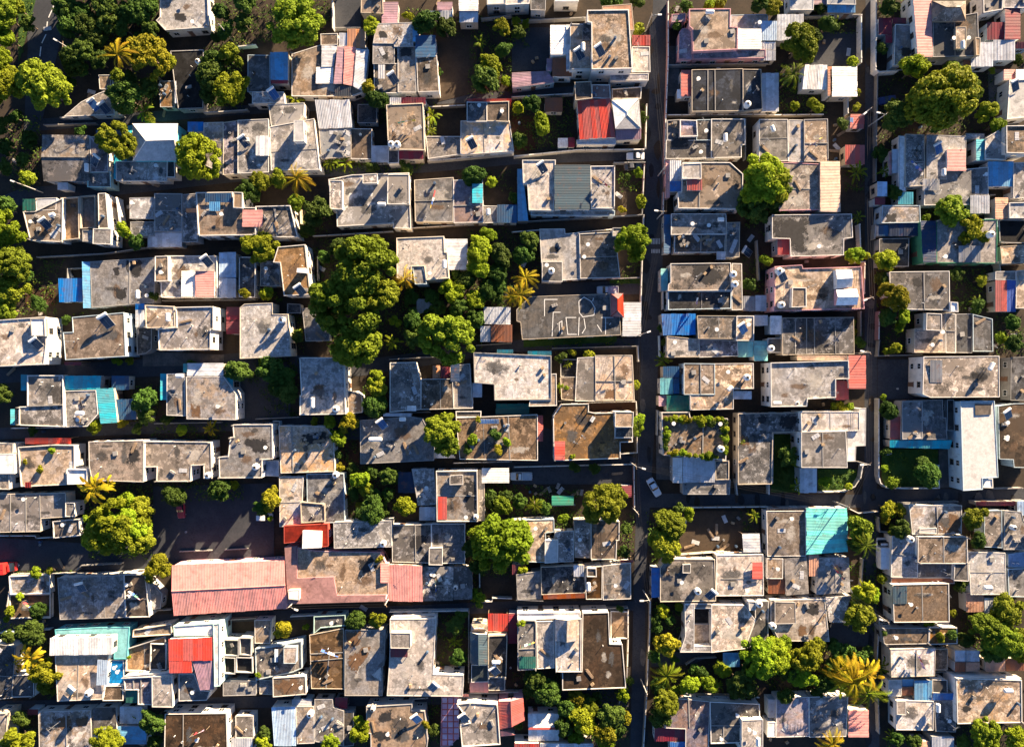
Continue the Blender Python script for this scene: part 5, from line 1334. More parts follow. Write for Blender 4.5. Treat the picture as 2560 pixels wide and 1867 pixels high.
S("0,82 115,82 115,165 0,168", 2.7, 'm', 'y'); S("932,42,1045,62", 3.0, 'r', 'y', 0, 'P')
H("white-walled house with three roof bays")
F(5.4, "47,562 208,562 210,980 52,985", 'g', 'w', .3); F(5.1, "215,572 363,572 363,970 217,972", 't', 'w', .12); F(5.5, "370,545 598,545 595,998 376,1000", 'l', 'w', .2); GAB("374,548 568,548 564,736 372,738", 6.2, 7.1, 'g', 'y', 'w', z=5.5, flat=True); S("62,872,206,975", 5.8, 'e', 'y', 5.4, None, .1)
F(4.6, "45,495 590,488 592,540 45,552", 'w', 'w', .25); TR(85, 590, 35, 'b', 6.0) if False else None
H("large dark brown flat roof by the main road")
F(4.4, "612,497 830,492 840,762 950,764 980,1135 436,1155 434,1004 602,1002", 'q', 'w', .2); F(1.2, "848,482,995,715", 'b', 'w', .4); BOXES(830, 970, [('bucket', 0, 0, .5, .5, .5, ('white_crate', (.6, .6, .58)), 'white bucket'), ('bucket', 25, -20, .5, .4, .4, ('white_crate', (.6, .6, .58)), 'white bucket')])
H("white sheet shed with a red ridge stripe", 'shed', 'shed')
GAB("137,1362 403,1362 405,1595 142,1597", 3.0, 3.6, 'w', 'x', 'w'); S("142,1482,405,1502", 3.7, 'r', 'x', 3.2, 'w', .02)
H("red sheet roof cut by the frame bottom")
S("20,1617,236,1705", 2.9, 'r', 'y'); S("240,1620,700,1705", 2.9, 's', 'y')
H("pitted roof house with corner solar panel")
F(3.4, "1330,37 1743,37 1752,395 1280,397 1280,112", 't', 'w', .15); TK(1605, 320); SH(1705, 345, -40); S("1200,107,1276,365", 2.8, 'u', 'y'); F(3.3, "1757,0 2160,-5 2165,345 1760,350", 't', 'w', .12); J("1800,205,2160,200", .08); S("2068,62,2156,205", 3.9, 'r', 'x', 3.3); F(4.0, "1468,82,1535,150", 'd', 'w', .1, z=3.4); ST("1340,110 1440,80 1450,150 1350,160")
H("grey house with twin roof openings")
F(3.3, "1490,420 1563,420 1563,832 1452,832 1490,700", 'g', 'w', .06); F(3.3, "1717,430 2000,430 2090,560 2000,800 1717,832", 't', 'w', .06); F(1.6, "1566,592,1714,780", 't', 'gr', .1); F(1.0, "1566,462,1714,588", 'k', 'gr', .1); F(3.25, "1566,420,1714,458", 'g', 'w', .06); F(3.25, "1566,784,1714,830", 'g', 'w', .06); F(3.1, "2094,400 2203,395 2203,720 2010,800 2094,560", 'l', 'w', .06)
TK(2135, 430, z=3.1); F(4.0, "2040,402,2095,470", 'w', 'w', .15, z=0)
H("blue-green awning under the bright tree", 'awning', 'awning')
S("1815,837,1960,960", 2.6, 'u3', 'y', 0, 'P')
H("pale grey roof with maroon lean-to")
F(3.4, "1392,1232 1698,1260 1690,1705 1492,1705 1492,1490 1312,1486", 'v', 'w', .06); J("1520,1245,1527,1480"); S("1225,1482,1486,1600", 2.8, 'm', 'y'); S("1360,1605,1494,1705", 2.7, 'u', 'y'); F(3.5, "1706,1262 2130,1276 2130,1412 1972,1412 1968,1610 1712,1620", 'l', 'w', .25); J("1715,1465,1968,1465"); J("1820,1465,1820,1612"); F(5.0, "1976,1416,2155,1705", 't', 'w', .12); CP(2120, 1610, 90)
T(3, 3)
H("paired patch roofs with rusty scraps")
F(3.2, "142,32 330,17 350,330 162,340", 't', 'w', .04); F(3.1, "440,30 698,22 708,320 417,335", 'g', 'w', .04); J("576,26,584,328", .08); F(3.2, "-10,30,128,198", 't', 'w', .05); S("0,202,150,332", 2.7, 'a', 'y'); S("352,0,436,182", 3.2, 'a2', 'y')
H("tan house with square pad and burnt corner")
F(3.4, "22,387 490,382 525,740 97,740 22,590", 't', 'w', .1); ST("310,420 440,410 450,500 400,520 320,480"); ST("250,610 320,600 340,690 260,690", STAINB); F(4.0, "62,407,235,588", 't', 'w', .08, z=3.4); F(3.2, "497,372 710,352 642,580 530,576", 'l', 'w', .04); TK(50, 620, z=3.4)
H("tan walled roof with slate corner panel")
F(4.4, "1077,257 1555,247 1555,575 1087,575", 'b', 'w', .15); S("1077,268,1195,420", 4.55, 'z', 'y', 4.3, None, .08)
H("narrow terrace house with planter corner")
F(3.6, "987,627 1380,627 1380,760 1002,770", 't', 'w', .15); F(3.6, "1386,622 1625,622 1630,760 1386,765", 'b', 'w', .18); F(4.0, "1057,812 1436,807 1428,1040 1062,1045", 'l', 'w', .08); F(3.0, "1440,810,1540,985", 'b', 'w', .08)
H("corrugated patchwork shed by the tree", 'shed', 'shed')
S("1610,820,1700,915", 2.7, 's', 'y'); S("1705,820,1820,915", 2.75, 's', 'y'); S("1608,920,1700,1005", 2.6, 'a', 'y'); S("1704,920,1822,1000", 2.6, 'a2', 'y'); S("1870,900,2040,1000", 2.7, 'a2', 'y'); S("2044,895,2203,995", 2.7, 'a', 'y')
H("white-rim house with blue sheets")
F(3.2, "1037,1077,1145,1208", 'w', 'w', .08); S("1260,1077,1410,1250", 3.6, 'u3', 'y'); S("1415,1187 1600,1187 1608,1245 1415,1245", 3.7, 'u', 'y', 0, 'P'); S("1155,1067,1257,1128", 3.2, 'u3', 'y'); S("1155,1132,1257,1205", 3.1, 'a', 'y'); F(3.4, "1414,1072,1540,1183", 'd', 'w', .1); F(3.5, "1102,1252 1418,1255 1418,1500 1102,1500", 'l', 'w', .12); F(3.4, "1432,1252 1615,1252 1615,1520 1440,1512", 'g', 'w', .08); CP(1470, 1320, 90); F(4.3, "1112,1258,1185,1370", 't', 'w', .05, z=3.5)
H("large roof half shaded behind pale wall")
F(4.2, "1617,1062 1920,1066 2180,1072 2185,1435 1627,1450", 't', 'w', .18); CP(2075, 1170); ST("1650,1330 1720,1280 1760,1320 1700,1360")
H("grey pair of slabs with pink sheet porch")
F(3.2, "77,1222 350,1222 350,1560 72,1565", 'v', 'w', .05); F(3.2, "355,1217 688,1212 668,1560 355,1560", 'g', 'w', .05); S("692,1332,866,1565", 2.9, 'p', 'x'); S("0,1240,70,1400", 2.6, 's', 'y'); F(3.2, "-5,1440,66,1565", 'w', 'w', .1)
H("rusty white shed roofs by the right tree", 'shed', 'shed')
S("1705,327,1858,490", 2.7, 'a2', 'y'); S("1862,367,1990,500", 2.7, 's', 'y')
H("low sheds at the lower right corner", 'shed', 'shed')
S("1410,1560,1600,1705", 2.6, 's', 'y'); S("1290,1600,1395,1705", 2.5, 'a2', 'x')

# ------------------------------------------------------------------ vegetation
T(0, 0)
for a in ((20, 130, 150, 'm'), (30, 700, 180, 'b'), (-20, 480, 150, 'b'), (0, 1080, 85, 'd'), (400, 770, 225, 'm'), (1270, 470, 185, 'o'), (1430, 540, 75, 'o'), (1080, 830, 130, 'd'), (1980, 460, 125, 'm'),
          (1830, 650, 130, 'd'), (2025, 760, 170, 'b'), (1250, 40, 100, 'd'), (1250, 190, 45, 'm'), (700, 120, 100, 'd'), (900, 60, 110, 'd'), (1080, 120, 90, 'd'), (2090, 30, 120, 'd'), (240, 1535, 85, 'm'),
          (1000, 1220, 150, 'm'), (1640, 1290, 130, 'b'), (1720, 1390, 190, 'b'), (600, 700, 60, 'd'), (640, 500, 110, 'd'), (250, 200, 70, 'd'), (1300, 1040, 50, 'm'), (2160, 1640, 80, 'b'), (700, 1130, 50, 'd')): TR(*a)
PM(1010, 470, 150, 'y'); PM(1250, 960, 95, 'g', 'banana'); PM(1480, 250, 60, 'g', 'banana')
T(1, 0)
for a in ((330, 200, 215, 'm'), (990, 230, 80, 'b'), (960, 755, 85, 'o'), (1310, 140, 50, 'o'), (1480, 200, 120, 'd'), (1640, 250, 90, 'd'), (2120, 230, 80, 'o'), (2030, 560, 120, 'b'), (1980, 700, 130, 'd'), (2160, 705, 55, 'b'),
          (1040, 850, 85, 'd'), (1000, 1440, 55, 'd'), (1290, 1440, 65, 'd'), (60, 1560, 105, 'm'), (200, 1530, 85, 'm'), (560, 200, 50, 'm'), (2020, 1580, 55, 'b'), (1880, 1520, 90, 'd'), (2140, 440, 80, 'd'), (1580, 620, 30, 'd')): TR(*a)
PM(340, 850, 80, 'l', 'banana'); PM(1520, 1000, 95, 'l', 'banana'); PM(650, 1390, 90, 'l', 'banana'); PM(770, 1400, 85, 'l', 'banana'); PM(350, 1530, 150, 'y', 'palm'); PM(1930, 370, 75, 'g', 'banana'); PM(2040, 590, 90, 'l', 'banana'); PM(1500, 1130, 60, 'g', 'banana')
T(2, 0)
for a in ((1090, 255, 62, 'm'), (45, 930, 60, 'b'), (260, 1090, 120, 'b'), (170, 900, 80, 'd'), (1130, 1010, 45, 'd'), (60, 280, 70, 'd'), (120, 200, 45, 'b'), (30, 190, 45, 'b'), (1690, 40, 60, 'b'), (1800, 40, 60, 'o'), (1500, 60, 60, 'd'), (2130, 40, 75, 'd'),
          (2175, 1570, 240, 'b'), (2260, 1500, 130, 'b', 6.5), (2080, 1650, 130, 'b', 6), (2270, 1650, 120, 'm', 5.5), (850, 20, 100, 'd'), (1070, 0, 80, 'd'), (1410, 220, 50, 'd'), (60, 1200, 70, 'd'), (1080, 1480, 45, 'b'), (1000, 1520, 35, 'd'), (1120, 1740, 60, 'b'), (950, 1810, 40, 'o'), (30, 1700, 60, 'd')): TR(*a)
T(3, 0)
for a in ((60, 50, 80, 'o'), (270, 400, 165, 'm'), (380, 330, 80, 'd'), (520, 230, 90, 'd'), (730, 545, 62, 'b'), (410, 920, 85, 'b'), (230, 920, 42, 'b'), (760, 800, 55, 'o'), (755, 930, 45, 'o'), (1500, 860, 270, 'm'), (1690, 800, 180, 'm', 7), (1400, 980, 150, 'd', 5), (1870, 960, 95, 'b'), (1960, 1075, 85, 'b'),
          (1255, 600, 130, 'b'), (1100, 1010, 140, 'd'), (1080, 920, 80, 'o'), (1580, 620, 90, 'm'), (1330, 900, 120, 'd'), (1040, 50, 80, 'd'), (2150, 520, 50, 'd'), (1930, 610, 30, 'b'), (980, 420, 50, 'd'), (450, 60, 60, 'd'), (960, 1330, 70, 'd'),
          (640, 1060, 60, 'd'), (1080, 1650, 70, 'd')): TR(*a)
PM(215, 640, 115, 'g'); PM(760, 1490, 100, 'g', 'banana'); PM(1000, 1470, 65, 'g', 'banana'); PM(580, 210, 70, 'g', 'banana')
T(0, 1)
for a in ((60, 350, 185, 'b'), (30, 140, 110, 'd'), (60, 640, 170, 'm'), (110, 860, 130, 'm'), (50, 1010, 105, 'm'), (1050, 330, 75, 'b'), (1170, 430, 75, 'd'), (2210, 450, 160, 'b'), (2100, 860, 50, 'o', 4.2), (340, 950, 80, 'd'), (1310, 740, 40, 'm'), (1310, 900, 55, 'd'), (2060, 1560, 130, 'd'), (2140, 0, 100, 'd'),
          (1010, 1450, 40, 'b'), (1120, 1440, 45, 'o'), (230, 720, 60, 'd'), (570, 1100, 40, 'd'), (1650, 1480, 40, 'd')): TR(*a)
T(1, 1)
for a in ((950, 640, 250, 'm', 9), (790, 930, 290, 'm', 8), (1040, 880, 170, 'm', 8), (1000, 470, 100, 'm', 8), (840, 1320, 215, 'm'), (950, 1330, 120, 'm', 6.5), (100, 890, 68, 'b'), (1945, 470, 130, 'b'), (1930, 660, 115, 'b'), (1690, 860, 110, 'b'), (1890, 930, 90, 'b'), (1650, 1240, 215, 'm'), (1200, 1110, 50, 'b'),
          (2100, 560, 110, 'd'), (1750, 1000, 90, 'd'), (1360, 1250, 90, 'd'), (1330, 900, 70, 'd'), (540, 180, 130, 'd'), (440, 340, 70, 'd'), (1800, 760, 80, 'd'), (2060, 700, 90, 'd'), (130, 1540, 130, 'd'), (90, 1460, 60, 'b'), (340, 100, 90, 'm'), (360, 1240, 60, 'd'), (1350, 1090, 80, 'd'), (1880, 1090, 80, 'd'),
          (1030, 1620, 85, 'b'), (250, 1600, 90, 'd'), (590, 560, 60, 'd'), (1350, 1180, 40, 'd'), (600, 1040, 100, 'm', 6)): TR(*a)
PM(1280, 750, 110, 'y'); PM(1180, 1290, 90, 'l', 'banana'); PM(350, 1240, 70, 'g', 'banana'); PM(1850, 1060, 70, 'l', 'banana'); PM(1330, 1300, 60, 'g', 'banana'); PM(2200, 900, 100, 'y')
T(2, 1)
for a in ((1045, 430, 155, 'b'), (1090, 500, 100, 'm'), (2190, 590, 72, 'b'), (520, 1380, 40, 'o'), (660, 1395, 50, 'o'), (440, 1690, 55, 'b'), (150, 420, 80, 'd'), (420, 1420, 50, 'd'), (1310, 1290, 35, 'd'), (1280, 1180, 40, 'd'), (2060, 90, 140, 'd'), (2130, 220, 80, 'd'), (100, 550, 80, 'd'), (1080, 1660, 40, 'b'), (2040, 800, 60, 'd')): TR(*a)
PM(120, 740, 125, 'y'); PM(70, 890, 135, 'y'); PM(1300, 1450, 80, 'g', 'banana'); PM(480, 1480, 45, 'l', 'banana')
T(3, 1)
for a in ((745, 545, 80, 'b'), (845, 550, 38, 'b'), (1580, 170, 125, 'm'), (1355, 220, 45, 'b'), (1010, 610, 105, 'b'), (1080, 900, 140, 'o'), (1170, 1070, 85, 'b'), (1030, 1090, 80, 'd'), (1120, 1170, 60, 'b'), (1090, 1350, 62, 'b'), (1030, 1370, 40, 'b'), (1750, 320, 110, 'o', 4.2), (1680, 400, 60, 'o', 4.2), (1860, 400, 60, 'o', 4.2), (1840, 760, 70, 'o'),
          (2010, 1265, 60, 'b'), (730, 1130, 35, 'o'), (735, 1210, 35, 'o'), (790, 1300, 55, 'd'), (1620, 700, 70, 'd'), (980, 770, 70, 'd'), (1800, 980, 60, 'd'), (2110, 1290, 80, 'd'), (2090, 1120, 70, 'd'), (60, 80, 150, 'd', 3)): TR(*a)
PM(340, 1410, 85, 'g', 'banana'); PM(430, 1400, 60, 'l', 'banana'); PM(1800, 160, 70, 'l', 'banana'); PM(770, 220, 60, 'g', 'banana'); PM(1790, 950, 70, 'g', 'banana')
T(0, 2)
for a in ((1230, 130, 120, 'd'), (1260, 270, 80, 'd'), (820, 370, 65, 'b'), (1050, 350, 45, 'o'), (1570, 400, 52, 'b'), (1010, 1270, 270, 'b'), (880, 1300, 150, 'b', 6), (1130, 1230, 150, 'b', 6.5), (1090, 985, 100, 'b'), (1230, 1070, 100, 'm'), (860, 1180, 150, 'b', 7), (1180, 1330, 150, 'm', 6.5), (1500, 950, 90, 'd'), (1900, 900, 105, 'd'), (2020, 870, 42, 'b'), (1350, 1590, 115, 'o'), (280, 405, 45, 'd'), (1440, 300, 50, 'd'),
          (350, 730, 38, 'o', 4.4), (445, 575, 30, 'b', 4.3), (215, 670, 26, 'o', 4.3), (310, 1620, 45, 'b'), (440, 1600, 40, 'm'), (20, 100, 90, 'd'), (1180, 380, 50, 'd')): TR(*a)
PM(820, 890, 150, 'y', 'banana', h=6.5, n=16); PM(930, 870, 90, 'y', 'banana', h=5.5); PM(1820, 380, 75, 'y', 'banana'); PM(1150, 210, 70, 'g', 'banana')
T(1, 2)
for a in ((500, 330, 42, 'o'), (640, 330, 78, 'b'), (790, 340, 85, 'o'), (720, 450, 80, 'b'), (730, 720, 52, 'o'), (1040, 60, 95, 'm'), (1020, 180, 95, 'd'), (880, 820, 110, 'b'), (950, 890, 70, 'm'), (1270, 1030, 110, 'b'), (1010, 1080, 110, 'd'), (900, 1040, 38, 'o'), (1140, 800, 80, 'd'), (1590, 400, 150, 'm'), (1640, 500, 110, 'm'), (120, 970, 115, 'o'), (50, 1050, 80, 'd'),
          (1860, 470, 55, 'b', 4.5), (2085, 570, 50, 'o', 4.5), (2060, 430, 55, 'd', 4.5), (1910, 310, 30, 'o', 4.4), (2095, 1400, 250, 'b'), (1930, 1290, 120, 'b'), (1860, 1400, 80, 'd'), (300, 60, 110, 'd'), (200, 20, 90, 'd'), (2010, 960, 60, 'd'), (2110, 1060, 90, 'm'), (1920, 1560, 80, 'd'), (130, 1150, 30, 'b'), (860, 1180, 30, 'b'), (1060, 1505, 35, 'o', 4.2), (1820, 560, 40, 'd', 4.3), (2150, 500, 45, 'b', 4.4),
          (680, 600, 60, 'd'), (1000, 760, 60, 'd'), (840, 940, 60, 'd')): TR(*a)
T(2, 2)
for a in ((820, 1030, 200, 'm'), (1330, 1200, 150, 'm'), (1300, 1380, 150, 'm'), (1350, 1480, 80, 'o'), (1520, 1110, 70, 'b'), (1085, 300, 60, 'b'), (1085, 390, 55, 'b'), (440, 1150, 55, 'b'), (540, 720, 55, 'd'), (710, 725, 55, 'd'), (60, 1000, 70, 'd'), (40, 1290, 130, 'b'), (980, 1240, 60, 'd'), (1480, 300, 50, 'o', 4.7), (1410, 290, 30, 'b', 4.7), (1620, 318, 50, 'b', 4.7), (1720, 330, 45, 'd', 4.7), (1828, 390, 40, 'b', 4.7), (1828, 470, 42, 'm', 4.7), (1825, 330, 35, 'd', 4.7),
          (1330, 430, 35, 'b', 4.7), (1330, 490, 32, 'd', 4.7), (1400, 590, 40, 'o', 4.7), (1470, 595, 35, 'b', 4.7), (1700, 615, 42, 'b', 4.7), (450, 60, 50, 'b'), (470, 100, 40, 'b'), (950, 1440, 60, 'd'), (280, 1050, 60, 'd'), (2130, 1490, 35, 'o'), (520, 620, 25, 'b', 4.9), (1450, 1080, 60, 'd'), (100, 1600, 60, 'b')): TR(*a)
for i in range(13):
    TR(1330 + i * 40, 296 + (i % 3) * 8, 24 + (i * 7) % 14, 'bmo'[i % 3], 4.75)
for i in range(8): TR(1836, 330 + i * 36, 22 + (i * 5) % 12, 'mbd'[i % 3], 4.75)
for i in range(6): TR(1322, 380 + i * 34, 20 + (i * 5) % 10, 'bmd'[i % 3], 4.75)
for i in range(8): TR(1350 + i * 58, 594 + i * 5, 20 + (i * 7) % 12, 'obm'[i % 3], 4.75)
PM(195, 1040, 85, 'l'); PM(2080, 1130, 80, 'l', 'banana'); PM(1985, 500, 30, 'g', 'banana', h=4.3)
T(3, 2)
for a in ((230, 670, 58, 'b'), (490, 850, 65, 'b'), (690, 885, 40, 'b'), (1370, 790, 100, 'd'), (1330, 700, 70, 'd'), (1080, 845, 58, 'b'), (1040, 220, 75, 'd'), (980, 225, 30, 'b'), (790, 1220, 135, 'm'), (1030, 1070, 80, 'o'), (1130, 1080, 70, 'o'), (1130, 1240, 85, 'd'), (1750, 1150, 130, 'm'), (1800, 1340, 80, 'd'), (990, 110, 35, 'b'), (160, 620, 90, 'd'), (150, 800, 70, 'd'), (1010, 580, 45, 'd'), (1000, 720, 35, 'b'), (1080, 1260, 50, 'm'), (640, 205, 55, 'o'), (570, 190, 40, 'm'), (700, 200, 40, 'b'),
          (760, 1360, 90, 'd'), (1010, 1150, 60, 'o')): TR(*a)
PM(250, 870, 75, 'l', 'banana'); PM(840, 1390, 110, 'g'); PM(1090, 1100, 70, 'l', 'banana')
T(0, 3)
for a in ((420, 1010, 125, 'o'), (400, 1130, 85, 'm'), (290, 665, 130, 'd'), (80, 480, 55, 'b'), (310, 150, 45, 'b'), (140, 1590, 135, 'b'), (900, 1610, 150, 'b'), (1320, 1420, 110, 'd'), (180, 360, 40, 'b'), (340, 480, 75, 'd'), (80, 700, 60, 'd'), (190, 1400, 80, 'd'), (1340, 1600, 70, 'd'), (1110, 880, 20, 'b', 4), (60, 560, 30, 'b'), (540, 1660, 40, 'b')): TR(*a)
PM(260, 880, 165, 'y', 'banana', h=5.5, n=16); PM(130, 940, 90, 'y', 'banana'); PM(1200, 1400, 60, 'g', 'banana')
T(1, 3)
for a in ((240, 640, 105, 'o'), (850, 560, 85, 'd'), (830, 605, 48, 'b'), (1055, 560, 85, 'm'), (1740, 880, 75, 'd'), (1700, 600, 80, 'd'), (1770, 530, 60, 'd'), (640, 1610, 85, 'b'), (910, 1520, 95, 'b'), (890, 1430, 60, 'm'), (60, 1640, 80, 'b'), (430, 620, 30, 'b'), (1880, 330, 50, 'b'), (1930, 350, 50, 'b'), (1530, 1500, 60, 'd'), (1460, 1450, 40, 'o', 4.6), (20, 1030, 25, 'b', 4), (1920, 420, 40, 'm'), (70, 1530, 70, 'd'), (760, 720, 30, 'd')): TR(*a)
PM(1710, 740, 75, 'l', 'banana'); PM(1750, 860, 70, 'g', 'banana'); PM(1720, 640, 60, 'g', 'banana'); PM(1890, 350, 60, 'l', 'banana')
T(2, 3)
for a in ((560, 1220, 85, 'o'), (950, 1190, 62, 'b'), (620, 1400, 130, 'b'), (850, 1370, 120, 'd'), (970, 1400, 85, 'o'), (560, 1560, 80, 'b'), (760, 1520, 115, 'o'), (800, 1630, 85, 'b'), (300, 1180, 110, 'd'), (1300, 480, 55, 'b'), (1430, 440, 50, 'b'), (1350, 750, 130, 'o'), (2110, 860, 180, 'b'), (1510, 1110, 98, 'b'), (1310, 1290, 120, 'm'), (1280, 1400, 90, 'd'), (1710, 1100, 80, 'b'), (1830, 1010, 60, 'b'),
          (1950, 1090, 140, 'd'), (1780, 970, 60, 'm'), (80, 590, 32, 'b', 6.2), (440, 1480, 90, 'd'), (200, 1060, 90, 'd'), (1250, 1130, 70, 'd'), (520, 1330, 80, 'm'), (680, 1320, 80, 'm'), (1220, 870, 60, 'd'), (340, 1250, 35, 'b'), (1010, 1090, 45, 'd'), (930, 460, 30, 'd'), (1250, 620, 50, 'd'), (60, 1450, 50, 'd'), (1640, 1000, 60, 'd'), (2050, 1180, 60, 'd')): TR(*a)
PM(1330, 1040, 140, 'l', 'palm', h=4.0); PM(550, 1200, 70, 'y', 'banana'); PM(1770, 1110, 60, 'l', 'banana'); PM(950, 1190, 70, 'l', 'banana'); PM(1300, 480, 60, 'l', 'banana')
T(3, 3)
for a in ((800, 310, 110, 'b'), (900, 350, 70, 'b'), (780, 530, 132, 'm'), (40, 880, 150, 'b'), (330, 860, 145, 'o'), (300, 1050, 140, 'b'), (2060, 470, 125, 'm'), (1850, 620, 140, 'm'), (2010, 720, 170, 'm'), (2150, 740, 140, 'm'), (1930, 820, 110, 'd'), (1850, 1540, 145, 'm'), (2140, 1540, 115, 'b'), (970, 210, 45, 'b'), (1580, 500, 45, 'o'), (1370, 590, 55, 'b'), (1480, 700, 50, 'o', 4.2), (1580, 680, 50, 'd', 4.2), (1660, 260, 60, 'd'), (1000, 670, 25, 'd', 4), (800, 870, 60, 'd'), (600, 830, 80, 'd'),
          (1250, 1600, 70, 'd'), (1100, 1580, 70, 'd'), (150, 1200, 80, 'd'), (2180, 880, 80, 'b'), (440, 760, 80, 'm'), (1690, 1620, 80, 'd'), (100, 780, 100, 'b'), (560, 950, 90, 'd')): TR(*a)
PM(740, 1080, 250, 'y', 'palm', h=6.5, n=20); PM(620, 1000, 170, 'y', 'palm', h=5.2, n=15); PM(860, 1200, 180, 'l', 'palm', h=5, n=15); PM(830, 1000, 150, 'y', 'banana', h=5, n=14); PM(620, 1100, 130, 'l', 'banana', h=4.6, n=12); PM(560, 1630, 130, 'y'); PM(960, 960, 90, 'g', 'banana'); PM(820, 280, 90, 'l', 'banana'); PM(1060, 1560, 70, 'g', 'banana')

# denser shaded wood at the upper left, and unseen trees added outside the frame for their shadows
T(0, 0)
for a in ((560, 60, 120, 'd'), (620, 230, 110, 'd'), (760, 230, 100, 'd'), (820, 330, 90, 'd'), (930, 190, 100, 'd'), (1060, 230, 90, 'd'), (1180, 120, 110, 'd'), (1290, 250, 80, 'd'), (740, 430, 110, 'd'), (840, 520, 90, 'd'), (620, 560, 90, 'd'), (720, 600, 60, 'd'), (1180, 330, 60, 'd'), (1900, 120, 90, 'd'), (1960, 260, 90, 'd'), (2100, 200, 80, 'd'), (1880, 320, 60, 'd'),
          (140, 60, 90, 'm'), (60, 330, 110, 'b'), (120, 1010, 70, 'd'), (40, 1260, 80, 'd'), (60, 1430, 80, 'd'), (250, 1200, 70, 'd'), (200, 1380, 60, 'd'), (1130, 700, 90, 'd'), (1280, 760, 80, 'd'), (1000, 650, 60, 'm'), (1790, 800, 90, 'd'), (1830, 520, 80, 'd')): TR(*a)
OFF = random.Random(5)
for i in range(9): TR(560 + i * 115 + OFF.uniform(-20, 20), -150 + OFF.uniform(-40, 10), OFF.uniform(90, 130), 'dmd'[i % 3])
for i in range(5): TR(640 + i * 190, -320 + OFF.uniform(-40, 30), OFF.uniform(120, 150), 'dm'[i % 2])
T(1, 0)
for i in range(5): TR(300 + i * 420 + OFF.uniform(-40, 40), -200 + OFF.uniform(-30, 20), OFF.uniform(80, 120), 'dmb'[i % 3])
T(3, 0)
for i in range(4): TR(300 + i * 450 + OFF.uniform(-40, 40), -200 + OFF.uniform(-30, 20), OFF.uniform(80, 120), 'dmb'[i % 3])
for r in range(4):
    T(3, r)
    for i in range(2): TR(2400 + OFF.uniform(0, 120), 300 + i * 800 + OFF.uniform(-90, 90), OFF.uniform(90, 140), 'dmb'[i % 3])
T(1, 2)
for a in ((1000, 950, 70, 'd'), (1130, 950, 60, 'd'), (830, 720, 50, 'd'), (930, 1140, 60, 'd'), (1080, 1120, 60, 'd'), (2030, 1000, 70, 'd'), (2150, 960, 60, 'd')): TR(*a)
T(1, 1)
for a in ((1500, 900, 70, 'd'), (1560, 1000, 70, 'd'), (1480, 1060, 60, 'd'), (2000, 830, 80, 'd'), (2100, 800, 70, 'd'), (2080, 930, 60, 'd'), (700, 480, 80, 'd'), (1740, 720, 60, 'd'), (1990, 380, 70, 'b'), (1880, 560, 80, 'b')): TR(*a)
T(2, 3)
for a in ((640, 1260, 70, 'd'), (720, 1230, 60, 'd'), (460, 1300, 80, 'd'), (900, 1480, 80, 'd'), (1900, 1180, 60, 'd'), (1560, 980, 50, 'd'), (1420, 1170, 60, 'm'), (150, 1180, 60, 'd'), (1240, 560, 50, 'd'), (1360, 560, 50, 'd'), (1400, 900, 40, 'd'), (2020, 1000, 90, 'd')): TR(*a)
T(3, 3)
for a in ((620, 900, 80, 'd'), (700, 820, 60, 'd'), (500, 1100, 80, 'd'), (170, 980, 100, 'd'), (860, 820, 50, 'd'), (430, 1180, 60, 'd'), (1700, 720, 70, 'd'), (560, 760, 60, 'd')): TR(*a)

# ------------------------------------------------------------------ boundary walls
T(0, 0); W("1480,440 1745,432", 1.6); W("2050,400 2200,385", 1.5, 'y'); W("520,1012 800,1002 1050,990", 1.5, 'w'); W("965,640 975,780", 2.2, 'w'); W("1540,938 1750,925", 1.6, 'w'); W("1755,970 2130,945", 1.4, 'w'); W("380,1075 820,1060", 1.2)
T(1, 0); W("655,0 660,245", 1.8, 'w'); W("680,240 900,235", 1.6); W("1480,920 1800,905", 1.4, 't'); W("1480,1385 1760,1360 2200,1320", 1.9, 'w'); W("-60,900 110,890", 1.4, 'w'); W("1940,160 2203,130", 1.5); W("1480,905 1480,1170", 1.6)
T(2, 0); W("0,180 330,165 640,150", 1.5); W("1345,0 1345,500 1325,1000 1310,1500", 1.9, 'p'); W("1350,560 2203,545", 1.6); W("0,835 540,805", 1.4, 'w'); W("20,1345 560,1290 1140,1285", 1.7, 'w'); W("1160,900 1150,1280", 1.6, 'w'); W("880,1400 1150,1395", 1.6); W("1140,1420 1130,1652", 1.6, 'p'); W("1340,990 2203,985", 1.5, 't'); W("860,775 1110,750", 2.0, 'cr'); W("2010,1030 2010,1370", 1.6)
T(3, 0); W("805,130 805,540", 2.2, 'w'); W("932,-40 932,300 928,600 960,618 1130,605", 2.3, 'w'); W("320,140 800,125", 1.5); W("690,850 690,975", 2.0, 'w'); W("945,640 935,1150 930,1560", 1.4); W("0,990 480,985", 1.4, 't')
T(0, 1); W("1000,50 1030,280", 2.6, 'w'); W("320,560 900,530 1250,480", 1.3); W("1265,480 1700,440", 1.4); W("0,1500 400,1485", 1.0, 'w'); W("580,745 580,660 705,655", 1.2); W("1400,935 2200,925", 1.4)
T(1, 1); W("490,380 1180,340", 1.3, 't'); W("1340,310 1820,282", 1.4, 't'); W("380,150 390,390", 1.6, 'cr'); W("1150,1440 1580,1415", 1.6); W("530,560 530,760", 1.5); W("1900,1320 2200,1300", 1.3)
T(2, 1); W("0,260 700,220 1120,195 1130,120 1130,0", 1.5); W("0,345 260,325", 1.3, 't'); W("1135,200 1125,500 1115,800 1105,1240", 1.6, 'w'); W("1305,0 1300,190", 1.6, 'p'); W("560,350 870,320", 1.5, 'cr'); W("1085,1330 1090,1460", 1.8, 'w'); W("900,745 1100,735", 1.2); W("2110,420 2130,760", 1.6); W("350,1345 1085,1325", 1.3); W("1270,1240 1275,1420", 1.6, 'pb'); W("1300,850 1300,1010", 1.7, 'w'); W("400,1800 1060,1790", 1.2)
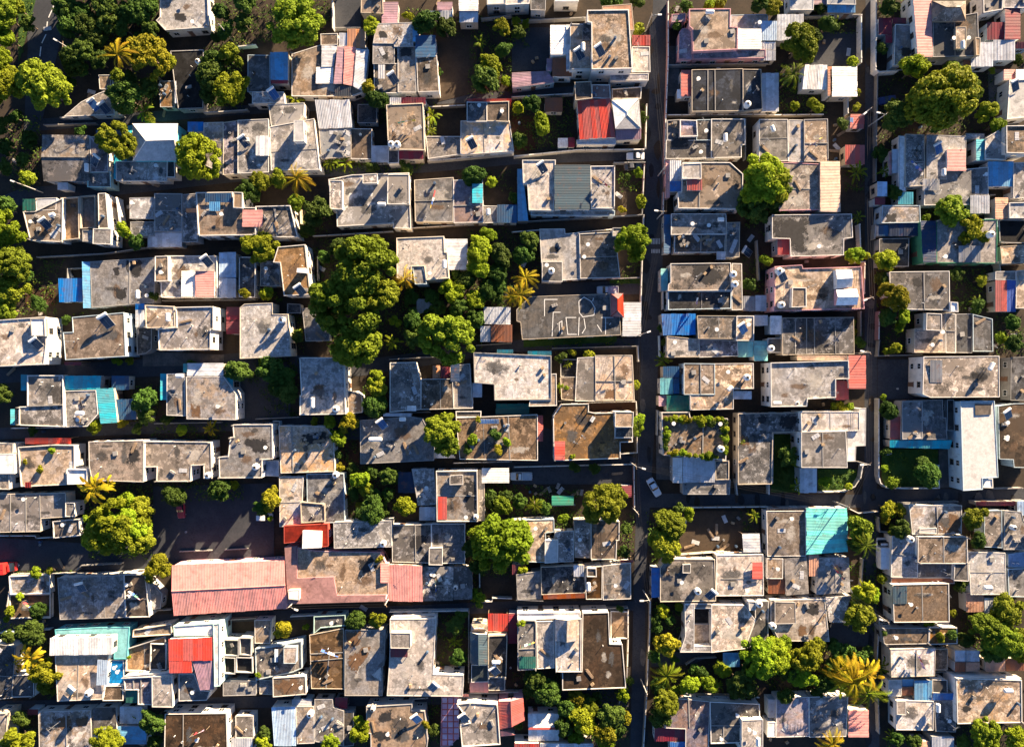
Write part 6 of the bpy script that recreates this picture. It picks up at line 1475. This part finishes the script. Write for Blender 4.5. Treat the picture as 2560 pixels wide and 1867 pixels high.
T(3, 1); W("790,280 800,540", 2.0, 'w'); W("735,605 835,600 830,880", 2.0, 'cr'); W("960,1030 955,1270", 1.8, 'p'); W("950,1410 1330,1400", 1.5, 'bl'); W("1630,45 1690,25 1960,25", 1.4); W("800,1030 800,1240", 1.5); W("930,280 920,400", 1.8, 'w'); W("1990,580 2005,700", 2.2, 'cr'); W("1260,130 1310,620", 1.6, 'w'); W("960,1280 950,1400", 1.4)
T(0, 2); W("100,380 600,372", 1.2, 'w'); W("-40,1305 300,1305 310,1325 690,1305", 1.3, 't'); W("1550,1440 1820,1430", .7); W("1940,1425 2130,1415", .7); W("660,1600 700,1560 1040,1545", 1.4); W("100,1640 650,1630 1060,1625", 1.3); W("1330,340 1900,330", 1.2)
T(1, 2); W("0,300 370,285", 1.3); W("150,320 200,320 200,460", 1.8, 'pb'); W("690,1120 700,780", 1.2); W("780,90 775,250", 2.6, 'w'); W("1140,250 1500,240", 1.3); W("1700,680 2200,665", 1.3, 't')
T(2, 2); W("20,715 380,705 1040,690", 1.2, 'w'); W("1050,700 1055,1060", 1.6, 'p'); W("655,160 1070,150 1075,240", 1.6, 'cr'); W("1075,240 1078,590 940,600", 1.8, 'cr'); W("1520,1062 2203,1055", 1.5, 't'); W("1420,1500 1430,1470 1830,1440", 1.4, 'cr'); W("1255,230 1250,440", 1.7, 'w'); W("0,1160 290,1145", 1.6, 'cr'); W("540,1040 300,1050", 1.0); W("1930,860 1940,950", 1.4, 'w')
T(3, 2); W("955,130 955,790 970,850 1020,892 1200,898 1480,895", 1.9, 'w'); W("820,690 800,800 750,880 660,925 430,930", 1.7, 'w'); W("45,420 40,850 10,860 10,950", 1.7, 'w'); W("1468,700 1475,890", 1.5, 'pb'); W("700,1070 780,1110 950,1095", 1.2, 't'); W("955,1150 965,1270 1060,1280", 1.5); W("0,1065 330,1060", 1.5, 't'); W("1940,900 2200,895", 1.4); W("1140,1020 1640,1010", 1.3); W("1610,890 1670,890", 1.6, 'pb'); W("50,425 270,420", 1.6, 'w')
T(0, 3); W("60,440 90,240 85,180", 1.5, 'cr'); W("90,545 430,530", 1.3, 'w'); W("0,670 430,640", 1.3, 'pb'); W("1290,480 1470,470", 1.2); W("1930,560 2203,545", 1.4, 'bl'); W("1420,1340 2000,1320", 1.3, 'cr'); W("1500,590 1890,560", 1.5, 'y')
T(1, 3); W("1150,490 1830,480", 1.8, 'pb'); W("300,530 480,520 780,500", 1.6, 'y'); W("1940,405 2030,400 2035,370 2203,375", 1.5, 'w'); W("1550,550 1540,960", 1.7, 'cr'); W("1830,480 1830,1100", 1.7); W("1540,1010 1790,1020", 1.6, 'w'); W("970,1265 1480,1230", 1.2, 't'); W("1920,0 1925,280", 1.5, 'w'); W("1840,1190 2260,1180", 1.4, 'w')
T(2, 3); W("1000,470 1000,760 990,1060", 1.7, 't'); W("570,470 1000,455", 1.5); W("1190,390 1185,700 1170,930 1160,1200 1145,1450 1130,1700", 1.6, 't'); W("1600,1215 2130,1225", 1.6, 'w'); W("40,385 270,395", 1.4, 'w'); W("45,480 580,470", 2.0, 'w'); W("920,1280 970,1140", 1.3, 't'); W("1500,940 1580,890 1760,880", 1.0); W("1490,420 2000,400", 1.4)
T(3, 3); W("820,40 800,330", 1.5); W("960,530 940,900", 1.6, 'cr'); W("1035,190 1050,580", 1.7, 'w'); W("20,375 480,365", 1.6, 'cr'); W("530,330 700,345", 1.3, 'w'); W("1010,780 1050,1060", 1.6, 'w'); W("1610,1060 1920,1040 2180,1060", 1.7, 'w'); W("950,1240 960,1540", 1.5); W("1440,1010 1600,1000", 1.3)

T(2, 1)
for i in range(6):
    for yy, l in ((425, 1.3), (510, .9)):
        X, Y = P(1203 + i * 13, yy); tag(link('road_marking', mesh('road_marking', *boxVF(0, 0, 0, .18, l, .004), PAINTW), None, (X, Y, .012 + .055)), kind='structure')
# ------------------------------------------------------------------ vehicles and street poles
WH = (.72, .73, .74)
T(2, 0); CAR(1065, 1342, 180, WH, "white saloon car parked in the lane mouth by the main road"); CAR(1045, 1425, 5, (.10, .105, .115), "dark grey car behind the low wall by the main road")
T(2, 1); CAR(825, 842, 180, (.55, .60, .66), "silver pickup parked beside the red hip roof", 4.9, 1.8, 'pickup')
T(2, 2); CAR(80, 795, 180, WH, "white pickup parked beside the white canopy", 5.0, 1.85, 'pickup'); CAR(1225, 890, -60, (.60, .66, .72), "white saloon car turning at the road junction", 4.4)
T(3, 0); CAR(1030, 858, 190, (.012, .025, .12), "dark blue car parked by the large golden-green tree")
T(0, 2); CAR(1550, 1080, -85, (.30, .03, .05), "dark red car parked in the asphalt yard", 4.0); CAR(20, 1580, 5, (.55, .03, .025), "bright red box truck at the left frame edge", 6.2, 2.2, 'truck')
T(1, 2); CAR(72, 1145, 0, WH, "small white van under the golden tree in the yard", 3.6, 1.6, 'van')
T(3, 2); CAR(985, 1450, 90, (.66, .66, .68), "white box truck parked beside the narrow road", 6.6, 2.3, 'truck')
T(0, 0); POLE(530, 375, 150); POLE(165, 1580, 160); POLE(1880, 205)
T(2, 0); POLE(1205, 125, 0); POLE(1320, 1430)
T(2, 1); POLE(1115, 1225, 20); POLE(1310, 165, 175)
T(2, 2); POLE(1070, 710, -15); POLE(1090, 1120)
T(3, 0); POLE(890, 930, -140); POLE(1020, 980, 170)
T(3, 1); POLE(905, 905, -160); POLE(880, 1380, 170)
T(3, 2); POLE(880, 695, 180); POLE(700, 1060)
T(1, 3); POLE(1110, 430, 80); POLE(280, 450, -20)
T(2, 3); POLE(1185, 395, 180); POLE(1165, 1200)
T(3, 3); POLE(1040, 580, 160); POLE(700, 345)
PW = {}
for e, p, arm in POLES: PW[e.name] = p
def wires(i, j):
    a = Vector(POLES[i][1]); b = Vector(POLES[j][1]); d = (b - a); n = Vector((-d.y, d.x, 0)).normalized()
    e = bpy.data.objects.new('overhead_wire', None); COL.objects.link(e); e.location = a
    for s in (-.5, 0, .5):
        pts = []
        for k in range(9):
            t = k / 8; p = a.lerp(b, t) + n * s; p.z += -.3 - 4 * t * (1 - t) * d.length * .018
            pts.append(tuple(p - a))
        link('cable', mesh('cable', *tube(pts, [.022] * 9, 4), TANKD), e)
    return e
WIRES = []
for i, j in ((3, 4), (4, 6), (6, 5), (5, 7), (7, 8), (8, 17), (17, 18), (9, 11), (11, 12), (12, 13), (13, 14), (15, 16), (7, 14), (19, 20)):
    WIRES.append((wires(i, j), i, j))

# ------------------------------------------------------------------ windows, doors, roof details on the houses
def blocked(pt, z, skip):
    for b in BLOCKS:
        if b is skip or b['z1'] < z or b['z0'] > z: continue
        bx = b.get('bb')
        if bx is None:
            xs = [v[0] for v in b['poly']]; ys = [v[1] for v in b['poly']]
            bx = b['bb'] = (min(xs), min(ys), max(xs), max(ys))
        if bx[0] <= pt[0] <= bx[2] and bx[1] <= pt[1] <= bx[3] and inside(pt, b['poly']): return True
    return False
WF = mesh('window', *join(boxVF(0, .0, .55, 1.3, .10, .1), boxVF(0, 0, -.55, 1.46, .18, .1), boxVF(-.6, 0, 0, .1, .10, 1.0), boxVF(.6, 0, 0, .1, .10, 1.0), boxVF(0, 0, 0, .06, .08, 1.0)), FRAME)
WF2 = mesh('window', *join(boxVF(0, .0, .55, 1.3, .10, .1), boxVF(0, 0, -.55, 1.46, .18, .1), boxVF(-.6, 0, 0, .1, .10, 1.0), boxVF(.6, 0, 0, .1, .10, 1.0), boxVF(0, 0, 0, .06, .08, 1.0)), FRAMED)
WP = mesh('pane', *join(boxVF(-.29, 0, 0, .5, .05, .98), boxVF(.29, 0, 0, .5, .05, .98)), GLASS)
DR = mesh('door', *join(boxVF(0, 0, 1.05, 1.0, .1, 2.1), boxVF(0, .03, 2.16, 1.2, .14, .12)), simple('door_paint', (.16, .09, .06), .6))
DH = mesh('handle', *boxVF(.36, .07, 1.0, .06, .06, .16), METAL)
nwin = 0
for b in BLOCKS:
    q = b['poly']; n = len(q); hz = b['z1'] - max(0, b['z0']); dooru = False
    if b['kind'] == 'S' and b['wall'] in (None, 'P'): continue
    if hz < 2.0 or b['wall'] == 'P': continue
    ox, oy = b['house']['root'].location[:2]
    for i in range(n):
        a = Vector(q[i]); c = Vector(q[(i + 1) % n]); L = (c - a).length
        if L < 2.6: continue
        d = (c - a) / L; nr = Vector((d.y, -d.x)); mid = (a + c) / 2
        if nr.dot(-mid) <= 0: continue                # faces away from the viewpoint side
        an = math.atan2(-nr.x, nr.y)
        ins = .12 if b['kind'] != 'F' else 0.0
        zs = [1.5] if hz < 4.4 else [1.5, b['z1'] - 1.5]
        if b['z0'] > 1: zs = [b['z0'] + .9] if hz > 1.7 else []
        k = max(1, min(5, int(L / 3.1)))
        for z in zs:
            for t in range(k):
                pt = a.lerp(c, (t + .5) / k)
                if blocked(pt + nr * .5, z, b) or blocked(pt + nr * .12, z, b): continue
                if nwin > 900: continue
                pos = pt + nr * (.035 - ins)
                if not dooru and z == 1.5 and b['z0'] <= .1 and t == k // 2 and k > 1:
                    o = put(b['house']['root'], 'door', DR, (pos.x - ox, pos.y - oy, 0), (0, 0, an)); put(o, 'handle', DH, parent=o); dooru = True
                else:
                    o = put(b['house']['root'], 'window', WF if R.random() < .6 else WF2, (pos.x - ox, pos.y - oy, z), (0, 0, an)); put(o, 'pane', WP, parent=o); nwin += 1
STUB = mesh('column_stub', *join(boxVF(0, 0, .3, .24, .24, .7), *[boxVF(x, y, .95, .03, .03, .7) for x in (-.08, .08) for y in (-.08, .08)]), wallm('bl'))
SPOUT = mesh('vent_pipe', *lathe([(.06, 0), (.06, .55), (.09, .58), (.09, .66)], 8), TANKW)
HATCH = mesh('roof_hatch', *join(boxVF(0, 0, .1, .9, .9, .22), boxVF(0, 0, .24, 1.0, 1.0, .06)), wallm('bl'))
ANT = mesh('antenna', *join(boxVF(0, 0, 1.4, .04, .04, 2.8), boxVF(0, 0, 2.7, 1.3, .03, .03), *[boxVF(-.5 + .2 * i, 0, 2.7, .03, .55 - .05 * i, .03) for i in range(6)], boxVF(0, 0, .03, .3, .3, .06)), METAL)
DISHM = mesh('satellite_dish', *join(lathe([(.03, 0), (.3, .05), (.45, .13)], 14, 0, 0, .75), boxVF(0, 0, .4, .06, .06, .8), boxVF(0, 0, .02, .35, .35, .05)), TANKW)
CRATE = [('storage_crate', (.8, .55, .5), (.17, .16, .15), 'grey plastic crate'), ('plank_stack', (2.6, .5, .2), (.28, .2, .13), 'stack of timber planks'), ('block_pile', (1.2, .9, .4), (.3, .29, .28), 'pile of grey concrete blocks'),
         ('plastic_barrel', None, (.05, .09, .16), 'dark blue barrel'), ('sheet_offcut', (1.8, .9, .05), (.45, .46, .48), 'loose zinc sheet offcut'), ('cardboard_box', (.7, .5, .45), (.35, .25, .15), 'brown cardboard box'), ('bucket', None, (.55, .54, .52), 'white bucket')]
def crate_mesh(nm, s, c):
    m = simple(nm + '_surface', c, .8, .5)
    if nm == 'plastic_barrel': return mesh(nm, *lathe([(.26, 0), (.30, .08), (.29, .3), (.31, .33), (.29, .36), (.30, .8), (.25, .88)], 12), m)
    if nm == 'bucket': return mesh(nm, *lathe([(.16, 0), (.22, .36), (.24, .38), (.2, .38), (.15, .06)], 10), m)
    if nm == 'plank_stack': return mesh(nm, *join(*[boxVF(R.uniform(-.1, .1), -.2 + .2 * (i % 3), .04 + .07 * (i // 3), 2.4 + R.uniform(-.3, .3), .17, .06, R.uniform(-.05, .05)) for i in range(8)]), m)
    if nm == 'block_pile': return mesh(nm, *join(*[boxVF(-.45 + .45 * (i % 3) + R.uniform(-.06, .06), -.2 + .24 * ((i // 3) % 3), .1 + .2 * (i // 9), .4, .2, .19, R.uniform(-.2, .2)) for i in range(15)]), m)
    if nm == 'sheet_offcut': return mesh(nm, *join(*[boxVF(-.75 + .3 * i, 0, .03 + .02 * (i % 2), .28, .9, .02) for i in range(6)]), m)
    return mesh(nm, *join(boxVF(0, 0, s[2] / 2, *s), boxVF(0, 0, s[2], s[0] * 1.05, s[1] * 1.05, .05)), m)
CM = [crate_mesh(nm, s, c) for nm, s, c, l in CRATE]
LOOSE = []
# joints between roof slabs, washing lines
CLOTH = [simple('cloth_%d' % i, c, .9) for i, c in enumerate(((.7, .68, .65), (.4, .05, .06), (.05, .12, .4), (.6, .45, .1), (.1, .3, .2), (.5, .3, .4)))]
GARM = [mesh('garment', *join(boxVF(0, 0, -.35, .5, .03, .7), boxVF(-.32, 0, -.12, .2, .03, .22), boxVF(.32, 0, -.12, .2, .03, .22)), m) for m in CLOTH]
TOWEL = [mesh('towel', *boxVF(0, 0, -.45, .75, .03, .9), m) for m in CLOTH]
for b in list(BLOCKS):
    if b['kind'] != 'F' or len(b['poly']) != 4 or b['a'] < 42 or b['roof'] in 'rpcwk': continue
    hs = b['house']; cur.update(root=hs['root'], o=tuple(hs['root'].location[:2]), z=b['z1'], f=1.0)
    q = [Vector(v) for v in b['poly']]
    e = 0 if (q[1] - q[0]).length > (q[2] - q[1]).length else 1
    A, B, C, D = q[e], q[(e + 1) % 4], q[(e + 2) % 4], q[(e + 3) % 4]
    for t in ((R.uniform(.4, .62),) if b['a'] < 110 else (R.uniform(.28, .38), R.uniform(.6, .72))):
        if R.random() < .3: continue
        m0, m1 = A.lerp(B, t), D.lerp(C, t + R.uniform(-.01, .01)); d = m1 - m0; c = (m0 + m1) / 2; hg = R.choice((.05, .08, .14))
        part('roof_rib', *boxVF(c.x, c.y, b['z1'] + hg / 2 - .01, d.length - .3, R.uniform(.1, .24), hg, math.atan2(d.y, d.x)), wallm('bl'))
    if R.random() < .22:
        c = q[0].lerp(q[2], R.uniform(.35, .65)); an = R.uniform(0, 3); L = R.uniform(3, 4.5)
        if blocked((c.x, c.y), b['z1'] + .3, b): continue
        w = thing('washing_line', c.x, c.y, b['z1'], an)
        tag(w, 'washing line hung with clothes on the ' + hs['label'], 'washing line', 'washing lines on roofs'); THINGS.append(w)
        pm = proto('wpost', lambda: mesh('post', *boxVF(0, 0, .9, .06, .06, 1.8), WOOD))
        put(w, 'post', pm, (-L / 2, 0, 0)); put(w, 'post', pm, (L / 2, 0, 0))
        put(w, 'line', proto('wline', lambda: mesh('line', *boxVF(0, 0, 1.72, 1, .02, .02), TANKD)), scale=(L, 1, 1))
        for k in range(int(L / .8)):
            put(w, 'garment', (GARM if R.random() < .5 else TOWEL)[R.randrange(6)], (-L / 2 + .5 + k * .8, 0, 1.72), (R.uniform(-.3, .3), 0, 0))
# weather stains on the bigger slabs
for b in BLOCKS:
    if b['kind'] != 'F' or b['roof'] in 'rpcwk' or b['a'] < 22 or 'painted outlines' in b['house']['label']: continue
    hs = b['house']; cur.update(root=hs['root'], o=tuple(hs['root'].location[:2]), z=b['z1'], f=1.0)
    q = b['poly']; q2 = offset(q, .9)
    for _ in range(1 + int(b['a'] / 45)):
        xs = [v[0] for v in q]; ys = [v[1] for v in q]
        for _t2 in range(12):
            c = (R.uniform(min(xs), max(xs)), R.uniform(min(ys), max(ys)))
            rx, ry = R.uniform(.5, 3.4), R.uniform(.4, 2.6)
            if inside(c, q2) and all(inside((c[0] + dx * rx * 1.15, c[1] + dy * ry * 1.15), q) for dx, dy in ((1, 0), (-1, 0), (0, 1), (0, -1), (.7, .7), (-.7, .7), (.7, -.7), (-.7, -.7))) and not blocked(c, b['z1'] + .05, b): break
        else: continue
        z = b['z1'] + .006 + .003 * R.randrange(4); n = 14
        out = [(c[0] + rx * math.cos(6.283 * k / n) * R.uniform(.8, 1.1), c[1] + ry * math.sin(6.283 * k / n) * R.uniform(.8, 1.1), z) for k in range(n)] + [(c[0], c[1], z)]
        o = part('stain', out, [(i, (i + 1) % n, n) for i in range(n)], STAINS[R.randrange(4)])
        at = o.data.attributes.new('edge', 'FLOAT', 'POINT'); at.data.foreach_set('value', [1.0] * n + [0.0])
def rand_in(q):
    xs = [v[0] for v in q]; ys = [v[1] for v in q]
    q2 = offset(q, .8)
    for _ in range(20):
        p = (R.uniform(min(xs), max(xs)), R.uniform(min(ys), max(ys)))
        if inside(p, q) and inside(p, q2): return p
    return None
for b in BLOCKS:
    if b['kind'] != 'F' or b['roof'] in 'rpcw' or b['z1'] < 2.2: continue
    root = b['house']['root']; ox, oy = root.location[:2]; q = b['poly']
    if b['p'] > .1 and b['a'] > 18 and R.random() < .32:
        for v in offset(q, .12):
            if R.random() < .6: put(root, 'column_stub', STUB, (v[0] - ox, v[1] - oy, b['z1']))
    k = 0 if b['a'] < 14 else (2 if b['a'] < 45 else 4)
    for _ in range(k):
        p = rand_in(q)
        if p is None or blocked(p, b['z1'] + .1, b): continue
        r = R.random()
        if r < .30: put(root, 'vent_pipe', SPOUT, (p[0] - ox, p[1] - oy, b['z1'] - .01))
        elif r < .36: put(root, 'roof_hatch', HATCH, (p[0] - ox, p[1] - oy, b['z1'] - .01), (0, 0, R.uniform(0, .2)))
        elif r < .58:
            o = link('television_antenna', ANT, None, (p[0], p[1], b['z1'])); o.rotation_euler = (0, 0, R.uniform(0, 6)); LOOSE.append((o, 'thin television antenna on the ' + b['house']['label'], 'antenna', 'antennas on roofs'))
        elif r < .68:
            o = link('satellite_dish', DISHM, None, (p[0], p[1], b['z1'])); o.rotation_euler = (0, 0, R.uniform(0, 6)); LOOSE.append((o, 'small satellite dish on the ' + b['house']['label'], 'dish', 'satellite dishes on roofs'))
        else:
            i = R.randrange(len(CM)); nm, s, c, l = CRATE[i]
            o = link(nm, CM[i], None, (p[0], p[1], b['z1'])); o.rotation_euler = (0, 0, R.uniform(0, 6)); LOOSE.append((o, l + ' on the ' + b['house']['label'], nm.replace('_', ' '), 'loose things on roofs'))
# roofs and yards that the photograph shows heaped with junk
def SCATTER(x0, y0, x1, y1, z, n, where):
    for _ in range(n):
        i = R.randrange(len(CM)); nm, s, c, l = CRATE[i]
        p = P(R.uniform(x0, x1), R.uniform(y0, y1), z)
        if blocked(p, z + .3, None): continue
        o = link(nm, CM[i], None, (p[0], p[1], z)); o.rotation_euler = (0, 0, R.uniform(0, 6)); LOOSE.append((o, l + ' ' + where, nm.replace('_', ' '), l + ' ' + where))
T(2, 1); SCATTER(1430, 390, 1800, 505, 3.06, 16, 'on the rubbish-strewn terrace'); SCATTER(1870, 280, 1940, 540, 3.46, 3, 'on the roof above the rubbish-strewn terrace')
T(1, 0); SCATTER(560, 1130, 800, 1340, 3.15, 14, 'on the zinc-roofed house')
T(0, 1); SCATTER(280, 180, 520, 400, 3.05, 6, 'on the unfinished house with open pits'); SCATTER(1360, 60, 1550, 320, 3.25, 6, 'on the low grey house with slab gap')
T(1, 2); SCATTER(420, 420, 560, 500, 3.65, 6, 'on the litter-covered tan roof'); SCATTER(920, 500, 1500, 640, 3.27, 10, 'on the messy dark roof'); SCATTER(2000, 320, 2200, 450, 3.86, 5, 'on the rooftop garden floor')
T(2, 2); SCATTER(1390, 400, 1600, 560, 4.46, 6, 'inside the hedge-lined roof garden'); SCATTER(1480, 1130, 1960, 1420, .2, 12, 'in the brown yard with pale shelter'); SCATTER(300, 870, 600, 950, .2, 6, 'in the yard by the green canopy'); SCATTER(150, 870, 330, 940, .2, 4, 'in the red earth garden')
T(3, 3); SCATTER(480, 80, 660, 280, 3.15, 7, 'on the paired patch roofs'); SCATTER(170, 120, 300, 300, 3.25, 3, 'on the western patch roof')
T(1, 3); SCATTER(1560, 900, 1780, 990, .2, 5, 'in the yard beside the long tan roof'); SCATTER(530, 1300, 740, 1580, 2.95, 7, 'on the ragged grey sheds')
T(0, 0); SCATTER(1380, 720, 1480, 900, 2.35, 5, 'on the annex below the golden palm')
T(3, 0); SCATTER(560, 1050, 650, 1400, .2, 7, 'in the yard behind the red kiosks')
T(0, 2); SCATTER(580, 260, 740, 350, 3.78, 4, 'on the turquoise-trimmed terrace')
T(2, 0); SCATTER(700, 750, 830, 830, 4.46, 4, 'on the terrace above the red ribbed roof'); SCATTER(1340, 1050, 1430, 1190, 2.75, 4, 'beside the roofless square rooms')
for _ in range(260):
    PX(); x, y = R.uniform(0, 2560), R.uniform(0, 1867); p = P(x, y)
    if blocked(p, .5, None) or blocked((p[0] + .8, p[1]), .5, None) or blocked((p[0] - .8, p[1]), .5, None): continue
    if 1570 < x < 1680 or 2150 < x < 2205 or (x > 1600 and 1215 < y < 1270): continue
    near = min(HOUSES, key=lambda h: math.dist(h['c'], p))
    i = R.randrange(len(CM)); nm, s, c, l = CRATE[i]
    o = link(nm, CM[i], None, (p[0], p[1], .19)); o.rotation_euler = (0, 0, R.uniform(0, 6)); LOOSE.append((o, l + ' on the ground by the ' + near['label'], nm.replace('_', ' '), 'loose things in yards'))

# ------------------------------------------------------------------ low growth on open ground
def rg(t, *ps):
    out = []
    T(*t)
    for q in ps: out.append(poly(q, 0))
    return out
REG = rg((0, 0), "520,0 1380,0 1380,280 1100,420 600,640 540,300", "150,0 330,0 200,500 150,500", "0,0 110,0 60,900 0,900", "1780,0 2200,0 2200,400 1850,420", "60,1000 360,1000 360,1652 120,1652", "960,640 1380,640 1330,1000 980,980", "1750,400 2100,400 2100,940 1750,940") + \
      rg((1, 0), "0,0 640,0 640,240 480,380 0,380", "1250,60 1800,150 1800,330 1420,300", "1850,150 2203,150 2203,820 1820,820", "900,850 1130,850 1130,1080 850,1080", "1450,900 1560,900 1560,1170 1450,1170", "560,1380 1460,1400 1400,1500 560,1500", "1700,1480 2203,1460 2203,1652 1960,1652") + \
      rg((2, 0), "0,850 530,850 530,1290 0,1300", "0,160 150,160 150,420 0,420", "1340,20 1520,20 1430,250 1360,250", "1050,900 1160,900 1150,1280 1090,1280", "900,1450 1140,1450 1140,1652 900,1652") + \
      rg((3, 0), "320,130 780,130 780,300 330,300", "0,770 500,780 500,990 0,990", "950,620 2000,600 2030,1100 1850,1180 1180,1150 950,1560", "950,0 1180,0 1150,160 950,160", "640,1420 830,1420 830,1652 640,1652", "60,560 300,560 300,800 60,800") + \
      rg((0, 1), "0,560 560,580 500,750 500,1060 0,1060", "1100,380 1280,380 1280,480 1000,470", "790,1000 1240,980 1100,1040 620,1060", "1270,700 1380,760 1390,960 1270,960", "1950,1480 2203,1470 2203,1652 1960,1652") + \
      rg((1, 1), "400,80 640,100 690,330 400,400", "480,400 1200,400 1200,800 500,900", "480,850 1950,800 1950,1380 640,1400", "1800,330 2203,300 2203,1000 1850,1000", "30,850 240,850 240,950 30,950", "300,1000 400,1000 420,1400 330,1400", "0,1430 370,1430 370,1652 0,1652") + \
      rg((2, 1), "0,350 240,350 260,780 0,900", "840,750 1100,745 1100,800 840,800", "100,1270 920,1240 1080,1330 100,1345", "1990,0 2203,0 2203,400 1990,300", "1980,560 2203,600 2203,880 1985,880", "350,1360 720,1360 560,1440 400,1440", "940,640 1110,600 1110,740 940,740") + \
      rg((3, 1), "0,0 140,0 100,180 0,180", "1400,60 1700,60 1700,230 1320,230", "920,560 1180,560 1050,1020 930,1020", "970,1030 1250,1030 1250,1390 970,1390", "1570,660 1940,660 1900,1030 1570,1030", "1940,1040 2203,1040 2203,1400 1940,1400", "690,1090 800,1090 800,1400 740,1400") + \
      rg((0, 2), "1100,0 1380,0 1420,330 1020,380", "680,840 1320,860 1320,1500 760,1500", "1380,330 2000,330 1900,470 1300,450", "1380,840 2100,830 2100,1000 1400,1000", "0,1600 650,1600 650,1652 0,1652") + \
      rg((1, 2), "460,290 890,280 890,740 680,740", "770,700 1230,700 1200,1180 770,1180", "920,0 1150,0 1150,260 920,260", "1960,850 2203,850 2203,1160 1960,1160", "1810,1200 2203,1200 2203,1652 1850,1652", "0,0 370,0 370,280 100,280") + \
      rg((2, 2), "0,860 600,900 560,1160 0,1140", "930,1100 1060,1100 1040,1480 930,1480", "1150,1080 1480,1080 1440,1500 1200,1600", "1960,1080 2120,1080 2120,1260 1980,1260", "370,1050 620,1050 540,1260 380,1260") + \
      rg((3, 2), "60,440 270,430 270,930 30,930", "430,740 760,740 700,900 430,920", "980,140 1150,140 1050,470 980,470", "980,570 1460,570 1460,880 1000,880", "960,1020 1210,1050 1230,1280 980,1270", "690,1100 940,1120 900,1420 700,1420", "1670,1060 1860,1060 1850,1420 1720,1420") + \
      rg((0, 3), "0,560 470,640 420,720 480,1240 130,1000 0,760", "90,330 430,330 430,540 90,540", "60,1330 330,1350 330,1652 30,1652", "1230,1310 1410,1330 1410,1652 1260,1652") + \
      rg((1, 3), "1550,500 1830,500 1830,950 1560,950", "780,520 1140,520 1110,640 780,640", "1860,0 1960,0 1940,440 1860,440", "840,1380 980,1500 980,1652 780,1652", "1490,1240 1600,1240 1590,1652 1480,1652") + \
      rg((2, 3), "0,1000 430,1010 440,1160 1000,1160 1000,1652 400,1652 400,1350 110,1350 0,1100", "1200,400 1490,430 1450,830 1200,900", "1190,960 2130,900 2130,1210 1400,1230 1200,1480", "1960,760 2203,700 2203,1100 1960,1100") + \
      rg((3, 3), "0,740 530,740 1000,900 1030,1230 700,1230 0,1200", "640,60 980,60 930,640 650,640", "1650,200 2203,380 2203,900 1840,900 1660,760", "1000,1530 1400,1540 1400,1652 1000,1652", "1620,1450 2203,1440 2203,1652 1620,1652")
UNDER('undergrowth', 'low dark green weeds and creepers over the open ground', REG[0::2], 9, LEAF['d'], .24, .7)
UNDER('weedy_ground_cover', 'low olive weeds over the open ground', REG[1::2], 9, LEAF['d'], .22, .6)
UNDER('grass_tufts', 'scattered brighter grass tufts in the yards', REG, 1.3, LEAF['m'], .20, .6)

# ------------------------------------------------------------------ labels for things that are told apart by what they stand beside
def nearest(p): return min(HOUSES, key=lambda h: min(math.dist(centroid(q), p) for q in h['polys']))['label']
def cut(s):
    w = s.split()
    return ' '.join(w[:16])
ORD = ['largest', 'second largest', 'third largest', 'fourth largest', 'fifth largest', 'sixth largest', 'seventh largest', 'eighth largest']
def settle(items, grp):
    """items: (obj, label, category, size); several alike beside one house are told apart by size, else share label and group"""
    by = {}
    strip = lambda l: ' '.join(w for w in l.split(' beside ')[0].split() if w not in ('small', 'large', 'very', 'long', 'short')) + (' beside ' + l.split(' beside ', 1)[1] if ' beside ' in l else '')
    for it in items: by.setdefault(it[1], []).append(it)
    multi = [l for l in by if len(by[l]) > 1]
    by2 = {}
    for it in items: by2.setdefault(strip(it[1]) if it[1] in multi or strip(it[1]) in {strip(m) for m in multi} else it[1], []).append(it)
    for lab, its in by2.items():
        its.sort(key=lambda t: -t[3])
        if len(its) == 1:
            tag(its[0][0], cut(lab), its[0][2], grp); continue
        same = any(its[i][3] < its[i + 1][3] * 1.02 for i in range(min(len(its), 8) - 1)) and its[0][3] == its[-1][3]
        for k, (o, l, cat, sz) in enumerate(its):
            if same: tag(o, cut(lab), cat, lab)
            elif len(its) == 2: tag(o, cut(('larger ' if k == 0 else 'smaller ') + lab), cat, grp)
            elif k == len(its) - 1 and k < 8: tag(o, cut('smallest ' + lab), cat, grp)
            elif k < 8: tag(o, cut(ORD[k] + ' ' + lab), cat, grp)
            else: tag(o, cut('smaller ' + lab), cat, 'smaller ' + lab)
settle([(o, k + ' beside the ' + nearest(o.location[:2]), cat, s) for o, k, cat, s in PLANTS], 'trees and plants between the houses')
settle([(o, k + ' beside the ' + nearest(o.location[:2]), 'wall', s) for o, k, s in WALLS], 'boundary walls of the plots')
for o, l, cat, gname in LOOSE: tag(o, cut(l), cat, gname)
settle([(e, ('lamp pole' if arm is not None else 'wire pole') + ' standing beside the ' + nearest(p[:2]), 'pole', 1) for e, p, arm in POLES], 'street poles')
settle([(e, 'thin black overhead wires near the ' + nearest(((POLES[i][1][0] + POLES[j][1][0]) / 2, (POLES[i][1][1] + POLES[j][1][1]) / 2)), 'wires', 1) for e, i, j in WIRES], 'overhead wires between the poles')
seen = {}
for e in THINGS:
    e['label'] = cut(e['label']); seen.setdefault(e['label'], []).append(e)
